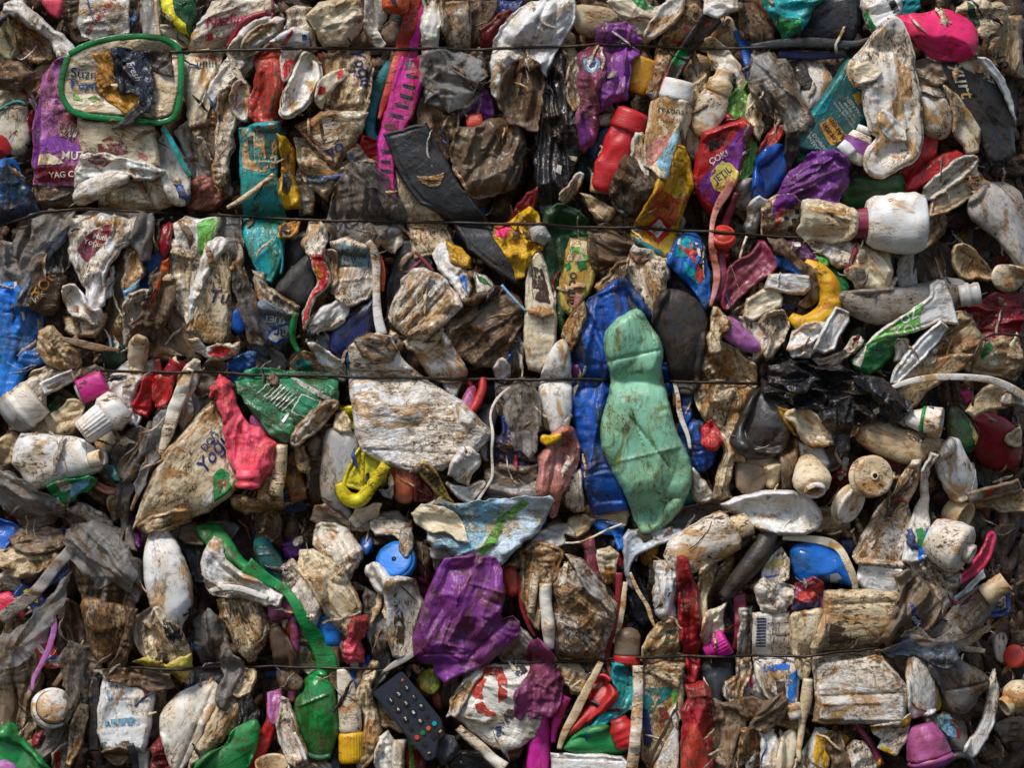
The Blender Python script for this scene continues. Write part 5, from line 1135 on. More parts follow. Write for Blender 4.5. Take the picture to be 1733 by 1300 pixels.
S('plastic_strip','strip','beige thin rim line winding down right of the jerrycan',6,'166,6 158,12 152,22 155,34 154,48 155,62 150,72 144,80',[1.6,2,1.4,2.2,1.5,2,1.6,2],'w',.6,flat=1.2)
I('crushed_bottle','bottle','white curled cup lip dangling at the foot of the beige rim line','D',5,'124,66 130,70 138,72 148,66 150,70 144,76 142,82 136,80 128,74','w2',.5,rw=3,dep=6)
I('crushed_bottle','bottle','cream knuckle of folded plastic under the jerrycan right end','B',5,'132,46 140,46 146,50 146,56 140,62 138,68 132,66 126,62 128,56','w2',.65,T=16)
I('crushed_bottle','bottle','taupe smooth bottle wall between jerrycan and beige rim line','S',4,'140,38 148,34 154,38 154,48 150,56 146,48','g2',.2,T=9)
I('plastic_sheet','sheet','brown crumpled film left of the cream knuckle','C',3,'112,54 124,50 130,48 128,60 124,66 116,62','t',.7,T=8)
I('crushed_bottle','bottle','dark blue ringed clip in the smoky film right of the beige rim','D',4,'160,24 170,26 178,34 178,40 170,36 164,44 158,40 162,34','nv',.3,rw=2,dep=5)
I('plastic_bag','bag','smoky crumpled bag at the third wire left of the white oval bottle','F',3,'158,4 170,2 184,2 190,12 192,26 188,34 176,36 164,32 158,20','g',.7,T=16,film=.04)
I('plastic_bag','bag','navy and silver glittering snack bag crumple left of the salmon bottle','C',4,'152,42 160,38 172,42 180,48 184,54 176,58 166,60 158,58 152,52','nv',.7,T=12,gloss=.2,parts=[('p','silver_fleck','156,44 164,42 170,46 162,48','s'),('p','rust_fleck','164,40 170,44 166,47','c2')])
I('crushed_bottle','bottle','speckled silver grey bottle bulge above the light blue label sheet','P',4,'150,60 160,56 172,58 184,56 190,64 190,76 182,80 168,80 154,78 149,70','g',.85,T=16)
I('plastic_sheet','sheet','orange red film scrap in the seam left of the speckled bulge','P',2,'138,74 146,74 152,78 150,84 140,84','r',.4,T=4)
I('screw_cap','cap','light blue crimped cap edge in the seam under the speckled bulge','S',3,'148,78 156,76 162,78 160,82 150,82','bl',.2,T=4)
# torn sheets in the seam
I('crushed_carton','carton','torn cream carton scrap crumpled in the seam under the basket handle','P',5,'62,92 66,86 74,84 82,82 80,90 72,94 64,96','c2',.5,T=4,tilt=(0,.3))
I('plastic_film','film','white torn film ridge running right through the seam','P',4,'38,84 46,83 52,88 60,94 72,94 84,88 92,88 100,94 94,98 84,96 72,100 58,100 44,96 36,92','t',.6,T=8)
I('crushed_bottle','bottle','white stained fold lying in the seam left of the blue label sheet','B',5,'74,94 82,92 92,92 100,96 102,100 96,104 88,100 78,102 75,98','w2',.6,T=10)
I('label_sheet','sheet','large sky blue torn label sheet with a green brush stroke','P',6,'102,88 110,84 114,80 120,78 130,82 146,80 160,79 174,78 190,77 193,80 190,88 186,96 178,104 168,112 160,120 148,121 136,120 130,114 124,110 116,110 112,104 114,98 108,94','bw',.5,T=10,am=.7,ax=0,tilt=(-.05,.12),w=8,parts=[('p','blue_wash','120,80 160,79 158,88 150,96 148,104 140,112 130,114 120,108 114,102 124,98 134,96','bl',.7),('p','green_stroke','158,92 166,84 174,79 178,81 170,88 162,96 156,108 148,114 145,112 152,102','gl',.4),('p','cream_flap','104,90 112,84 122,82 130,88 136,98 138,106 130,102 118,100 108,95','c2',.5)])
I('crushed_carton','carton','cream flap folded back over the sky blue label sheet','P',6,'102,88 108,83 118,82 128,86 134,94 139,105 132,104 122,98 112,98 105,94','c2',.45,T=7,dz=6)
I('plastic_film','film','grey shred hanging over the sky blue round lid','P',5,'96,98 102,98 103,106 100,114 98,116 95,110','g2',.5,T=3)
I('crushed_bottle','bottle','brown clear bottle shoulder behind the hanging grey shred','F',3,'74,102 86,100 98,104 112,110 112,122 104,116 96,108 84,106 76,108','n',.6,T=12)
L('lid','lid','sky blue round canister lid with a small black hole, below the seam',4,(93,120),(91,117),[('rim',((0,13),(.6,13.4),(.8,13)),'b3',.15,{'dent':.03}),('top',((.8,12),(1,11),(1.1,3)),'b3',.15,{'dent':.03}),('hole',((1.1,1.6),(1.13,1.6)),'k',.1,{'dent':0})],sq=1,lean=16)
I('crushed_cup','cup','tiny royal blue cup peeking from the seam left of the sky blue lid','S',4,'70,102 76,103 76,110 73,116 69,112','b',.2,T=9,gloss=.2)
I('crushed_tub','tub','rusty rimmed tub mouth behind the tiny royal blue cup','D',2,'64,100 72,97 78,98 78,106 76,114 68,116 64,108','t',.7,rw=3,dep=8)
I('crushed_bottle','bottle','wide grey white bottle shell leaning in the lower left middle','B',4,'38,100 46,94 54,96 62,102 68,110 70,118 66,121 62,128 60,134 52,126 44,116 38,110','w',.55,T=15)
I('crushed_bottle','bottle','dark brown cavity edge of folded tub below the shorter tan tube','B',2,'0,88 8,87 14,94 14,102 8,108 0,104','n',.7,T=11)
I('crushed_bottle','bottle','petrol blue bottle neck with ringed collar in the lower left','S',4,'-2,106 4,104 10,108 14,114 18,120 20,132 26,144 28,148 22,148 12,138 4,126 0,116','td',.3,T=17,gloss=.2,cr=[(0,110,12,110,3,1),(2,115,14,114,3,1)])
I('plastic_sheet','sheet','emerald green bottle rag draping over the petrol blue neck','S',4,'-40,96 -34,96 -24,96 -16,106 -8,118 2,124 6,132 -2,128 -14,122 -28,112 -36,104','gr2',.25,T=14)
I('plastic_film','film','violet speckled film shred right of the petrol blue neck','C',2,'16,108 26,106 32,114 26,120 18,118','pu',.6,T=6)
I('crushed_bottle','bottle','grey and white curled loop of strap in the dark above the white cup pair','D',3,'24,106 30,103 30,108 26,110','g2',.3,rw=1,dep=2,T=3)
I('crushed_bottle','bottle','big cream square bottle end pointing down right with rust seams','X',5,'30,112 38,112 46,116 52,120 60,130 66,140 69,148 66,158 62,168 56,164 48,154 42,142 36,132 28,124','c2',.55,T=18,am=.9,ax=-50,w=12)
I('crushed_bottle','bottle','white fringed bottle mouth left of the cream square bottle end','P',4,'18,124 24,118 30,122 36,132 42,144 44,152 40,158 32,150 24,140 18,132','w2',.5,T=14)
I('crushed_cup','cup','white cup lip below the sky blue lid with rusty seam','B',4,'72,122 80,120 86,126 90,134 88,142 82,138 76,132','w2',.5,T=11)
I('plastic_sheet','sheet','crimson clear bottle side between the sky blue lid and purple jug','S',2,'104,110 112,110 114,122 112,134 108,130 104,120','m',.4,T=9)
I('plastic_bag','bag','clear beaded bag scrap right of the sky blue lid','F',3,'114,112 124,110 132,116 136,120 128,126 118,124','g2',.6,T=8)
# ================================================================== fourth row, middle left
tile(1,3)
S('green_strap','strap','emerald green strap running down from the petrol bottle neck to the green bottle',5,'-4,-2 6,6 18,12 26,20 31,30 36,40 42,50 46,58 47,68',[11,8,6,6,7,9,11,13,14],'gr2',.2,flat=2,am=.1)
I('crushed_bottle','bottle','bright green crushed bottle hanging head down at the bottom left of centre','S',5,'33,72 38,68 46,67 48,74 52,80 53,90 54,100 55,108 52,114 50,122 44,127 38,124 34,120 30,112 27,102 26,92 28,84 32,80','gr2',.22,T=26,am=1.1,gloss=.22,cr=[(28,90,48,82,4,2)])
S('neck_ring','bottle','dark green ringed mouth at the foot of the bright green bottle',5,'34,121 42,124 50,122',[4,4.6,4],'gd',.3)
S('tube','bottle','dusty magenta bottle post hanging from a bulging block',4,'26,30 26,44 26,58 25,72 24,88',[6.5,6.5,6,6,5],'mv',.25,am=.1)
I('crushed_bottle','bottle','dusty magenta block shaped bottle top in the lower left of centre','S',4,'10,18 16,16 22,17 28,22 29,28 24,32 16,35 10,36 9,30','mv',.25,T=14,am=1)
I('bottle','bottle','brown smoky smooth drape over the dusty magenta post','S',5,'10,38 15,37 21,46 26,54 28,60 26,70 32,74 30,79 22,80 16,78 14,66 11,52','n',.3,T=12,film=.05)
I('plastic_sheet','sheet','small bright orange sliver between magenta block and brown drape','S',2,'15,37 21,36 23,44 22,48','o',.2,T=4)
I('packet','packet','white and lime packet edge right of the magenta post','X',3,'30,36 33,34 38,46 44,58 44,66 34,70 29,66','c2',.5,T=7,parts=[('p','lime_edge','36,54 44,58 44,64 36,62','lm'),('p','blue_line','32,50 34,49 33,62 30,64','bl')])
I('crushed_bottle','bottle','big cream bottle shoulder folding over above the blue cup','B',4,'24,16 30,8 40,6 46,18 44,26 40,34 38,42 36,36 30,26','w2',.5,T=16)
L('bottle','bottle','cream bottle with round steel blue cap crushed at lower left of centre',4,(52,80),(47,30),[('body',((0,3),(.15,4),(.4,5),(.58,6)),'t',.4),('cap',((.56,6),(.62,7.4),(.8,8.4),(.95,7.6),(1,5)),'b3',.4,{'dent':.08})],sq=.8)
I('crushed_bottle','bottle','twisted crimson crumpled bottle right of the steel blue cap','C',5,'66,32 74,32 74,38 72,44 68,48 70,54 70,62 66,64 60,64 57,58 58,50 62,46 63,38','cr',.45,T=14,gloss=.25,ax=80)
I('crushed_bottle','bottle','cream narrow fold left of the twisted crimson bottle','B',3,'58,38 60,42 57,52 56,62 53,66 52,56 54,46','c',.6,T=8)
I('crushed_bottle','bottle','royal blue crushed bottle under the twisted crimson one','S',3,'61,68 68,64 74,58 76,64 72,74 70,84 72,94 73,104 70,106 65,96 61,84','b2',.35,T=14)
L('bottle','bottle','grey white slender bottle with a ribbed yellow cap at the bottom edge',5,(57,66),(63,127),[('body',((0,3.6),(.15,5),(.4,7),(.62,7.6),(.68,6.6)),'w',.65,{'dent':.14}),('yellow_cap',((.68,7.4),(.72,8),(.95,8),(1,6.8)),'y',.3,{'rib':26,'ns':80,'dent':0})],sq=.75,bend=-2)
I('plastic_film','film','clear dark film bundle right of the twisted crimson bottle','F',3,'72,16 82,20 86,36 84,50 78,56 74,44 72,30','g',.6,T=14,film=.06)
I('crushed_bottle','bottle','tall white bottle wall with vertical rust scar left of the purple jug','X',5,'84,6 94,6 104,8 106,16 110,24 106,34 104,46 104,56 96,60 90,58 87,46 86,30 85,16','w2',.5,T=15,am=.8,ax=92,parts=[('p','rust_scar','91,16 94,15 95,26 98,38 97,50 93,52 91,38','br',.8)])
I('plastic_sheet','sheet','dark magenta shard behind the tall white bottle wall','S',2,'104,6 112,10 116,16 112,24 106,20','m',.3,T=8)
I('plastic_film','film','grey brown film veil left of the rust scarred wall crossing the wire','F',4,'80,46 85,50 86,60 86,68 80,76 74,84 68,82 76,72 78,60','g',.6,T=9)
S('plastic_strip','strip','twisted grey film strand tied on the fourth wire above the remote control',6,'104,56 96,60 90,64 84,68',[3,4.6,4,2],'g2',.5,flat=2)
# purple jug
I('purple_jug','jug','shiny violet crushed jug with pink edged creases in the lower centre','X',6,'119,2 124,-6 130,-6 140,-8 156,-6 160,2 160,10 163,16 160,24 158,30 160,34 167,32 171,35 172,40 168,46 160,54 152,62 142,66 132,70 124,75 118,70 116,63 108,62 104,58 104,46 108,32 112,20','pj',.3,T=12,am=1.7,lip=0,ax=70,gloss=.34,wr=.5,cr=[(134,6,131,24,5,1.4),(131,24,120,52,5,1.4),(131,24,136,52,5,1.4),(140,10,162,16,5,1.5),(118,48,136,52,4,1.4),(140,58,164,33,-9,2.5),(110,56,138,56,-5,2),(152,62,168,44,4,1.5),(134,6,148,-4,4,1.4)])
S('jug_handle','jug','violet folded spout strip at the foot of the shiny crushed jug',5,'142,56 136,62 130,68 124,73',[5,6,6,3],'pj',.2,flat=3,gloss=.15)
I('crushed_bottle','bottle','lime green capsule bottle end above the red stub and remote control','S',3,'105,72 112,68 119,70 120,78 117,83 112,84 108,80','lm',.2,T=10)
I('plastic_sheet','sheet','red bottle stub under the lime green capsule','S',2,'115,84 120,82 122,90 120,96 116,92','r2',.25,T=7)
I('plastic_film','film','dark brown film between lime capsule and the red logo box','F',2,'122,68 132,66 136,74 132,86 126,96 122,92','n',.5,T=8)
I('plastic_bag','box','cream bag with a big red oval logo and tiny blue print in the bottom centre','P',5,'148,66 158,64 172,62 184,64 188,80 186,96 182,110 172,116 164,120 156,118 146,110 136,102 130,98 132,92 138,82','w',.55,T=18,am=.6,ax=-20,tilt=(0,.1),parts=[('p','red_ring','150,66 160,65 164,74 164,85 158,87 158,74 152,70 148,78 148,86 141,84 143,74','r2',.3),('p','red_mark','143,88 148,87 152,92 156,94 157,96 150,96 144,93','r2',.3),('p','blue_print','160,96 168,88 172,92 164,102','nv',1),('p','blue_print','166,66 174,64 178,68 170,72','nv',1),('p','blue_print','156,104 162,100 162,108 157,110','nv',1)])
I('crushed_carton','carton','white long ridge left of the cream bag with red oval logo','B',5,'142,67 148,67 140,80 134,90 130,98 126,98 128,88 134,76','w2',.5,T=9)
S('crushed_tube','tube','bony white strip running below the cream bag at the bottom',5,'132,104 138,110 146,116 154,124 162,130',[5,7,7,7,9],'w',.6,am=.3)
I('plastic_film','film','blue grey clear bottle neck beside the foot of the remote control','C',4,'118,116 124,110 130,112 132,118 128,126 122,130 118,124','gb',.4,T=10,film=.05)
I('device_shell','device','second black device edge at the bottom right of the remote control','X',3,'126,130 134,122 146,122 154,128 158,138 130,138','k2',.2,T=9,am=.1,parts=[('t','P',134,128,2,20,'w2',0,.1)])
I('crushed_bottle','bottle','tall white dirty bottle column left of the remote control','B',4,'76,60 80,62 76,72 74,80 76,90 80,100 82,110 78,120 72,130 68,134 66,126 70,116 72,104 70,90 67,82 72,72','c2',.75,T=13)
I('crushed_bottle','bottle','brown hollow bottle wall behind the middle of the remote control','B',3,'82,86 88,90 94,98 98,106 94,108 88,104 82,106 80,96','c',.8,T=12)
I('crushed_bottle','bottle','torn white bottle neck pointing up at the bottom edge below remote','B',4,'82,110 86,108 92,116 96,126 96,138 78,138 80,124','w',.75,T=13)
I('crushed_tub','tub','white carton stub left of green leaf at the bottom edge','X',4,'92,112 98,112 96,122 96,136 90,134','w',.6,T=7)
I('wrapper','wrapper','thin strips of red yellow and green at the bottom edge under the remote','P',3,'98,108 106,114 110,124 110,138 100,138 98,124','rd',.4,T=6,parts=[('p','green_strip','99,112 102,114 104,136 101,136','gl')])
I('crushed_bottle','bottle','white ribbed slanting bottle wall left of the green ringed mouth','X',5,'18,84 22,86 26,96 30,108 34,120 34,128 28,130 22,124 17,114 15,102','w2',.55,T=13,am=.6,ax=-75)
S('plastic_strip','strip','torn white serrated strip along the slanting ribbed wall',5,'27,106 31,114 34,124',1.8,'w2',.4,flat=1.5)
I('plastic_film','film','violet grey film drape left of the slanting ribbed wall','F',4,'10,84 16,82 18,92 16,100 12,100 9,92','lv',.6,T=7)
L('cup','cup','round cream cup mouth at the bottom edge left of centre',4,(12,136),(12,126),[('body',((-.4,9),(.6,10.5),(1,11),(.95,9.8),(.1,8)),'c2',.5,{'open':1,'dent':.04})],sq=.9,lean=14)
I('crushed_tub','tub','white scalloped lid part at the bottom edge right of the cup mouth','X',4,'24,128 34,125 44,126 49,130 48,138 22,138','w2',.4,T=7)
I('plastic_sheet','sheet','dark slate sheet right of the green bottle mouth at the bottom','B',3,'50,120 54,112 56,122 56,138 48,138','kb',.3,T=8)
def remote(it):
    tile(1,3)
    """remote control lying flat, tilted, with raised round keys carrying white digits"""
    P = np.array([mm(*p) for p in ((77,82),(96,67),(131,104),(118,116),(112,122),(100,112))])
    c = P[:4].mean(0); A = np.array(mm(86.5,74.5)); B = np.array(mm(121,118))
    d = (B - A); Ln = np.hypot(*d); d /= Ln; n = np.array([-d[1], d[0]])
    Hs, _ = smooth_relief(P); base = max(np.percentile(Hs, 55), Z0[6] - 6)
    root = bpy.data.objects.new('remote_control', None); COL.objects.link(root)
    ang = math.atan2(-d[1], d[0])
    root.location = Vector((A[0] - 866.5, -base, 650 - A[1])) * .001; root.rotation_euler = (math.radians(-4), -ang, 0)
    tag(root, 'black television remote control with white numbered round keys at the bottom', 'remote control')
    import bmesh
    def slab(name, pts2, y0, y1, m, bev, par):
        bm = bmesh.new(); vs = [bm.verts.new((x * .001, y0 * .001, z * .001)) for x, z in pts2]
        f = bm.faces.new(vs); r = bmesh.ops.extrude_face_region(bm, geom=[f])
        for v in r['geom']:
            if isinstance(v, bmesh.types.BMVert): v.co.y = y1 * .001
        bmesh.ops.recalc_face_normals(bm, faces=bm.faces)
        if bev: bmesh.ops.bevel(bm, geom=[e for e in bm.edges], offset=bev * .001, segments=2, affect='EDGES')
        me = bpy.data.meshes.new(name); bm.to_mesh(me); bm.free(); me.materials.append(m)
        o = bpy.data.objects.new(name, me); COL.objects.link(o); o.parent = par; return o
    w = 31
    kb = mat('kb', .12, .42, 0, .1)
    slab('body', [(-2, -w), (0, w), (106, w + 1), (118, w - 6), (122, 14), (140, -4), (150, -w + 14), (146, -w), (60, -w)], 6, -16, kb, 2.5, root)
    keys = [('3', 1, 1), ('6', 2, 1), ('9', 3, 1), ('2', 1, 0), ('5', 2, 0), ('8', 3, 0), ('1', 1, -1), ('4', 2, -1), ('7', 3, -1), ('0', 4, 0)]
    wt = mat('w2', .1, .4, 0, 0)
    def key(x, z, r, m, word, size=7.5, tone=None):
        k = slab('key', [(x + r * math.cos(a * math.pi / 8), z + r * math.sin(a * math.pi / 8)) for a in range(16)], -15, -19, m, .8, root)
        if word:
            cu = bpy.data.curves.new('digit', 'FONT'); cu.body = word; cu.size = size * .001; cu.align_x = 'CENTER'; cu.align_y = 'CENTER'; cu.offset = .00025
            to = bpy.data.objects.new('digit', cu); me = bpy.data.meshes.new_from_object(to); bpy.data.objects.remove(to)
            o = bpy.data.objects.new('digit', me); COL.objects.link(o); me.materials.append(tone or wt)
            o.parent = k; o.location = (x * .001, -.0197, z * .001); o.rotation_euler = (math.radians(90), ang_txt, 0)
    ang_txt = ang + math.radians(-38) + math.pi * 0
    k2 = mat('k', .1, .3, 0, 0)
    for wd_, i, j in keys: key(6 + i * 20 - (0 if i < 4 else 2), j * 17 + 3, 5.4, k2, wd_)
    for i, j, cc in ((4, 1, 'k'), (4, -1, 'k'), (5, 1.1, 'tl2'), (5, .35, 'o'), (5, -.35, 'gr'), (5, -1.1, 'r2')): key(8 + i * 19, j * 17, 4.2, mat(cc, .1, .3, 0, 0), None)
    for i, j, t_ in ((6, 1.1, 'OK'), (6, .2, None), (6, -.9, None), (6.9, -1.1, 'TV')): key(8 + i * 18.5, j * 17, 4.2, k2, t_, 3.6)
    o = slab('indicator', [(12 + 2.5 * math.cos(a * math.pi / 4), 22 + 2.5 * math.sin(a * math.pi / 4)) for a in range(8)], -15, -17.5, mat('bc', .2, .4, 0, 0), .3, root)
    q = np.linspace(0, 1, 30)
    for s_ in np.linspace(-1, 1, 15):
        R_ = A[None] + d[None] * (q * 118)[:, None] + n[None] * s_ * w
        splat(R_[:, 0], R_[:, 1], base + 19)
ITEMS.append(dict(t='fn', fn=remote, layer=6))
# ================================================================== upper middle right
tile(2,0)
I('ribbed_sheet','sheet','big white plastic sheet with ladder-like ribs at the top centre','B',4,'-4,16 8,6 24,-2 43,-3 44,6 40,16 34,26 28,36 24,48 16,42 4,40 -2,52 -6,66 -9,60 -10,42 -8,26','w2',.4,T=18,ax=50,tilt=(-.1,.1),am=.8)
I('crushed_bottle','bottle','brown draped bag hanging below the ribbed white sheet','F',4,'2,41 14,38 20,44 22,52 20,68 18,84 12,82 0,78 -5,62 -2,50','t',.7,T=16)
I('plastic_bag','bag','tall black bin bag fold hanging below the first wire','F',3,'30,22 35,28 36,42 40,58 46,76 49,90 44,104 38,118 30,134 22,150 20,128 18,104 20,80 22,52 26,34','k',.2,T=26,gloss=.22,wr=.4,parts=[('p','paper_fleck','39,100 45,101 44,104 41,103','c2'),('p','paper_fleck','32,106 35,107 34,113 31,111','w2')])
I('crushed_bottle','bottle','tan bottle shoulder with open mouth at the top behind purple bag','S',2,'42,0 58,2 68,4 74,10 66,18 54,22 44,18','c',.5,T=16,am=1.6)
I('wrapper','wrapper','cream shell-like tub corner with green print at the top edge','B',3,'62,-3 84,-3 96,4 102,0 100,12 92,22 88,24 80,16 74,8','c2',.5,tilt=(0,.3),parts=[('p','green_print','80,-3 99,-3 96,3 88,5 82,1','gr2')])
I('crushed_tub','tub','white trough-like tub strip slanting to the top right of the green print','D',4,'100,0 115,-3 114,6 106,16 96,22 88,24 90,18','w2',.35,rw=2.5,dep=6)
I('plastic_bag','bag','violet and mauve wrinkled bag crossing the first wire','P',4,'59,16 66,15 76,13 82,18 86,26 84,34 79,40 78,52 77,64 68,66 60,72 57,60 55,44 57,30','pu2',.45,am=1.2,T=18)
I('packet','packet','mauve detergent pouch with a small round bird emblem','P',4,'47,33 54,30 61,31 62,48 57,60 58,80 54,92 48,98 45,88 44,74 48,68 46,50','mv',.5,T=11,ax=90,parts=[('p','emblem','49,38 54,36 59,40 59,45 54,48 49,45','bl',.2),('p','emblem_center','51,39 54,38 57,41 57,44 54,46 51,44','w2',.2),('p','bird','52,43 54,41 57,40 56,44 53,45','nv',.1),('p','shadow_print','46,72 52,76 54,92 48,97 45,86','pu',.4)])  # includes a darker purple patch over the pouch's lower end
I('crushed_bottle','bottle','yellowish slim bottle folded between black bag and emblem pouch','B',2,'37,14 42,22 45,30 42,48 38,60 36,50 37,34','c2',.6,T=12)
I('crushed_bottle','bottle','white stained pod shape left of the emblem pouch','D',3,'41,36 46,32 46,62 47,68 43,73 39,64 38,56','w',.7,dep=7,rw=3)
L('jar','jar','amber yellow jar end right of the violet bag',2,(90,36),(82,58),[('body',((0,11),(.25,11.5),(.8,10),(1,8)),'yo',.3)],sq=.7)
I('packet','packet','long stained packet with red marks running down from the top','X',3,'114,4 122,2 126,6 118,18 108,30 104,42 98,56 95,64 91,60 95,44 98,30 104,18','c2',.75,T=9,ax=60,parts=[('p','red_mark','108,24 114,26 113,28 107,26','r'),('p','red_mark','114,16 118,16 117,19 114,18','r'),('p','tail','84,64 93,58 95,64 88,70 80,67','bl',.7)])
I('packet','packet','dark striped packet with teal and red bars slanting below the top edge','X',3,'126,8 136,8 138,12 130,20 122,28 116,38 110,48 104,58 98,66 96,64 102,50 110,34 118,22','k3',.5,T=8,am=.5,ax=58,parts=[('p','red_bar','127,12 133,11 132,15 128,16','r2'),('p','teal_bar','112,28 118,30 115,38 110,42 106,38','gr2'),('p','red_bar','104,42 107,43 101,54 98,57','r2')])
I('crushed_bottle','bottle','white torn bottle top with black streaks at the upper edge','B',3,'128,-3 148,-3 150,4 142,6 136,9 128,8','w2',.7)
I('crushed_bottle','bottle','plain tan bottle flank behind the wire right of the striped packet','S',1,'138,10 146,6 150,18 152,28 144,32 128,28 122,26','c',.35,T=12)
I('crushed_bottle','bottle','brown plastic drum side below the first wire near the white cap','S',1,'118,30 132,32 134,42 128,52 120,56 115,48','c',.5,T=14)
# deodorant
L('deodorant','deodorant','flattened deodorant with white domed cap and black lettering',4,(92,128),(111,52),[('body',((0,10),(.3,12),(.72,13.4),(.8,12.2),(.82,11)),'c2',.5,{'sq':.55}),('cap',((.83,10.6),(.86,11),(.97,10.2),(1,9.6)),'w2',.1,{'dent':0,'sq':.8})],sq=.6,lean=10,dent=.06)
I('deodorant_label','label','white orange and blue label wrap of the flattened deodorant','X',6,'93,66 103,63 116,67 112,78 108,92 105,104 101,118 97,116 93,110 88,108 88,96 91,80','c2',.5,T=4,am=.25,ax=80,sink=2,tilt=(0,0),parts=[('t','rexona',105,72,4.4,-9,'k',0,.08),('t','clinical',105,77.5,3.2,-9,'sal',0,.1),('p','orange_wave','91,94 100,88 105,86 103,94 97,102 92,108 88,106','sal',.5),('p','blue_wave','114,74 112,84 106,100 102,116 98,112 95,106 104,92 110,82','bl',.4)])
L('crushed_bottle','bottle','red crushed bottle with a wide red cap standing in the upper middle',4,(60,124),(81,74),[('body',((0,5),(.05,8),(.3,11),(.6,11.5),(.86,10.4)),'r',.35,{'sq':.6}),('cap',((.78,11.6),(.82,12),(1.02,11.4),(1.05,9)),'r',.25,{'dent':.05,'sq':.75,'rib':0})],sq=.65,dent=.14)
I('screw_cap','cap','dark blue cap pressed left of the red crushed bottle','S',3,'55,90 60,84 66,80 67,88 60,96 56,104 54,98','b',.4)
I('screw_cap','cap','small white ribbed cap above the dark blue cap','S',3,'59,74 68,72 70,76 66,80 58,80','w',.5)
I('plastic_sheet','sheet','dark teal blue sheet in the gap below the dark blue cap','P',1,'46,98 54,94 58,104 55,118 48,112','td',.4)
I('crushed_bottle','bottle','upright dirty white fold with black mould right of the red bottle','B',4,'81,88 87,87 87,98 89,112 92,122 86,124 78,114 80,100','w',.8,T=13)
I('plastic_film','film','reddish grey knot of clear film under the deodorant','C',4,'66,118 72,110 76,100 82,104 86,114 92,116 98,120 94,130 84,140 72,134 66,128','g',.7,T=22,film=.05)
I('crushed_cup','cup','white cup cut open at the foot of the red bottle','D',3,'32,128 40,120 46,110 50,112 46,122 36,132','w2',.6,rw=2,dep=5)
L('bottle_neck','bottle','short dirty white bottle foot under the red bottle',3,(60,112),(58,124),[('body',((0,6),(1,5)),'w',.6)],sq=.8)
# bottle with sponge top
L('crushed_bottle','bottle','dirty white bottle with open neck and finely printed side',4,(124,88),(140,48),[('body',((0,3),(.1,8),(.4,10.5),(.62,9.5),(.70,8)),'w',.6,{'sq':.5}),('neck',((.70,8),(.74,8.6),(.88,8.4),(.92,6.4),(.95,5.6),(1.08,5.6)),'c2',.6,{'dent':.06})],sq=.6,lean=6)
I('crushed_bottle','bottle','white twisted bottle handle arching above the printed bottle neck','D',3,'128,24 134,22 138,26 146,32 152,42 156,56 154,62 150,54 144,42 136,44 133,38 130,28','w',.6,rw=3,dep=6)
I('crushed_bottle','bottle','pale cream bottle folded beside the printed bottle and its neck','B',3,'118,56 130,46 128,56 122,66 122,84 126,94 124,104 118,100 113,86 116,70','c2',.5,T=16)
S('plastic_strip','strip','thin brown strip running down between deodorant and red detergent pouch',4,'112,84 114,96 117,110 121,126',[2,2.6,2.4,2],'br',.5)
I('plastic_sheet','sheet','vivid lime green crushed bottle behind the red detergent pouch','B',3,'148,58 154,52 156,62 156,76 160,86 162,96 158,110 150,120 147,112 150,96 153,84 146,78 140,72 143,64','gl',.25,T=16)
I('screw_cap','cap','dull red ribbed cap above the red detergent pouch','S',3,'130,80 136,75 143,73 147,78 142,84 132,88','rd',.4,T=9)
I('detergent_pouch','pouch','crushed red and purple detergent pouch with a round yellow ringed badge','X',4,'153,77 157,82 154,94 150,108 147,120 140,130 132,138 128,132 122,122 120,116 124,100 127,86 140,82','r',.3,T=16,am=.6,ax=70,parts=[('p','purple_side','157,82 154,94 150,108 147,120 136,134 128,128 122,120 132,108 142,94 150,84','pu',.3),('t','ÇOK!',136,102,4,28,'w2',.1,.25),('p','badge_ring','132,110 138,104 145,106 149,112 147,120 141,125 134,123 131,117','ye',.3),('p','badge','134,111 139,106 145,109 146,115 143,121 137,122 133,117','w2',.3),('t','JETIL',139,113,4.4,38,'nv',0,.25),('p','badge_arc','134,118 139,120 146,115 145,120 139,123 135,122','r',.2),('p','black_burn','130,92 136,87 140,90 136,96 130,98','k',.4)])
I('crushed_can','carton','yellow and orange striped carton wedge crossing the second wire','X',4,'109,94 113,96 117,106 119,120 114,132 110,142 108,152 109,162 106,168 96,164 84,158 80,152 86,140 94,126 100,110','y',.45,T=13,am=.5,ax=75,parts=[('p','orange_band','96,122 112,130 109,146 90,138','o',.35),('p','red_diamond','88,148 98,139 106,146 104,151 97,158','r',.3),('p','diamond_center','91,148 98,142 103,147 97,154','w2',.3),('p','blue_foot','80,152 95,160 107,166 107,168 94,164 80,156','tl',.4)])
I('plastic_bag','bag','grey brown clear bag with big bubbles in the upper right middle','F',3,'160,30 172,34 178,44 184,60 190,76 182,84 170,78 162,66 158,48','g',.6,T=20,film=.05)
S('plastic_strip','strip','bright blue sheet edge running down from the top right middle',2,'150,16 156,28 157,42 158,54',[6,7,5,3],'b',.3,flat=5)
I('plastic_bag','bag','rusty brown bag at the top edge right of the blue edge','F',3,'150,2 164,-2 172,10 174,24 164,28 154,22','t',.7,T=16)
I('crushed_bottle','bottle','cream upright fold right of the lime green bottle','B',3,'158,58 163,60 164,72 166,82 162,90 158,84 156,70','c2',.6,T=11)
I('crushed_can','packet','small red and gold packet wedge left of the blue bottle','X',3,'163,98 170,86 176,80 180,82 176,90 168,100 164,104','r2',.5,T=7)
I('plastic_sheet','sheet','grey translucent bottle foot under the lime green bottle','S',3,'146,120 156,114 166,118 164,130 154,136 146,132','g2',.2)
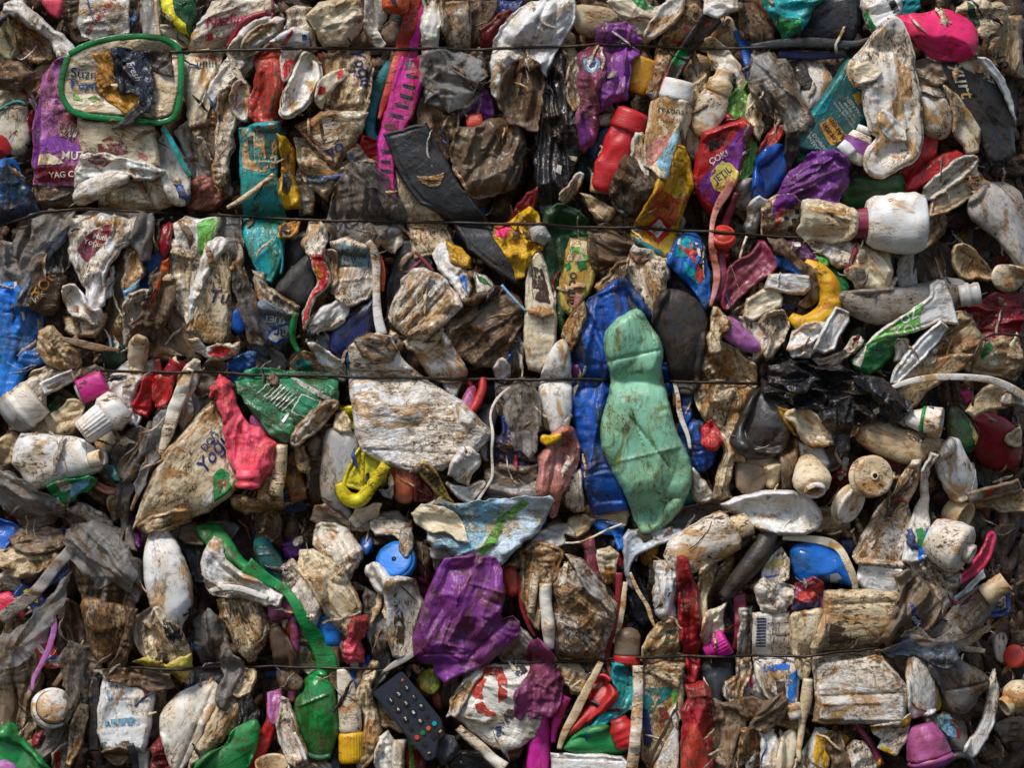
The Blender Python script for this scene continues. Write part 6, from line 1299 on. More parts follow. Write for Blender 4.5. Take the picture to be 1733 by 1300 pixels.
# ================================================================== second row, middle right
tile(2,1)
I('plastic_sheet','sheet','crimson curled scrap on the black slab end near the second wire','B',5,'0,20 6,12 12,4 18,0 20,6 16,14 8,18 2,23','rd',.3,T=8,gloss=.3)
I('packet','packet','crumpled yellow packet with pink edge hanging on the second wire','C',5,'-8,24 0,22 6,18 14,12 19,16 20,22 24,28 22,38 16,42 12,48 10,56 5,58 2,48 -4,38 -8,30','y',.4,T=15,parts=[('p','pink_edge','-8,24 0,22 2,26 -2,32 -8,30','hp')])
I('plastic_bag','bag','small clear and pink crumple on the yellow packet','C',6,'14,26 18,22 24,24 26,30 22,36 16,34','g2',.5,T=5)
I('crushed_bottle','bottle','dark green long leaf-like bottle wall crossing the second wire','X',3,'24,14 32,10 44,13 52,22 54,32 50,40 40,50 36,60 38,72 36,84 40,96 34,92 28,72 24,52 22,34','gd',.3,T=16,am=.8,ax=85,cr=[(31,14,32,60,-7,2)])
I('carton','carton','yellowed carton strip with clover leaves and sideways lettering AMPO','X',4,'41,32 52,34 55,40 56,50 54,58 52,66 46,74 40,82 37,78 34,68 35,60 38,50 38,42','ye',.55,T=9,am=.5,ax=85,tilt=(-.1,0),parts=[('p','pale_top','41,32 52,34 54,42 48,48 38,46','c2',.5),('p','clover','40,38 46,37 47,42 42,43','gl',.3),('p','clover','44,47 50,46 51,51 46,53','gr',.3),('p','clover','36,49 40,47 41,51 38,53','gr',.3),('p','clover','48,42 54,43 54,46 50,46','gl',.3),('t','ampo',40.5,64,7,83,'k',0,.1),('p','orange_smear','44,66 48,70 44,77 40,76','sal',.5)])
I('crushed_bottle','bottle','black mould speckled long bottle left of the dark green wall','X',4,'14,46 20,40 24,50 26,62 29,74 30,86 30,100 27,108 20,118 14,116 12,100 12,84 13,66','c2',.85,T=13,am=.8,ax=90,parts=[('p','mould','15,50 22,52 26,66 27,74 16,72','br',.5)])
I('plastic_film','film','hairy grey brown film bulge under the second wire above folded pale bottle','F',4,'52,26 64,24 76,28 82,34 80,44 72,46 64,50 58,52 54,42','t',.75,T=14)
I('plastic_film','film','brown film loop rising above the second wire right of the green wall','F',3,'56,16 66,12 78,10 90,8 92,16 84,24 72,26 60,24','t',.7,T=13)
I('crushed_cup','cup','cut open tan cup wall left of the brown film loop','X',3,'48,2 56,6 64,10 70,14 64,20 58,18 54,12','c',.6,T=6,tilt=(0,.3))
I('plastic_film','film','red brown clear film twist above the second wire beneath deodorant','F',3,'70,-6 82,-2 90,4 86,12 76,16 68,8','g',.6,T=10)
I('crushed_bottle','bottle','pink grey dotted crushed bottle under the striped yellow wedge','B',4,'80,38 92,42 102,46 103,58 101,66 96,76 94,84 88,74 80,64 76,60 76,50','w',.55,T=15,am=.8)
I('crushed_bottle','bottle','slim cream fold above the deep blue sheet','B',4,'56,64 64,56 72,48 76,46 76,54 72,60 64,64 58,67','c2',.75,T=9)
I('plastic_film','film','grey scrap and cream board beneath the wedge above the wire','P',3,'106,18 112,14 116,20 114,28 106,26','c2',.5,T=6)
I('wrapper','wrapper','blue patterned wrapper with red figures right of the black shoe sole','P',5,'118,26 124,32 127,40 129,52 131,64 130,74 128,78 124,70 116,60 108,54 103,48 106,40 110,32','b2',.15,T=6,am=.5,ax=70,gloss=.22,parts=[('p','pattern','110,34 116,30 120,36 116,44 108,44','tl2',.3),('p','red_print','112,36 118,40 117,33 120,40 125,39 121,43 121,49 117,44 111,37','r2',.2),('p','red_print','122,50 126,46 127,56 124,62 121,56','r2',.2),('p','green_squares','112,46 118,50 124,56 124,62 116,56','tl2',.2),('p','white_cells','110,32 112,31 111,36 109,36','w2',.2),('p','white_cells','121,34 123,35 125,44 123,43','w2',.2)])
I('shoe_sole','shoe','large black smooth paddle shaped sole beside the mint green bottle','S',5,'100,67 106,65 114,67 122,72 128,82 128,92 126,106 124,118 122,130 118,134 110,132 106,120 103,108 98,96 95,86 94,76','k2',.28,T=18,am=.5,gloss=.5,ax=90,tilt=(.05,.1))
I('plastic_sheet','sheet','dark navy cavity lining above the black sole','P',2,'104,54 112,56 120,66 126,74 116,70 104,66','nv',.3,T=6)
I('crushed_bottle','bottle','deep blue folded bottle wrapping the mint green bottle on its left','B',4,'75,58 80,64 86,72 90,80 92,90 84,94 76,100 68,110 66,124 64,140 60,152 62,166 70,182 80,200 79,206 70,209 56,210 50,196 48,178 46,160 42,144 36,136 40,126 42,112 41,98 46,84 52,72 62,66','b',.3,T=18,am=.75,lip=0,ax=92,gloss=.36,tilt=(.15,.05),cr=[(60,76,66,104,-7,2.5),(54,94,62,120,-5,2.5),(42,146,55,210,-5,2)])
I('crushed_bottle','bottle','large mint green crushed bottle in the centre with a fallen zigzag of dirt','S',6,'82,78 86,80 92,90 98,98 100,106 98,116 100,124 104,140 106,150 110,162 116,172 118,180 118,190 115,200 108,212 100,220 88,224 84,218 80,206 76,196 68,182 62,172 60,158 62,146 66,134 68,122 64,112 62,96 68,86','mt',.5,T=22,am=1.5,w=16,rnd=1,ax=88,gloss=.42,tilt=(-.1,.12),cr=[(79,148,104,180,-8,1.8),(80,144,92,182,-6,1.6),(72,176,112,166,3,3),(62,112,99,104,-4,2.5),(88,80,98,112,-4,1.5)])
I('plastic_film','film','pink scrap caught on the edge of the blue folded bottle','P',5,'41,116 45,115 47,120 43,123','mv',.4,T=3)
I('crushed_bottle','bottle','white dotted oval bottle on the third wire left of the deep blue bottle','S',5,'34,97 38,100 40,110 40,124 41,134 40,146 36,156 34,166 30,162 26,150 22,138 20,128 24,114 28,104','w2',.5,T=17,am=1.3)
I('crushed_bottle','bottle','slim stained fold between clover carton and blue bottle','B',4,'50,74 50,80 46,90 42,100 40,108 37,100 38,90 44,80','c2',.75,T=9)
I('plastic_sheet','sheet','small blue bottle corner right of mint green bottle on the third wire','B',3,'98,112 104,112 108,120 110,132 104,134 100,124','b',.3,T=8)
S('folded_pouch','pouch','dusty pink folded pouch edge winding down right of the patterned wrapper',5,'146,-6 136,10 132,22 131,34 133,46 136,54 134,66 131,76',[4,6,4,3,4,5,4,2],'sal',.5,flat=2,am=.35)
S('folded_pouch','pouch','crimson inner fold of the dusty pink pouch',4,'148,2 142,20 138,34 139,46 139,58 135,72',[3,5,5,5,6,3],'m',.35,flat=5,am=.3)
L('screw_cap','cap','dusty red round cap with rim behind the pink folded pouch',4,(139,33),(139,29),[('cap',((0,8.4),(.7,8.6),(.9,8.2),(1,7.4)),'r2',.3,{'dent':0}),('knob',((1.0,6.2),(1.05,6.2)),'r2',.35,{'dent':0})],sq=1,lean=14)
I('plastic_sheet','sheet','red bottle waist below the dusty red cap','B',2,'134,34 144,38 144,46 138,50 134,44','r',.3,T=7)
I('crushed_cup','cup','wine red curved plastic petal in the right centre','D',4,'164,30 172,42 176,48 170,56 164,58 156,64 148,72 142,78 138,76 141,62 142,52 150,46 158,42','m',.3,T=7,rw=2,dep=12,gloss=.3)
I('plastic_film','film','brown clear film with a slim white edge left of the snack bag','F',2,'146,20 156,24 164,20 162,32 156,40 148,46 146,34','g',.7,T=10)
S('plastic_strip','strip','short white upright sliver left of the wine red petal',4,'155,30 152,38 150,45',1.7,'w2',.3)
I('crushed_bottle','bottle','brown soil covered bag knot above the wine red petal','C',2,'148,0 160,2 164,12 156,20 148,14','t',.8,T=10)
I('crushed_tub','tub','long cream tub edge running up right under the wine red petal','X',4,'143,82 152,76 162,68 172,62 180,62 172,72 162,80 152,84','w',.65,T=8,tilt=(0,.3))
I('crushed_bottle','bottle','lilac pink bottle side wedged in the stained white cluster','S',5,'141,82 146,84 154,92 160,98 163,102 160,106 152,104 144,99 138,94','lv',.25,T=12)
I('crushed_bottle','bottle','white pipe-like folded neck left of the lilac bottle side','B',5,'131,75 136,76 142,86 142,92 136,94 138,104 132,108 128,100 132,90','c2',.6,T=12)
I('crushed_bottle','bottle','grey white block with a deep hollow right of lilac bottle side','B',4,'150,84 160,84 170,86 170,98 166,108 160,112 162,102 154,92','w2',.5,T=15)
I('crushed_bottle','bottle','cream crumpled bottle cluster above the third wire right of black sole','B',4,'128,90 134,98 140,102 148,106 158,112 160,122 156,138 144,142 132,136 124,128 122,116 126,106','c2',.75,T=19,am=1.2)
I('plastic_bag','bag','brown hollow bag behind the lower right of the cream cluster','F',3,'158,110 168,106 176,112 170,122 160,126','br',.4)
# ================================================================== third row, middle right
tile(2,2)
I('crushed_bottle','bottle','brown crumpled flap under the white oval bottle, left of blue bottle','B',3,'24,24 30,20 36,22 34,30 30,34 24,32','c',.7,T=9)
I('crushed_bottle','bottle','dusty salmon folded bottle left of the foot of the blue bottle','B',5,'28,40 30,34 36,31 42,34 46,42 46,52 42,60 38,68 34,76 34,84 30,91 26,90 25,84 28,78 26,76 20,78 18,70 20,58 22,48','sal',.4,T=20,am=1,ax=80,cr=[(34,38,26,76,-6,2)])
I('crushed_cup','cup','yellow spout poking out left of the salmon folded bottle','S',5,'22,37 28,38 35,36 34,39 28,42 23,43 21,41','y',.15,T=6)
I('crushed_tub','tub','fluted white tub side between salmon bottle and blue bottle','X',4,'41,62 46,60 47,72 48,86 44,87 39,84 37,76','w2',.5,T=10,ax=90,am=.8)
I('crushed_tub','tub','smooth grey cup wall right of the fluted white tub side','S',3,'46,60 50,66 52,76 54,86 49,90 47,80','g2',.3,T=10)
I('crushed_bottle','bottle','brown clear folds under the foot of the blue bottle','F',3,'50,84 60,82 74,82 80,90 76,96 62,97 54,94','c',.7,T=12)
I('crushed_bottle','bottle','round tan bottle end under the mint green bottle foot','S',5,'97,92 104,84 110,79 114,81 112,87 104,92','t',.3,T=8)
I('crushed_bottle','bottle','royal blue upright hose-like bottle right of the mint green bottle','B',3,'114,8 119,10 118,24 116,34 118,50 122,62 118,70 114,62 112,40 113,22','b',.3,T=12)
I('plastic_sheet','sheet','cobalt blue crumpled bottle behind the red scrap right of centre','B',3,'116,30 124,28 132,36 134,48 132,56 126,62 120,58 117,44','b',.3,T=14)
I('plastic_sheet','sheet','red glossy scrap in the right centre hanging over cobalt blue plastic','P',5,'127,32 132,28 136,34 138,40 134,46 130,47 126,42','r',.2,T=6,gloss=.2)
I('crushed_bottle','bottle','teal blue bottle foot lower right of the mint green bottle','S',3,'106,76 114,70 120,62 124,74 122,82 112,84','tl',.3,T=12)
S('plastic_strip','strip','dark brown flap beside the royal blue upright hose',4,'107,14 112,14',9,'n',.3,flat=2)
S('plastic_strip','strip','white thin shredded strip right of the mint green bottle',5,'108,2 110,14 112,26 116,36 118,46',[2.4,3,3.6,3,2],'w2',.6,flat=2)
I('crushed_bottle','bottle','grey white bone shaped fold at the lower right of the mint bottle','B',4,'120,56 124,66 130,74 132,80 126,82 122,78 120,68','w2',.5,T=9)
I('crushed_bottle','bottle','cream shredded sack hanging from the third wire with a twisted tail','P',4,'122,4 132,2 144,4 156,3 162,4 158,14 152,24 148,32 150,40 154,48 152,54 146,54 144,62 142,72 146,78 140,80 134,78 134,70 138,60 140,48 138,38 132,30 126,24 122,14','c2',.75,T=17,am=1.1,ax=80)
I('crushed_bottle','bottle','black smooth canister with translucent collar under the black bag','S',4,'160,8 168,6 182,8 184,22 182,38 178,46 168,52 158,52 148,48 143,42 146,34 152,22','k2',.25,T=24,gloss=.35)
L('collar','bottle','brown translucent collar and cup below the black smooth canister',3,(164,48),(156,76),[('collar',((0,16),(.12,16.4),(.3,15.5)),'t',.4),('cup',((.3,14.5),(.6,12.5),(.9,9),(1,5)),'t',.6)],sq=.6,dent=.1)
I('crushed_bottle','bottle','two tan bottle fingers hanging right of the brown collar','B',3,'168,58 176,54 184,50 186,62 182,74 176,76 170,70','c',.5,T=14)
I('plastic_film','film','wide grey sheet fold rising in the seam under mint bottle','F',3,'100,96 112,88 124,82 134,77 144,78 150,84 140,92 128,96 116,98 104,100','g',.4,T=9)
I('crushed_bottle','bottle','white ribbed shell bottle lying in the seam below the black canister','X',5,'138,82 148,78 160,75 172,73 184,74 196,78 203,86 204,92 200,98 190,101 176,101 164,98 154,94 146,88','w2',.35,T=20,ax=-5,am=.7,cr=[(172,85,203,91,-4,1.5)]+[(x,76,x+3,99,-2.4,1.2) for x in (182,186,190,194)])
L('crushed_bottle','bottle','stained white bottle lying across the seam with its stub neck right',5,(104,122),(156,94),[('body',((0,8),(.1,12),(.35,14.5),(.62,15.5),(.78,14),(.84,9)),'w2',.6,{'sq':.6,'dent':.12}),('neck',((.84,8),(1,7.6),(1.02,5)),'c2',.65,{'dent':.06})],sq=.7,bend=-3)
I('crushed_bottle','bottle','folded tail of the stained white bottle hanging into the red folds','B',4,'98,128 104,116 114,112 126,116 130,120 118,126 108,130 104,140 100,152 96,150 95,138','w2',.55,T=13)
S('spring_hose','hose','black and white ringed collar behind the stub neck',3,'140,112 150,110 158,104 158,96',[6,8,8,6],'k3',.4)
I('plastic_sheet','sheet','grey blue folded sheet with white lip left of the stained bottle','D',4,'76,100 88,98 104,98 114,98 110,104 98,108 88,112 80,118 78,126 82,140 78,134 76,118','s',.5,T=9,rw=3,dep=9)
S('plastic_strip','strip','thin white curved wire-like strip in the dark seam centre',5,'36,107 46,107 56,103 64,99 74,95',1.6,'w2',.3)
I('plastic_sheet','sheet','azure strip hanging in the dark seam centre','X',3,'54,94 64,94 74,98 75,112 73,112 70,102 60,100','b2',.3,T=4)
I('plastic_sheet','sheet','dark slate sheet falling in the hollow left of the stained bottle','B',2,'66,104 74,106 78,122 82,136 76,138 70,128 68,114','kb',.4,T=9)
I('plastic_film','film','pale crumpled tub rims stacked right of the sky blue label sheet','D',4,'14,106 24,98 34,94 42,98 44,104 40,102 34,100 38,108 30,110 20,112 10,114','g2',.5,T=7,rw=3,dep=5)
I('crushed_bottle','bottle','crimson cord twisting in the hollow below the thin white strip','B',3,'50,106 55,102 56,112 58,122 62,130 60,136 54,128 50,118','m',.5,T=9)
I('packet','packet','gold and white folded sachet by the crimson cord','P',4,'58,112 66,110 72,114 70,124 68,132 64,134 60,124','c2',.5,T=7,parts=[('p','gold_side','62,122 68,122 68,132 64,134','yo')])
I('plastic_sheet','sheet','dark red bulge right of the gold sachet','S',2,'66,112 74,114 76,124 70,128','rd',.3,T=8)
I('crushed_bottle','bottle','orange brown smear cloth in the seam under the fluted tub','C',3,'40,92 50,90 56,92 52,100 44,104 38,98','c',.9,T=8)
I('plastic_sheet','sheet','dark amber glass-like bottle in the hollow under the folded grey sheet','S',2,'86,112 94,106 98,108 96,120 88,124','yo',.5,T=9)
# ================================================================== fourth row, middle right
tile(2,3)
I('plastic_sheet','sheet','orange red glossy bottle piece at the right edge of the violet jug','S',3,'-6,6 0,0 6,4 8,12 5,20 -2,20','r2',.4,T=12)
S('plastic_strip','strip','thin dark red strip hanging right of the violet jug',4,'8,4 8,16 9,28 13,38 18,46',[2.4,3,3.4,3,2],'rd',.4,flat=2)
I('crushed_tub','tub','rusty torn tub wall rising left of the big net printed bag','B',4,'9,-10 16,-14 26,-14 36,-10 32,2 28,12 22,26 20,40 14,32 10,18','c',1.0,T=12)
I('plastic_bag','bag','large cream net printed bag crushed in the lower centre','P',5,'30,12 34,2 40,-4 48,-2 56,8 62,18 68,28 69,34 66,44 62,54 60,62 52,62 40,60 32,60 29,50 28,40 30,26','w2',.7,T=22,am=1,ax=-40,wr=.8)
S('crushed_tube','tube','vertical white fold left of the large net printed bag',6,'24,10 24,24 26,38 27,52',[8,8,9,6],'w',.65,am=.3)
S('crushed_tube','tube','upper left leaning white tube beside the net bag',5,'18,4 16,16 14,30',[6,6,4],'w',.7,am=.3)
I('crushed_tub','tub','grey white folded edge slanting over the top of the net bag','B',6,'38,-8 46,-6 54,4 62,14 70,24 69,30 62,24 54,16 46,6','g2',.5,T=8)
I('plastic_bag','bag','lower wrinkled part of the net printed bag under the fourth wire','P',4,'30,60 44,62 58,64 56,70 52,78 46,84 40,82 34,74','c2',.7,T=13)
I('crushed_bottle','bottle','grey white smooth bottle side behind the violet jug foot','B',3,'-6,38 6,40 14,46 16,54 14,62 4,64 -8,62','g2',.7,T=12)
I('plastic_film','film','torn plum coloured film rag hanging below the fourth wire','F',6,'14,50 18,46 24,50 28,56 28,64 34,72 36,80 32,90 28,96 22,94 18,98 14,96 14,90 8,98 4,94 4,84 10,74 14,66','mv',.45,T=9,film=.08,am=1.3,ax=80)
I('crushed_bottle','bottle','dark blue printed cream fold left of the plum rag','B',3,'-6,64 8,64 14,70 8,78 4,88 -4,94','w',.6,T=12)
I('crushed_bottle','bottle','hot magenta crumpled bottle at the bottom edge under the plum rag','S',4,'18,94 24,94 27,104 26,114 27,120 26,138 11,138 13,124 14,112','mag',.25,T=16,am=1.3)
S('crushed_tube','bottle','magenta slanting tube right of the hot magenta bottle',4,'38,84 34,92 30,104 29,114',[7,7,5,3],'mag',.3)
I('plastic_film','film','brown dotted film scraps at the bottom edge left of the magenta bottle','C',3,'-4,96 6,98 14,100 12,112 8,124 0,128 -6,114','t',.9,T=12)
S('plastic_strip','strip','rusty curled strap running from the wire down beside the magenta tube',5,'60,62 54,74 48,86 42,98 36,108 33,118',[4,5,6,6,5,3],'c',.7,flat=3,am=.3)
S('plastic_strip','strip','tall dark red board edge right of the net bag with a cream rim',4,'72,4 71,20 69,36 66,50 64,60 66,68 70,78 72,82',[5,4,4,4,4,4,3,2],'rd',.2,flat=4)
S('plastic_strip','strip','cream speckled rim beside the tall dark red board edge',4,'76,10 75,24 72,38 69,50',[3,4,4,3],'c2',.7,flat=3)
I('crushed_bottle','bottle','dark slate bag folds in the hollow right of the dark red board','F',2,'74,0 82,4 88,16 94,28 96,38 88,42 82,34 78,18','kb',.4,T=12)
S('plastic_strip','strip','thin cream torn strand running down over the slate folds',4,'79,4 84,16 90,24 93,34 96,40',[2,3,2.6,3,1.5],'c2',.6,flat=1.5)
I('crushed_bottle','bottle','white upright bottle with rusty creases hanging left of the red sheet','B',4,'96,-4 102,-4 108,0 109,12 108,22 108,32 103,34 98,30 95,18','w2',.55,T=15)
L('cup','cup','brown clear dome cup with red band lying on the fourth wire',4,(78,40),(77,64),[('dome',((0,3),(.05,6),(.2,8.6),(.75,8.8)),'n',.3),('red_band',((.75,9),(1,8.6)),'r',.25)],sq=.8,dent=.04)
I('crushed_bottle','bottle','turquoise folded bottle with green foot below the dome cup','B',4,'67,64 76,66 80,68 80,80 79,92 74,96 66,100 58,104 52,107 56,100 64,92 70,84 72,80 68,72','tl2',.25,T=12,am=.8)
I('crushed_bottle','bottle','scarlet lipped tube with round head left of the turquoise fold','S',4,'56,76 62,74 68,78 72,83 66,90 62,94 56,96 50,102 42,108 38,111 37,106 44,98 52,90 54,84','r',.25,T=14)
S('plastic_strip','strip','red curved rim above the scarlet lipped tube',4,'57,76 58,71 63,70 67,74',2.6,'r',.3)
I('plastic_sheet','sheet','shiny grey cup wall behind the scarlet tube','S',2,'42,104 50,98 56,98 54,106 44,112 36,116','g2',.3,T=6)
I('crushed_bottle','bottle','emerald green bottle half lying at the bottom centre right','S',4,'34,118 40,112 48,106 56,103 64,102 68,108 74,112 78,116 77,121 60,121 44,121','gr2',.3,T=16)
L('spring','bottle','red ringed bellows bottle end on the emerald green bottle',5,(79,116),(71,98),[('bellows',((0,7),(.1,8.6),(.5,8.6),(.8,7.4),(1,5)),'r',.25,{'ring':7,'ra':.1,'ns':32})],sq=.8,dent=.03)
I('crushed_tub','tub','wide white tub lid at the bottom edge under the green bottle half','X',5,'28,121 44,122 60,122 74,123 78,128 76,138 28,138','w2',.4,T=9,am=.25,ax=0,cr=[(30,124,76,125,-3,1)])
I('crushed_bottle','bottle','grey smooth bag at the bottom edge right of the wide tub lid','B',3,'68,128 76,124 78,130 76,138 64,138','g2',.3,T=7)
S('crushed_tube','carton','tall white stained carton edge left of the cream poster carton',5,'84,64 84,78 83,94 82,110 80,130',[7,7,7.5,7.5,8],'w2',.6,flat=6,am=.3)
I('crushed_carton','carton','cream carton with blurred teal and orange picture at the bottom right of centre','X',4,'88,70 96,70 104,74 112,74 113,84 112,96 108,108 104,116 98,126 92,134 88,124 87,100','c2',.55,T=9,am=.4,ax=88,parts=[('p','teal_panel','88,79 106,78 106,84 96,90 92,100 88,94','tl',.8),('p','navy_strip','87,92 90,92 94,112 92,118 88,116','nv',.4),('p','orange_panel','96,92 106,90 104,98 99,104','r2',.9),('p','green_mark','106,80 110,80 109,90 106,90','gl',.5)])
I('crushed_carton','carton','white triangular carton face with a dark fold under the poster carton','X',5,'104,94 108,88 110,104 110,124 110,138 92,138 96,128 102,116 108,104','w2',.5,T=8,am=.5)
S('plastic_strip','strip','brown dark fold line between poster carton and triangular face',5,'108,92 102,106 96,116 90,128',[1.5,2.4,2.4,3],'br',.4,flat=1)
I('plastic_bag','bag','cream crumpled sack neck with a green patch above the fourth wire','P',5,'98,36 104,34 110,34 112,44 111,54 106,60 96,62 86,60 88,52 92,46','c2',.6,T=13,parts=[('p','green_patch','102,42 109,40 109,48 101,49','gd',.8)])
I('plastic_bag','bag','cream gathered sack shoulder below the fourth wire','P',5,'90,64 100,62 108,62 114,62 113,72 110,78 104,76 96,70 88,68','c2',.65,T=10)
I('crushed_bottle','bottle','long dark red folded sheet hanging upright at lower right of centre','B',5,'108,-6 114,-8 118,4 122,12 124,22 123,36 124,50 124,62 123,70 122,76 117,76 116,66 115,54 112,40 110,22',(.42,.012,.022),.4,T=20,am=1,ax=92,gloss=.3,cr=[(117,10,118,60,-6,2)])
I('crushed_bottle','bottle','lower part of the dark red sheet twisting to the bottom edge','B',5,'115,76 122,77 126,74 131,80 131,92 130,104 130,116 132,128 134,138 111,138 112,120 112,104 113,92 116,86',(.42,.012,.022),.35,T=16,am=1,ax=90,gloss=.3,cr=[(118,92,130,136,-7,2),(116,84,128,82,4,2)])
I('plastic_sheet','sheet','dusty rose wedge at the bottom edge left of the red sheet foot','S',6,'120,98 124,108 128,120 131,138 112,138 112,124 116,108','r2',.35,T=7)
I('crushed_bottle','bottle','rusty white narrow column between red sheet and corrugated hose','B',4,'124,2 130,-4 136,-4 132,10 128,22 126,36 124,40 124,24','c',.8,T=12)
I('crushed_carton','carton','torn cream carton scrap above the magenta cap','P',5,'128,30 134,28 140,24 139,34 140,42 136,48 133,54 128,52 125,44','c2',.75,T=9)
L('screw_cap','cap','magenta ribbed bottle cap on the fourth wire, lower right',5,(128,56),(142,48),[('neck',((0,4),(.3,5),(.45,5.4)),'mag',.3),('cap',((.45,8),(.95,8.6),(1,7.6)),'mag',.25,{'rib':24,'ns':80,'dent':0})],sq=.8,lean=6)
S('plastic_strip','strip','crimson folded bag edge with faint white letters right of the magenta cap',4,'150,18 151,30 150,42 147,54',[9,8,6,3],'m',.3,flat=4,am=.4)
I('plastic_sheet','sheet','dark blue black bottle with a curved bulge under the magenta cap','S',4,'124,62 132,60 142,58 146,62 147,70 143,76 138,84 140,92 136,100 130,100 131,88 130,78 126,72','k2',.25,T=14,gloss=.25)
I('plastic_film','film','black bag fold upright behind the magenta cap','F',3,'140,22 146,20 146,36 146,50 142,44 139,36','k',.3,T=9,gloss=.25)
I('crushed_bottle','bottle','tan crumpled carton bag with long corner at the bottom right of centre','B',4,'132,86 140,90 148,92 154,98 152,110 148,122 144,132 140,138 131,138 131,122 131,104','t',.6,T=13,ax=85)
I('plastic_film','film','brown twisted film across tan carton bag and printed carton','F',5,'136,88 148,86 158,84 170,88 176,92 170,98 162,106 156,100 148,94 140,92','t',.6,T=10)
I('crushed_bottle','bottle','brown rounded bottle belly under the twisted brown film','B',4,'152,104 160,106 164,114 166,126 164,138 148,138 150,120','c',.7,T=14)
I('crushed_bottle','bottle','pointed white bottle with cut wavy shoulder below the fourth wire, lower right','B',4,'152,28 158,26 158,40 157,54 157,66 154,76 152,86 144,88 140,80 142,76 148,72 151,60 151,44','w2',.55,T=13)
I('crushed_carton','carton','cream wedge with pink brush line right of the pointed white bottle','X',3,'156,70 162,68 166,76 172,84 170,88 160,86 152,86 154,78','w2',.5,T=7,parts=[('p','pink_line','157,72 159,71 159,80 157,79','hp')])
I('plastic_bag','bag','rusty lace like crumpled white bag above the newspaper pack','P',5,'160,14 166,8 176,10 184,14 184,22 178,28 170,30 164,28 162,22','w2',.85,T=12,am=1.2)
I('newspaper_pack','packet','pack with blue barcode stripes and grid lines crossing the fourth wire','X',4,'160,30 172,30 182,30 186,44 186,58 184,72 184,88 176,92 168,84 162,72 160,56','w',.6,T=11,am=.4,ax=90,parts=[('p','barcode',f'160.5,{y} 167,{y} 167,{y+1.1} 160.5,{y+1.1}','nv',.3) for y in range(33,52,2)]+[('p','grid_line','171,30 171.6,30 171.6,56 171,56','nv'),('p','grid_line','168,36 184,36 184,36.6 168,36.6','nv'),('p','grid_line','168,44 184,44 184,44.6 168,44.6','nv'),('p','blue_print','163,62 182,60 182,63 163,66','b2',1),('p','blue_print','165,70 180,68 180,71 166,73','b2',1)])
# ================================================================== upper right
tile(3,0)
I('plastic_bag','bag','turquoise green wrinkled bag at the top edge on the right','P',4,'2,-3 46,-3 37,4 33,12 28,18 18,24 12,12 6,5','tl2',.3,am=1,gloss=.22,parts=[('p','green_foot','8,8 16,10 30,12 28,18 18,24 12,14','gr2',.3)])
I('tray','tray','black moulded tray with concentric oval grooves at the top right','X',3,'36,6 44,-3 66,-3 66,14 62,25 38,26 20,22 30,18','kb',.3,T=12,am=.25,gloss=.25,wr=.2,parts=[('p','groove','50,-2 62,-2 62,10 58,17 52,16 49,8','k2',.2),('p','groove','52.5,-2 60,-2 60,9 57,14 54,13 52,7','k',.2),('p','groove','54.5,-1 58,-1 58,8 56,10 54.5,8','k2',.2)])
S('plastic_strip','strip','long dark tray edge lying along the first wire at right',4,'-4,29 20,26 44,26 62,28 74,24',[4,6,7,6,3],'k2',.4,flat=4)
S('plastic_strip','strip','dark blue bar below the long dark tray edge',3,'14,33 34,34 60,33',[5,6,4],'nv',.3,flat=4)
I('crushed_bottle','bottle','white bottle with torn open mouth and green label at the top right','B',3,'66,-3 94,-3 95,5 90,10 82,15 76,20 70,12','w2',.4,T=18,parts=[('p','green_label','68,8 71,7 76,18 75,20 72,20','gr2'),('p','torn_mouth','82,-2 88,-2 92,6 88,8','k',.5)])
I('plastic_sheet','sheet','teal blue scrap between the torn bottle mouth and the pink bottle','P',2,'90,9 98,-2 108,-3 108,2 100,9 92,12','tl',.3)
I('crushed_bottle','bottle','bright pink crushed bottle with a rounded base at the top right','S',5,'88,11 98,9 110,8 118,5 126,5 136,9 144,15 146,23 143,33 136,37 126,38 116,37 106,30 98,24 94,18','hp',.18,T=22,am=1.8,gloss=.4,rnd=1)
I('wrapper','wrapper','cream pack with green edge and small print behind the pink bottle','B',3,'130,4 142,-3 172,-3 164,10 156,18 148,20 145,12 138,8','c2',.5,parts=[('p','green_edge','139,-3 143,0 149,12 146,16 143,10 139,4','gd',.3),('t','Naturel\nsabun',154,4,3.4,60,'gd')])
I('crushed_bottle','bottle','tan drum flank with black script near the right border at top','B',2,'160,18 166,4 180,2 180,44 172,42 158,36 156,28','c',.55,tilt=(-.2,0),parts=[('t','Yo',164,34,8,-35,'k',.2,.3)])
I('crushed_tub','tub','tall white folded tub with stained rim standing in front at the right','D',5.6,'84,12 90,13 95,20 99,34 101,48 104,62 105,78 105,96 101,102 88,110 76,115 70,108 70,100 76,94 80,89 74,84 70,70 69,60 69,56 62,55 58,45 66,34 74,26 80,18','w2',.4,T=14,dep=12,rw=6,am=1.1,rim=(3.2,'w2',.6),tilt=(-.1,.05),dz=6,th=3)
I('crushed_tub','tub','small square fold flap on the left of the tall white folded tub','X',6.2,'60,45 66,42 71,41 79,48 74,52 63,56','c2',.6,T=6)
I('crushed_bottle','bottle','white bottle bulge pressed inside the tall folded tub','B',6.2,'80,72 86,76 92,82 96,92 88,90 80,84 77,78','w2',.5,T=10)
I('crushed_bottle','bottle','round cream bottle bottom tied off right of the tall white tub','S',3,'104,60 112,56 122,60 128,68 130,78 124,88 116,88 108,82 105,72','w',.5,T=20)
I('plastic_film','film','white knotted film above the round cream bottle bottom','F',3,'100,44 110,46 122,52 123,60 114,60 102,56','w',.6,T=10)
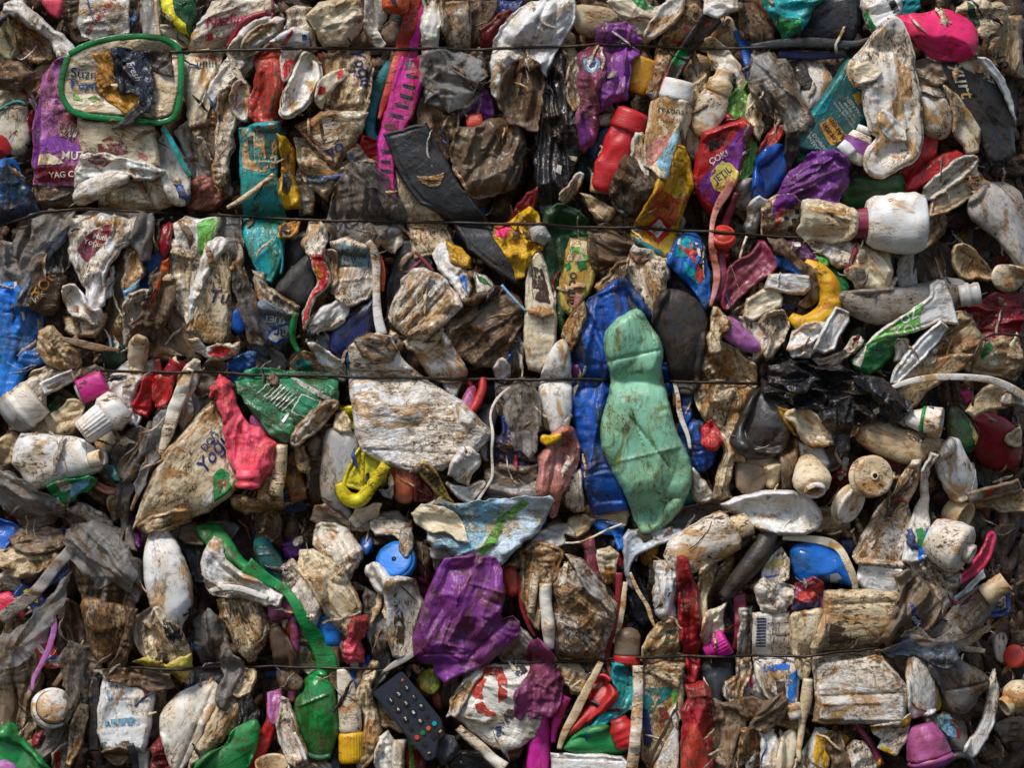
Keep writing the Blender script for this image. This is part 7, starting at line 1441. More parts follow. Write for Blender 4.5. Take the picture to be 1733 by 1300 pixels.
I('crushed_box','packet','large black and cream packet with gold script near the right border','X',3,'114,42 130,38 146,34 158,40 166,52 172,66 172,96 164,104 156,104 146,84 134,66 122,50','k2',.5,T=12,am=.6,ax=-40,parts=[('p','cream_edge','130,38 146,34 158,40 164,52 154,50 140,44','w',.8),('t','yurt',135,50,10,-72,'c2',.2,.3)])
I('crushed_tub','tub','thin white tub rim arc running along the black and cream packet','D',4,'144,34 152,36 162,46 170,60 174,80 171,70 162,54 152,42','w2',.4,rw=2,dep=2,dz=6)
I('crushed_box','box','open cream box wall leaning below the gold lettered packet','X',3,'122,52 130,60 138,70 146,82 146,96 140,97 138,92 130,84 129,70','c2',.35,T=10,am=.4,tilt=(.3,0))
I('plastic_sheet','sheet','bronze dark spike of plastic below the open cream box wall','X',2,'142,74 150,88 162,100 160,104 150,96 143,90','k3',.5,T=6)
I('plastic_sheet','sheet','bright red crushed sheet behind the foot of the tall white tub','B',2,'104,84 110,86 118,90 116,102 108,112 98,116 96,110 103,100','r',.3,T=12)
I('crushed_cup','cup','long red folded cup pointing up to the right above the cream box','B',3,'97,122 104,110 118,104 130,95 138,98 128,106 116,114 104,120','r',.35,T=14,am=.6)
I('crushed_tub','tub','long cream box fold with open end right of the red folded cup','D',4,'106,124 118,112 134,100 146,99 147,103 138,112 124,122 112,130','w2',.4,rw=3,dep=9,tilt=(0,.2))
I('crushed_tub','tub','olive cream panel below the long cream box fold','X',3,'116,128 130,118 146,106 152,114 144,124 124,136 112,140','c',.5,T=9,tilt=(0,-.3))
# shampoo
I('shampoo_bottle','bottle','teal green shampoo bottle with an orange label and upside down print','X',3,'60,34 64,34 62,44 68,56 74,72 66,82 58,92 50,98 40,99 26,96 24,88 34,74 46,58 54,46','td',.2,T=16,am=.35,ax=50,gloss=.28,parts=[('p','pale_shoulder','60,34 64,34 54,52 50,60 44,72 36,76 34,73 46,58 54,46','tl',.2),('p','orange_label','40,80 48,75 59,88 55,90 48,94 44,88','yo',.2),('t','Keratin\n&Argan',49.5,84.5,4,128,'k',0,.15),('t','MASCARENE\nSHAMPOO',40,94,2.6,128,'g2'),('t','moisturizing formula\nrepair and shine\nfor dry hair',58,72,1.9,128,'g2'),('t','SULFATE FREE',37,88,2,128,'g2'),('p','copper_label','62,60 67,58 69,66 66,68','yo',.3),('t','PARABEN',63,68,2.6,128,'g2')])
L('small_bottle','bottle','small purple labelled bottle with white cap by the shampoo bottle',4,(60,104),(70,82),[('body',((0,8),(.35,9),(.6,8.6),(.8,7)),'w',.35),('label',((.28,9.4),(.62,9.2)),'pu2',.25,{'open0':1,'open':1}),('cap',((.84,5),(1.0,5)),'w2',.2,{'rib':16,'dent':0})],sq=.7,dent=.05)
L('screw_cap','cap','small white ribbed cap on a side neck below the orange label',4,(60,100),(53,93),[('cap',((0,4),(.6,4.4),(1,3.6)),'w2',.2,{'rib':16,'dent':0})],sq=.9)
I('plastic_film','film','smoke grey balloon-like clear bag tied with brown threads at right','F',3,'-2,34 8,32 12,38 18,37 24,44 27,54 28,62 33,72 36,78 30,84 20,84 12,76 2,70 -4,56','g2',.6,T=22,film=.08)
I('crushed_bottle','bottle','white rounded plastic behind the balloon-like bag','S',2,'32,36 42,36 50,46 50,54 42,66 34,72 30,60 26,46','w2',.3,T=16)
I('plastic_film','film','dark slate film scrap inside the gap right of the grey balloon bag','P',2,'20,38 30,36 36,50 34,56 26,54 22,44','k3',.4)
I('crushed_bottle','bottle','deep blue smooth bottle under the balloon-like bag','S',3,'-2,104 4,96 14,92 21,96 22,108 14,120 4,132 -4,134','b',.2,T=20,gloss=.2)
I('plastic_strip','strip','black thin splinter between the blue bottle and shampoo bottle','X',3,'20,86 24,84 26,100 22,108 19,100','st',.3,T=4)
I('plastic_bag','bag','purple snack bag with white flecks below the shampoo bottle','P',4,'30,104 36,98 46,98 56,102 59,108 57,120 52,130 46,140 36,134 22,132 10,132 16,120 22,110','pu',.45,am=1.1,T=18)
I('plastic_sheet','sheet','dark green curved bottle flank below the tall white tub','S',2,'56,128 62,112 76,116 92,110 97,118 98,124 80,132 62,136','gd',.3,T=12)
I('crushed_bottle','bottle','milky white dome with brown dots near the right border, under the cream box','S',3,'140,128 150,118 162,114 174,118 182,126 182,176 176,172 168,162 158,150 148,144 141,138','g2',.28,T=22)  # white dome coloured grey to paint in the shade it sits in
I('bottle','bottle','tiny green cap edge peeking left of the shampoo bottle foot','S',2,'26,100 32,95 38,98 34,102 27,104','gr2',.2)
I('crushed_bottle','bottle','brown crumpled plastic under the pink bottle, left of the black packet','C',3,'102,38 112,36 120,40 124,50 118,54 106,48 100,44','t',.8)
# ================================================================== second row, right
tile(3,1)
I('snack_bag','bag','cream snack bag with brown squares and small red letters by the second wire','P',4,'4,10 12,4 22,4 28,10 28,20 25,29 14,29 3,28','c2',.5,T=10,am=.8,parts=[('p','purple_top','12,4 26,2 28,6 22,12 14,14 9,18 10,10','pu',.2),('t','tadim',13.5,18,4.5,72,'r',.2,.25)]+[('p','brown_square',f'{x},{y} {x+3},{y-.5} {x+3.4},{y+2.5} {x+.4},{y+3}','k2') for x,y in ((20,10),(24,13),(17,17),(22,19),(20,24))])
I('crushed_bottle','bottle','thin pale bottle edge left of the snack bag','B',3,'-6,12 2,6 6,6 4,14 0,20 -2,30 -6,30','w2',.4,T=8)
I('bottle','bottle','cream square shouldered bottle with oval dent on the second wire','B',7.5,'29,6 40,8 52,11 61,15 62,24 60,32 56,35 44,34 32,31 26,29 28,18','c2',.35,T=20,am=.35,rnd=1,w=20,cr=[(38,10,58,28,-5,4)])
L('crushed_bottle','bottle','large cream bottle bottom with crimson shoulder lying on the right',5,(60,22),(108,22),[('collar',((0,7),(.03,8.5),(.22,10),(.23,10.5)),'m',.25,{'sq':.7,'dent':.05}),('body',((.2,14),(.3,17),(.6,20),(.85,20.5),(.97,18),(1,14)),'w2',.4,{'sq':.8})],sq=.75,dent=.07,lean=-8)
I('plastic_sheet','sheet','torn wing of crimson plastic film under the square shouldered bottle','P',4,'61,30 68,32 72,36 70,40 64,38 60,35','m',.4,T=5)
I('plastic_bag','bag','purple and green printed wrapper fold under the snack bag','P',4,'14,34 24,33 32,36 38,42 46,46 47,50 40,50 32,46 24,42 14,38','pu',.5,T=8,parts=[('p','green_edge','36,40 42,42 47,48 44,50 40,48','gl',.4),('p','white_fleck','22,34 28,34 28,37 24,37','w2')])
I('plastic_film','film','brown shredded film hanging over the dull yellow ring','F',5,'8,32 16,32 22,40 28,46 34,52 38,60 40,68 36,74 30,76 26,76 34,68 34,60 28,52 18,44 10,40','t',.6,T=7)
S('crushed_ring','bottle','thick yellow crushed bottle curving like a hook in the right centre',4,'31,47 40,53 46,62 48,72 45,80 38,86 29,88 22,82',[5,12,15,15,15,15,12,6],'y',.28,ns=20,am=.2,up=.5,dz=-2)
I('packet','packet','blue torn label scraps inside the yellow hook','C',4,'12,44 20,44 28,48 34,58 36,66 32,72 30,62 22,52 14,50','b2',.6,T=8)
I('crushed_tub','tub','short square cream tube end inside the yellow hook','X',5,'8,56 20,55 32,57 33,64 30,68 18,67 4,64','w2',.5,T=12,am=.5,tilt=(0,.1))
I('crushed_tub','tub','cream flattened tube pointing down left of the yellow hook','X',4,'-6,72 4,66 12,66 15,70 14,75 4,80 -4,84 -8,82','c2',.65,T=11)
I('plastic_sheet','sheet','dark purple scrap between two tube ends inside the yellow hook','P',3,'14,68 28,68 30,74 20,78 13,76','nv',.3,T=5)
I('crushed_bottle','bottle','glossy green bottle wedge right of the yellow hook','S',3,'44,48 50,50 56,56 60,62 60,66 52,67 50,60','gr',.15,T=12,gloss=.2)
I('crushed_bottle','bottle','white bottle with dented ear above the glossy green wedge','B',4,'28,31 44,32 56,34 64,38 66,44 62,50 54,50 46,44 36,38','w2',.45,T=13)
I('crushed_bottle','bottle','cream crumpled bottle side with brown seam under the lying bottle bottom','B',4,'60,36 72,38 82,40 86,46 86,64 76,64 66,64 60,56 62,48','c2',.5,T=13)
I('crushed_bottle','bottle','small white knob right of the glossy green wedge','S',5,'56,52 62,48 68,52 68,57 62,59 57,57','w2',.5,T=9)
I('plastic_sheet','sheet','narrow maroon sliver by the black cavity right of cream bottle side','P',3,'86,46 89,52 90,62 88,65 86,60','rd',.3,T=4)
I('plastic_film','film','pale translucent tube fold standing by the dark cavity','S',3,'94,42 104,40 104,54 106,64 94,65 92,54','g2',.3,T=8)
I('crushed_tub','tub','dark olive folded tub edges in the shadow near the right border','D',2,'130,38 136,34 142,36 150,44 160,56 156,58 148,56 142,58 134,54 130,46','c',.5,rw=3,dep=10)
I('plastic_sheet','sheet','tan rolled sheet in the dark gap right of the lying bottle bottom','B',1,'110,22 124,12 128,16 124,28 116,34 108,40','c',.5,T=12)
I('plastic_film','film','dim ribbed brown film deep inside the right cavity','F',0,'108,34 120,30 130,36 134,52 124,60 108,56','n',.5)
I('crushed_cup','cup','small pale cup fold under the milky dome at the right border','S',3,'160,48 170,48 180,52 180,60 170,66 160,62 157,56','c2',.35,T=10)
I('bottle','bottle','long milky clear bottle lying with its threaded neck to the right','S',4,'50,67 64,66 82,65 96,64 108,61 116,59 124,57 134,58 139,60 138,70 130,78 122,80 110,80 96,84 80,88 66,84 56,78','g2',.28,T=24,am=.7,film=.05,gloss=.2)
L('bottle_neck','bottle','threaded neck ring of the long milky clear bottle',5,(132,69),(145,67),[('thread',((0,7),(.3,7),(.35,8),(.5,8),(.55,6.8),(.7,6.8),(.75,7.6),(1,7.2)),'g2',.2,{'dent':.03,'open':1})],sq=.85)
I('crushed_box','carton','white and bright green carton with rounded white letters','X',5,'112,61 117,59 121,60 124,68 127,76 130,88 124,86 118,85 110,88 102,92 92,94 82,95 76,98 70,100 74,96 82,90 92,84 104,76 112,70','w2',.35,T=9,am=.4,ax=25,parts=[('p','green_panel','107,72 105,80 104,86 107,91 98,94 84,96 72,100 74,96 84,90 94,82','gl',.15),('t','ÖZ',97,83,6,28,'w2',0,.35),('t','KOS',96,92,7,10,'w2',0,.35),('t','TI',84,91,4,30,'w2',0,.2)])
I('crushed_box','carton','green and dark folded flap under the rounded letter carton','P',4,'70,100 84,96 100,92 96,100 88,108 80,116 72,119 64,116 60,112','gr',.35,T=9,parts=[('p','white_stripe','66,104 70,101 66,116 60,112','w2')])
I('crushed_tub','tub','cream tub end with round corner folded behind the rounded letter carton','B',4,'130,80 136,80 142,86 146,96 148,104 142,110 134,110 120,106 112,104 120,94 128,88','c',.55,T=14,am=.7)
I('crushed_tub','tub','long white folded tub ridge running down to the curved white strap','X',5,'118,86 124,90 118,98 108,108 98,118 90,126 86,126 88,118 96,108 106,96','w2',.45,T=12,tilt=(-.15,.15))
I('crushed_tub','tub','tan pointed tub wall below the long white ridge','X',4,'104,110 118,110 130,108 140,108 136,114 122,122 110,130 102,140 96,146 92,134 94,122','c',.5,T=8,am=.5)
I('crushed_tub','tub','short white wall stub left of the long white ridge','B',4,'90,98 98,97 100,104 94,112 90,112','w',.5,T=9)
I('crushed_bottle','bottle','white square tube with grey dots below the yellow hook','X',5,'50,77 58,80 58,86 52,94 48,104 42,106 36,104 40,94 45,84','w2',.4,T=12,am=.6)
I('crushed_bottle','bottle','stained white bottle curve below the yellow hook','B',4,'24,92 34,88 44,86 44,94 38,102 34,108 24,108 20,104','w2',.6,T=13)
I('crushed_bottle','bottle','grey and white funnel shaped bottle fold in the centre right','D',4,'0,86 8,78 16,78 20,86 18,96 12,104 8,112 4,110 8,98 4,90','w',.55,T=13,rw=4,dep=9)
I('plastic_film','film','dirty thin white strap under the white square tube','B',4,'36,112 50,108 60,102 66,96 68,98 62,106 50,113 42,114','w',.7,T=6)
I('plastic_sheet','sheet','striped black and white label scrap above the white strap','P',5,'56,104 62,96 66,96 66,100 60,106','w',.4,T=3,parts=[('p','stripe','58,103 63,97 64,97 59,104','k')])
I('jar','jar','dark teal jar piece in the gap right of the square tube','S',2,'62,92 68,88 72,92 72,100 66,104 60,102','gd',.3,T=8)
I('crushed_bottle','bottle','deep wine red sheet folds at the right border above the green lid','F',1,'136,76 146,72 160,68 180,66 180,96 160,98 148,94 140,86','rd',.15,T=18)
I('tub_cover','lid','green and cream crushed lid at the right border by the rusty wire','B',2,'142,110 150,102 158,98 168,96 180,98 180,124 164,120 150,118 140,118','c',.4,T=12,parts=[('p','green_patch','146,106 156,98 158,102 150,110','gr2',.2),('p','pale_patch','152,108 160,104 162,114 156,114','w2',.3)])
S('plastic_strap','strap','white curved strap arching across the right border over the third wire',6,'85,129 96,125 110,122 126,121.5 142,122 156,124 168,129 180,136',[3,4,4.5,4.5,4.5,5,5.5,6],'w2',.4,flat=2.4)
S('loose_wire','wire','rusty thin wire bending down beside the green and cream lid',5,'141,140 140,118 141,108 146,98 154,94 164,93 180,95',1.6,'br',.2,metal=.3,rnd=1)
# black bag knot over the wire
I('plastic_bag','bag','shiny black bin bag with shredded knot lying over the third wire','C',6,'6,114 16,110 30,112 44,114 58,118 70,122 82,128 92,134 98,142 94,146 84,148 74,150 66,152 56,152 46,146 34,144 22,140 12,138 4,132 4,122','k',.2,T=9,gloss=.2,wr=.9,am=1.6,ax=-15,jag=9,parts=[('p','paper_fleck','80,132 84,131 84,134 81,134','c2'),('p','paper_fleck','74,143 78,141 78,145 75,146','c2'),('p','paper_fleck','18,132 24,129 28,132 22,134','ye')])
# ================================================================== third row, right
tile(3,2)
I('crushed_carton','carton','open grey white carton mouth under the black bag with gold edge','D',5,'20,20 32,19 42,26 50,32 58,32 65,28 65,34 58,40 46,44 34,44 26,38 24,30 16,24','c2',.6,T=11,rw=4,dep=10,ax=-20)
I('carton_flap','carton','dark gold edged flap left of the open grey carton mouth','X',4,'12,17 20,22 24,32 28,38 24,36 18,28','yo',.8,T=6)
I('crushed_bottle','bottle','beige smooth bottle flank below the black shredded bag','S',4,'62,32 70,28 80,28 90,32 102,36 114,38 124,42 125,46 118,50 106,54 94,56 82,50 72,46 64,40','c',.5,T=20,am=1.2)
L('bottle_neck','bottle','white bottle neck with green ring and open mouth under the black bag',5,(96,26),(118,29),[('neck',((0,4),(.2,6),(.45,8)),'w2',.5),('green_ring',((.44,9.2),(.54,9.6)),'gr2',.2,{'dent':.02}),('mouth',((.54,9.4),(.95,9.8),(1,9.4),(.96,8.2),(.5,8)),'w2',.6,{'dent':.03,'open':1})],sq=1,lean=16)
I('plastic_film','film','white torn scrap left of the green ringed neck','P',4,'88,22 98,21 102,26 98,32 90,28','w2',.5,T=7)
I('jar','jar','dark olive green jar side right of the green ringed neck','S',3,'126,18 132,18 140,26 147,38 146,44 141,50 130,46 126,38','gd',.4,T=18,parts=[('p','yellow_edge','140,28 147,38 144,44 142,36','ye')])
I('crushed_tub','tub','tan curved tub wall pieces under the white curved strap','X',4,'144,14 150,8 156,4 166,8 172,14 164,18 152,20 142,24 138,22','c',.5,T=9)
I('plastic_sheet','sheet','pink tiny scrap in the shadow under the white curved strap','P',2,'136,8 142,8 144,14 140,18','pk',.3,T=4)
I('crushed_tub','tub','grey stub of folded plastic right of the tan curved wall','B',5,'162,10 170,8 180,12 180,20 170,18 160,16','g2',.4,T=7)
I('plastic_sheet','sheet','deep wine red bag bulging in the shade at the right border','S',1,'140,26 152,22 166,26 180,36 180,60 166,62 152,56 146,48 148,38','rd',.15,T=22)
I('crushed_cup','cup','tan cup rim curl at the right border in the wine red shade','D',2,'166,40 174,34 180,32 180,46 172,46','c',.4,rw=2,dep=6)
L('spout_bottle','bottle','small teardrop white bottle with a round open spout facing out',5,(33,60),(35,72),[('body',((-.9,2),(-.6,6),(-.1,10),(.3,12.4),(.6,12.4),(.9,10)),'c2',.6,{'sq':.7,'dent':.06}),('spout',((.7,7.2),(1,7),(1.14,6.6),(1.12,5.2),(.6,5)),'w2',.5,{'dent':.02,'open':1})],sq=.8,lean=34)
I('crushed_bottle','bottle','pale grey draped tub neck above the teardrop bottle','B',3,'26,40 34,44 42,46 46,56 44,62 38,56 30,50','g2',.4,T=12)
I('crushed_bottle','bottle','tan finger of plastic left of the teardrop white bottle','B',2,'8,44 14,42 16,56 15,68 9,71 6,60','t',.5,T=11)
I('crushed_bottle','bottle','long brown clear finger left of the teardrop spout','B',3,'16,34 24,40 25,52 22,66 22,78 17,74 15,56','t',.6,T=11)
I('carton','carton','rusty open carton loop between teardrop bottle and round plug','D',2,'44,46 52,44 58,44 60,54 54,60 48,62 44,58','n',.7,rw=3,dep=8)
L('spool','spool','cream round spool disc with a centre hole, upper of the pair',5,(70,64),(73,63),[('back_flange',((0,12),(.1,13.6),(.3,13.6)),'c2',.5,{'dent':.02}),('disc',((.8,13.2),(1,13.4),(1.1,12.6),(1.12,3)),'c2',.5,{'dent':.015}),('hub',((1.1,3.2),(1.22,2.8),(1.2,1.6)),'c2',.7,{'dent':0,'open':1}),('hole',((1.12,1.6),(1.13,1.6)),'k',.1,{'dent':0})],sq=1,lean=26)
L('spool','spool','stained round spool disc tilted to the right, lower of the pair',5,(56,80),(61,83),[('back_flange',((0,11),(.1,12.8),(.4,12.8)),'c2',.6,{'dent':.02}),('disc',((.75,12.6),(1,12.4),(1.08,11),(1.1,3)),'w2',.7,{'dent':.03}),('hub',((1.1,3.4),(1.2,2.8),(1.18,1.2)),'c',.5,{'dent':0})],sq=.9,lean=14)
I('crushed_bottle','bottle','crimson berry coloured crumple behind the two spool discs','C',2,'50,66 58,56 84,50 92,50 98,58 94,64 84,66 60,72 52,74','m',.5,T=12)
I('crushed_bottle','bottle','small brown torn flap right of the upper spool disc','P',4,'84,68 92,64 98,62 96,70 88,76','t',.6,T=6)
I('crushed_cup','cup','cream lens shaped open shell below the lower spool disc','D',4,'31,92 40,86 50,84 56,90 62,96 54,100 44,101 36,98','c',.6,rw=4,dep=12,T=9)
I('milk_carton','carton','tall grey white torn carton standing right of the spool discs','X',5,'100,54 105,53 105,62 102,72 98,82 102,92 100,104 96,114 94,122 84,122 72,120 64,120 62,116 68,104 76,92 84,80 92,66','w2',.5,T=15,am=.7,ax=60,tilt=(.15,.1),cr=[(103,55,64,116,6,3),(99,60,72,104,-6,2.5)],parts=[('p','rust_edge','100,60 102,64 96,76 88,90 82,92 88,78','br',.6)])
I('milk_carton','carton','right flap of the torn carton with green cow badge and blue patch','X',5,'112,48 116,50 112,58 110,66 112,78 112,90 112,106 111,116 104,118 98,120 94,118 95,108 98,98 103,88 108,78 106,68 106,60','w2',.45,T=10,am=.5,ax=85,parts=[('p','blue_patch','112,96 112,116 106,118 103,117 104,108 108,100','b3',.2),('p','green_badge','103,98 107,97 109,100 107,108 103,112','gr',.2),('t','AK',109,114,5,60,'w2',0,.2)])
I('crushed_bottle','bottle','tall cream octagonal bottle right of the torn carton','S',4,'122,40 128,39 134,42 137,50 144,60 147,72 146,76 138,80 132,82 126,76 120,66 116,56 116,50','w2',.45,T=22,am=1,w=16)
I('crushed_bottle','bottle','folded grey lip at the foot of the octagonal bottle','X',4,'138,76 148,74 160,72 176,68 180,74 166,78 150,80 140,80','t',.4,T=8,parts=[('p','red_mark','152,73 156,73 157,77 150,80 147,80 154,77','r2')])
I('crushed_bottle','bottle','brown long tub wall below the grey lip at the right border','B',3,'140,80 156,80 170,76 182,76 182,90 170,88 156,86 146,84','c',.6,T=13)
L('cup','cup','brown rimmed cup opening in the shade below the octagonal bottle',3,(130,88),(138,92),[('body',((-.3,8),(.5,10.5),(1,11),(.95,9.4),(0,7)),'c',.4,{'open':1,'dent':.05})],sq=.95,lean=16)
L('canister','canister','white canister end with hexagonal nozzle at lower right',5,(116,104),(133,112),[('body',((-.2,12),(0,14),(.5,16.5),(.9,16.4),(1,14)),'w2',.5,{'dent':.03}),('nozzle',((.99,7),(1.25,6.4),(1.26,4.6),(1.05,4.4)),'w2',.3,{'ns':6,'dent':0,'open':1}),('tip',((1.05,2.4),(1.2,2)),'c2',.3,{'dent':0})],sq=.9,lean=24)
I('crushed_bottle','bottle','hot pink curved petal bottle right of the white canister','D',4,'158,100 160,106 158,116 152,124 146,128 138,132 130,136 124,134 132,130 142,122 150,112 153,104','hp',.15,T=9,rw=4,dep=7,parts=[])
I('crushed_bottle','bottle','dark maroon bottle side right of the hot pink petal','S',1,'150,100 158,98 164,104 162,120 154,118','br',.3,T=10)
I('crushed_bottle','bottle','deep sky blue dented bottle under the curved paper strip','S',4,'22,110 30,107 42,108 52,112 58,120 62,130 62,136 58,134 50,132 40,134 30,136 24,128 22,118','b2',.12,T=24,am=1.3,gloss=.15,parts=[('p','pale_spot','46,127 51,126 54,129 52,133 47,133','s',.1)])
S('paper_strip','strip','pinkish ribbed paper strip arching over the deep sky blue bottle',4,'16,104 28,104 38,105 48,107 54,112 58,120 62,130 64,140',[3,4,5,6,5,5,5,4],'c2',.5,flat=2)
I('plastic_sheet','sheet','dark indigo triangle right of the ribbed paper strip','X',2,'54,106 64,106 66,114 62,124 58,116','nv',.3,T=5)
I('crushed_bottle','bottle','white broad bottle fold under the torn carton foot','B',4,'94,122 104,118 116,116 126,120 132,128 132,138 126,148 120,160 114,158 110,140 104,132 96,128','w2',.5,T=14,parts=[('p','rust_arc','96,127 104,129 112,134 116,142 114,148 110,140 104,134','bc',.7)])
I('crushed_bottle','bottle','rectangular white tub stub under the torn carton, above the big cream tub','X',4,'66,122 78,122 92,124 94,130 90,140 82,140 70,138 66,130','w2',.5,T=13,am=.5)
I('crushed_bottle','bottle','grey net patterned bag at the left of the deep sky blue bottle','P',3,'-2,104 8,102 14,108 16,114 8,118 -2,122','n',.6,T=9)
S('corrugated_hose','hose','dark corrugated hose coming down left under the stained bottle neck',4,'8,100 2,112 -6,122 -14,132 -22,142',[12,14,14,12,8],'st',.5,am=.05)
I('packet','packet','white and cream striped paper pack left of the deep sky blue bottle','X',4,'4,126 10,116 16,112 19,118 19,130 12,134 4,134','w2',.5,T=8,parts=[('p','yellow_stripe','2,122 10,117 17,117 18,120 8,124','ye'),('p','print_lines','4,129 14,127 14,128 4,130','b2')])
# ================================================================== fourth row, right
tile(3,3)
I('crushed_bottle','bottle','red and black printed tub corner above the tan tall bottle, lower right','B',4,'24,12 32,8 38,8 42,12 42,24 40,30 34,28 28,30 21,29 22,20','m',.35,T=10,parts=[('p','red_patch','26,18 41,8 42,16 34,20 26,22','r2'),('p','dark_foot','22,24 40,22 40,28 22,30','nv')])
I('crushed_bottle','bottle','tall tan smooth bottle between newspaper pack and big cream tub','S',5,'21,30 30,29 42,26 42,36 40,46 36,58 34,68 30,74 27,72 24,58 21,44','c2',.5,T=15,am=1,ax=85)
S('crushed_tube','bottle','lower tan fold of the tall smooth bottle reaching the bottom edge',5,'32,72 31,84 29,98 27,112 26,126',[7,8,5,4,3],'c2',.5,am=.2)
I('crushed_bottle','bottle','blue and white bottle with white ringed cap under the newspaper pack','X',4,'2,62 14,60 26,60 26,72 25,84 24,90 19,90 12,84 6,78','w2',.6,T=10,am=.5,parts=[('p','blue_side','20,70 26,66 25,84 24,88 19,87 19,78','b3',.2),('p','soil_patch','11,74 17,73 18,84 12,84','br',.6),('p','blue_print','3,64 20,62 20,66 4,68','b2',1)])
L('screw_cap','cap','white ringed cap at the foot of the blue and white bottle, lower right',5,(22,88),(24,98),[('cap',((0,4.4),(.4,4.6),(.45,4.1),(.55,4.6),(1,4)),'w2',.4,{'dent':.03})],sq=.8)
I('plastic_sheet','sheet','cream triangular tub edge beneath the white ringed cap','X',3,'10,98 20,94 27,98 26,106 18,104 10,102','c2',.6,T=6)
I('plastic_film','film','brown twisted film end over the foot of the pale blue bottle','F',5,'0,88 10,84 16,80 19,88 16,96 10,100 4,108 -4,104','t',.6,T=9)
I('crushed_tub','tub','upper half of a big cream rectangular tub with brown mould, lower right','X',5,'43,16 54,15.5 70,15.5 84,16 92,17 92,26 88,36 84,46 80,51 68,53 52,55 36,57 34,52 38,42 42,30','c2',.5,T=18,am=.4,ax=0,w=10,tilt=(0,.05),cr=[(43,24,90,22,-3,2)],parts=[('p','mould','46,36 52,34 56,38 53,44 60,42 64,46 56,50 50,54 44,48','br',1)])
I('crushed_tub','tub','lower half of the big cream rectangular tub under the fourth wire','X',5,'34,58 50,56 66,55 79,54 84,64 90,70 95,78 96,88 95,98 92,101 78,101 60,101 44,101 36,100 38,88 37,76','w2',.5,T=20,am=.4,ax=0,w=10,cr=[(39,83,90,81,-4,1.8),(39,88,80,87,3,2)],tilt=(0,-.05))
S('plastic_strip','strip','dark cavity strip left of the lower cream tub half',3,'36,72 37,84 36,98',[4,4,4],'k3',.3,flat=2)  # dark grey strip painting the shade of the cavity
I('plastic_bag','bag','brown clear bag with navy label and faded lettering right of big cream tub','F',6,'88,4 96,2 104,6 110,14 116,22 119,30 114,38 106,44 98,48 90,48 82,50 80,46 84,36 88,24 92,16','t',.75,T=15,film=.03,ax=60,parts=[('p','navy_label','97,22 99,22 101,30 106,34 104,40 100,38 98,32','nv',.2),('t','exit',101.5,34,4,-48,'w2',.1,.15),('t','JEL',92,41,4,-18,'br',0,.3)])
I('plastic_sheet','sheet','navy corner right of the brown clear bag with navy label','X',3,'116,32 122,26 128,23 128,28 122,34 118,38 115,38','nv',.2,T=5)
I('crushed_tub','tub','narrow white tub arm pointing right from the rust arc','B',5,'128,20 136,14 144,8 149,3 149,8 142,14 134,20 128,24','w2',.5,T=7)
I('bottle','bottle','long clear ribbed bottle lying diagonally toward its threaded neck, lower right','S',5,'106,46 116,40 124,32 130,24 138,18 146,13 152,14 158,20 158,26 152,34 144,42 136,48 128,50 118,49','g2',.35,T=20,film=.1,gloss=.15,cr=[(122,34,134,48,3,1.2),(130,26,142,42,3,1.2),(138,19,150,34,3,1.2)])
L('bottle_neck','bottle','clear threaded neck of the long ribbed bottle, lower right',5,(148,20),(162,10),[('thread',((0,7),(.25,7.4),(.35,6.6),(.5,7.2),(.6,6.6),(.75,7.2),(1,6.8)),'c',.35,{'dent':.04,'open':1})],sq=.9,lean=6)
I('packet','packet','navy label with white barcode near the right border','X',3,'152,24 158,18 166,16 170,18 170,32 164,35 154,35 152,30','nv',.15,T=6,am=.3,parts=[('p','barcode_field','162,20 167,19 167,30 162,31','w',.4)]+[('p','bar',f'{x},20 {x+.4},20 {x+.4},31 {x},31','k2',.1) for x in (162.6,163.6,164.6,165.8)])
I('plastic_sheet','sheet','yellow brown torn strip under the long ribbed bottle','P',4,'128,54 136,48 144,43 155,40 155,42 146,48 138,54 132,56','c',.7,T=5)
I('plastic_bag','bag','slate blue knotted bag lying on the right end of the fourth wire','C',6,'78,54 86,50 96,47 104,46 112,47 120,46 126,48 128,54 130,58 128,63 122,64 114,62 108,58 102,56 94,57 86,58','gb',.45,T=12,gloss=.28,ax=0)
S('film_rope','film','grey loose film rope leaving the slate blue knot to the right',5,'126,50 134,54 142,55 150,56',[5,4,4,3],'g',.5,flat=2,am=.3)
I('crushed_bottle','bottle','brown film fold under the slate blue knot beside the big tub','F',4,'82,60 90,56 96,60 98,70 96,76 90,70 85,66','t',.5,T=9)
I('crushed_bottle','bottle','white smooth bottle bending down right of the lower cream tub half','S',5,'97,58 103,58 110,64 115,72 118,82 118,90 114,95 106,96 100,99 97,90 96,76','w2',.45,T=18,am=1)
I('crushed_bottle','bottle','grey pear shaped smoky bottle with crimped corner at lower right','S',5,'108,62 118,62 130,60 140,66 148,70 153,76 152,80 146,84 144,90 138,95 132,97 126,94 122,84 117,74','g',.45,T=20,am=1.1,film=.04,cr=[(122,81,152,76,-5,2)])
S('plastic_strip','strip','gold wrapper glint behind the smoky pear bottle',3,'118,84 120,92 116,95',4,'y',.5,flat=2)  # plain yellow strip
I('packet','packet','yellow and white torn packet folded at the foot of big cream tub','P',5,'72,102 84,102 92,100 97,95 98,102 96,110 92,116 88,122 84,120 78,117 80,112 75,108','w2',.35,T=6,am=.8,parts=[('p','yellow_edge','72,102 82,102 78,106 74,107','y'),('p','yellow_edge','90,98 97,95 98,100 92,104','y'),('p','yellow_edge','78,117 80,115 88,120 86,122','y')])
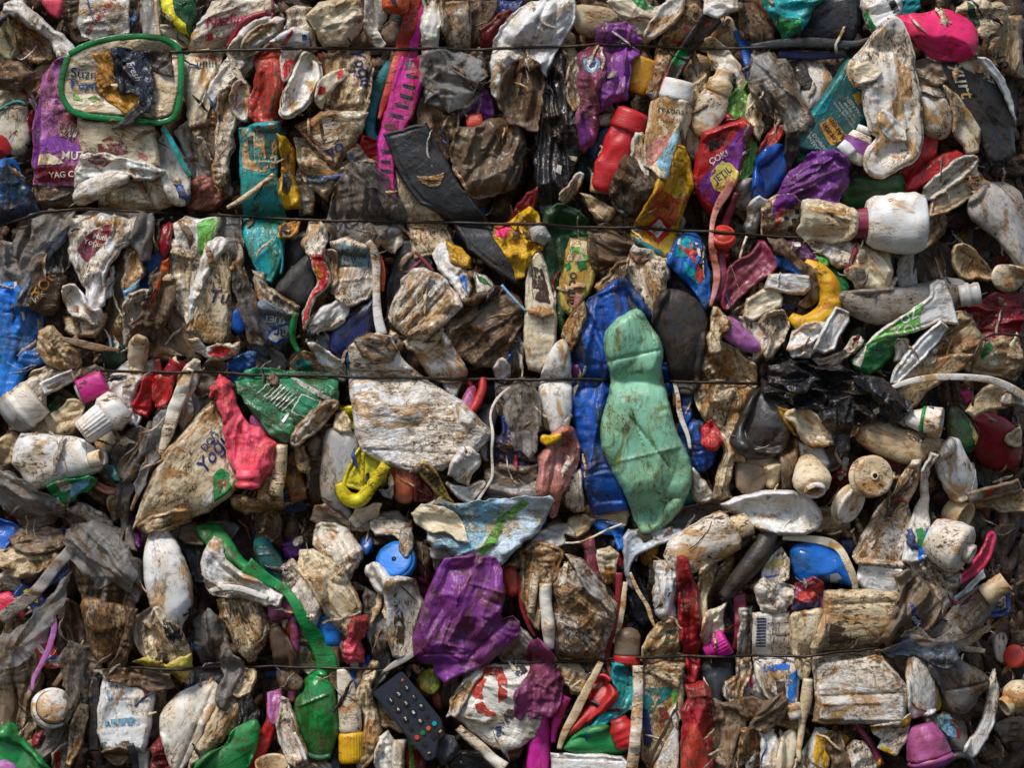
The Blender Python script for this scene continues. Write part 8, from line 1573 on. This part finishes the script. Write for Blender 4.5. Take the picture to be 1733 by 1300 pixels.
L('cup','cup','mauve plum crushed cup with ridged rim at the bottom right',5,(112,126),(106,102),[('base',((-.15,12),(0,15),(.06,15.6),(.12,14)),'mv',.3,{'dent':.03}),('body',((.12,14.6),(.6,12.4),(.85,9.5),(1,7)),'mv',.3)],sq=.75,dent=.12)
I('plastic_film','film','clear bag with sky blue and red label right of the plum cup','F',4,'110,98 120,96 130,99 136,104 137,114 132,121 124,120 116,114 112,106','g',.4,T=12,film=.15,parts=[('p','blue_label','116,98 124,97 130,102 131,111 126,112 120,106','bl',.6),('p','red_edge','126,100 131,101 134,108 133,112 130,112 130,106','rd')])
I('crushed_tub','tub','long speckled white tub rim curving along the lower right',  'X',4,'157,70 159,78 159,92 156,104 151,114 144,124 140,127 136,124 137,118 144,112 150,102 153,90 153,80','w2',.7,T=10,am=.4)
L('bottle','bottle','small cream bottle with an open dark mouth at the right border',4,(176,86),(163,94),[('body',((-.3,8),(0,11),(.4,11),(.7,7.4)),'c2',.5),('mouth',((.7,6.4),(1,6.6),(.96,4.6),(.5,4.4)),'c2',.5,{'open':1,'dent':.03})],sq=.95,lean=16)
L('screw_cap','cap','dark red round cap in shade at the right border',3,(174,62),(172,61),[('cap',((0,7.6),(.8,7.6),(1,6)),'r2',.3,{'dent':0})],sq=1,lean=10)
I('crushed_bottle','bottle','dim white bottle shoulder in the shade right of the torn strip','S',2,'160,48 166,46 170,50 168,60 170,70 164,66 161,58','w',.4,T=10)
I('plastic_film','film','dark brown crumple in the lower right corner','C',2,'160,108 170,104 182,106 182,120 166,120','n',.5,T=9)
S('tyre_hose','hose','black curved rubber loop at the bottom edge, lower right',4,'118,134 126,126 134,123 140,128 142,138',[5,6,6,6,5],'k2',.2)
I('packet','packet','yellow and white crumpled packet at the bottom edge right of the cream finger','P',4,'30,122 34,114 38,106 44,106 50,108 48,118 46,130 44,138 34,138','w2',.4,T=9,am=1,parts=[('p','yellow_panel','38,109 49,107 47,120 45,131 38,132 36,122','y')])
I('crushed_bottle','bottle','tan twisted film standing between the yellow packet and white crumple','F',5,'49,108 53,109 55,118 58,126 58,136 50,138 48,126 45,120','t',.4,T=10)
I('crushed_bottle','bottle','white blue tinted crumple at the bottom edge left of plum cup','C',4,'57,120 62,114 68,114 74,122 77,130 74,138 58,138','w2',.5,T=12,parts=[])
I('packet','packet','small gold wrapper scrap behind the tan twisted film','P',3,'54,110 60,113 58,118 54,116','y',.5,T=4)
S('plastic_strip','strip','plum strip slanting down left of the plum cup',3,'64,102 70,110 76,120 80,130',[4,5,6,7],'m',.3)
I('crushed_bottle','bottle','ribbed white finger fold at the bottom edge, far left of lower right area','B',4,'2,106 6,103 10,106 12,116 12,130 8,138 3,134 3,120','w2',.75,T=12)
I('crushed_bottle','bottle','grey cream finger fold right of the ribbed white finger','S',4,'18,108 24,106 26,112 24,122 22,134 12,138 12,126 14,116','c2',.4,T=12)
I('crushed_bottle','bottle','cream stub at the bottom edge between finger folds and yellow packet','B',4,'24,124 28,122 30,130 29,138 23,138','c2',.5,T=7)
I('crushed_bottle','bottle','brown soft sheet behind the finger folds','F',2,'8,100 20,102 32,104 36,114 32,124 24,120 12,112','n',.5,T=8)
I('plastic_sheet','sheet','green yellow leaf like scrap at the bottom edge beside the yellow packet','P',3,'29,126 33,128 37,132 36,138 29,138','lm',.4,T=4)
I('crushed_bottle','bottle','gold packet corner left of plum cup at the bottom edge','P',3,'77,128 80,125 80,130 77,136','y',.4,T=3)

# ================================================================== thin films lying over the pieces
tile(0,0)
F_ = dict(film=.3, T=5, jag=7, wr=.8)
tile(1,0)
I('clear_film','film','wispy smoke grey film torn over the bottle flank below the first wire, centre','F',5,'108,36 122,33 134,34 146,38 150,48 142,56 136,66 126,70 120,60 112,56 108,46','g2',.6,**F_)
I('clear_film','film','thin grey film tongue trailing over the brown pleats above the second wire','F',5,'60,100 68,98 76,106 84,116 92,124 86,130 78,122 70,118 64,112','g',.6,**F_)
tile(0,1)
I('clear_film','film','wispy pale film shred bridging the arches just below the second wire, far left','F',5,'20,18 34,14 46,16 42,26 32,34 26,46 18,56 14,50 22,36','g2',.5,**F_)
I('clear_film','film','slim grey film lying along the slate tail beside the tall script carton','F',5,'150,40 156,44 160,60 166,80 168,100 162,98 156,80 151,62','g',.5,**F_)
tile(0,2)
I('clear_film','film','torn translucent film draped from the seam across the wide grey veil','F',6,'46,96 60,94 74,100 82,110 88,124 84,138 74,130 66,134 56,126 48,118 44,106','g2',.5,**F_)
I('clear_film','film','smoky film wisp crossing beneath the sideways cream bottle','F',6,'-4,66 10,62 22,72 34,78 44,84 40,90 24,88 8,86 -4,80','g2',.5,**F_)
I('clear_film','film','pale film wisp hanging left of the slanting yogurt carton','F',5,'100,26 108,20 106,36 102,52 96,66 90,78 88,70 94,54 98,40','g2',.5,**F_)
tile(0,3)
I('clear_film','film','large cloudy film sweeping over the reddish brown bag at lower left','F',6,'-6,50 8,44 20,36 32,22 40,10 46,4 42,20 34,36 26,50 16,60 6,66 -6,72','g2',.4,**F_)
I('clear_film','film','shredded cloudy film beside the round jar lid, lower left','F',6,'40,58 48,50 56,54 52,66 54,78 48,90 44,100 40,92 44,78','g',.5,**F_)
tile(2,2)
I('clear_film','film','smoky film shroud left of the salmon bottle below the third wire','F',5,'-2,6 10,2 18,10 20,26 18,40 14,52 6,46 2,34 -4,22','g2',.5,**F_)
tile(3,1)
I('black_film','film','ragged black film flap at the left end of the shiny black bin bag','F',6.5,'4,116 16,112 28,116 38,124 28,130 16,128 6,124','k',.2,gloss=.22,jag=8,T=7)
I('black_film','film','frayed black film tip at the right end of the shiny black bin bag','F',6.5,'62,120 76,124 88,130 100,144 90,146 78,138 66,132','k',.2,gloss=.22,jag=8,T=7)
I('black_film','film','twisted black film tongue hanging under the shiny black bin bag','F',6.5,'44,138 56,134 62,142 58,154 60,168 54,172 48,160 42,150','k',.2,gloss=.22,jag=6,T=7)
tile(3,3)
I('clear_film','film','cloudy film fold over the long ribbed bottle beside the slate blue knot','F',6.5,'92,44 102,40 112,44 124,40 134,44 128,50 116,52 104,50','g2',.5,**F_)

# ================================================================== baling wires
def wire(name_label, P, order):
    def fn(it):
        Q = resample(np.array(P, float), 6.0, closed=False)
        n = len(Q)
        Q[:, 1] += vn(Q[:, 0] / 90, Q[:, 0] * 0, order * 31 + 7) * 2.2 + vn(Q[:, 0] / 22, Q[:, 0] * 0, order * 31 + 9) * .7
        Hs, Hr = smooth_relief(Q)
        h = Hr + 3.2
        for _ in range(30):                     # a taut wire: bridges hollows, bears on the high spots
            m = h.copy(); m[1:-1] = (h[:-2] + h[2:]) / 2; h = np.maximum(m, h - .001)
        k = np.ones(9) / 9; hp = np.pad(h, 4, mode='edge'); h = np.maximum(np.convolve(hp, k, 'valid'), h - 2)
        c = Q.mean(0); hb = float(np.median(h))
        C = np.c_[Q[:, 0] - c[0], -(h - hb), -(Q[:, 1] - c[1])] * .001
        V, F = sweep(C, .0026, ns=10)
        o = new_mesh('baling_wire', V, F, mat('st', .35, .42, 0, .25, .6))
        o.location = Vector((c[0] - 866.5, -hb, 650 - c[1])) * .001
        tag(o, name_label, 'wire', 'steel wires tying the bale')
        splat(Q[:, 0], Q[:, 1], h)
    ITEMS.append(dict(t='fn', fn=fn, layer=5.5 if order != 1 else 7))
wire('topmost thin steel baling wire, passing over the perforated magenta strip', WIRES[0], 0)
wire('second steel baling wire from the top, crossing the black rubber-like slab', WIRES[1], 1)
wire('third steel baling wire, crossing the mint green bottle and the cream jerrycan', WIRES[2], 2)
wire('lowest steel baling wire, running under the violet jug towards the slate blue knot', WIRES[3], 3)

# ------------------------------------------------------------------ camera and light
def setup():
    cam = bpy.data.cameras.new('camera'); co = bpy.data.objects.new('camera', cam); COL.objects.link(co)
    D = 4.6
    co.location = (0, -D - .02, 0); co.rotation_euler = (math.radians(90), 0, 0)
    cam.sensor_width = 36; cam.lens = 36 * D / 1.733; cam.clip_end = 200
    SC.camera = co
    w = bpy.data.worlds.new('World'); SC.world = w; w.use_nodes = True
    N, Lk = w.node_tree.nodes, w.node_tree.links
    sky = N.new('ShaderNodeTexSky'); sky.sky_type = 'NISHITA'; sky.sun_disc = False
    el, az = math.radians(56), math.radians(SUNAZ)
    sky.sun_elevation = el; sky.sun_rotation = az
    Lk.new(sky.outputs[0], N['Background'].inputs['Color']); N['Background'].inputs['Strength'].default_value = .052
    sun = bpy.data.lights.new('sun', 'SUN'); so = bpy.data.objects.new('sun', sun); COL.objects.link(so)
    sun.energy = 1.5; sun.angle = math.radians(14); sun.color = (1, .965, .91)
    d = Vector((math.sin(az) * math.cos(el), math.cos(az) * math.cos(el), math.sin(el)))   # towards the sun
    so.rotation_euler = d.to_track_quat('Z', 'Y').to_euler(); so.location = d * 5
    v = SC.view_settings; v.view_transform = 'Standard'; v.look = 'None'; v.exposure = EXPO; v.gamma = 1; v.use_curve_mapping = False
    SC.cycles.max_bounces = 5; SC.cycles.diffuse_bounces = 2; SC.cycles.transparent_max_bounces = 6; SC.cycles.use_denoising = True
SUNAZ, EXPO = 212, 1.0
import time
_t=time.time()
build_all(); setup()
print('built', time.time()-_t)
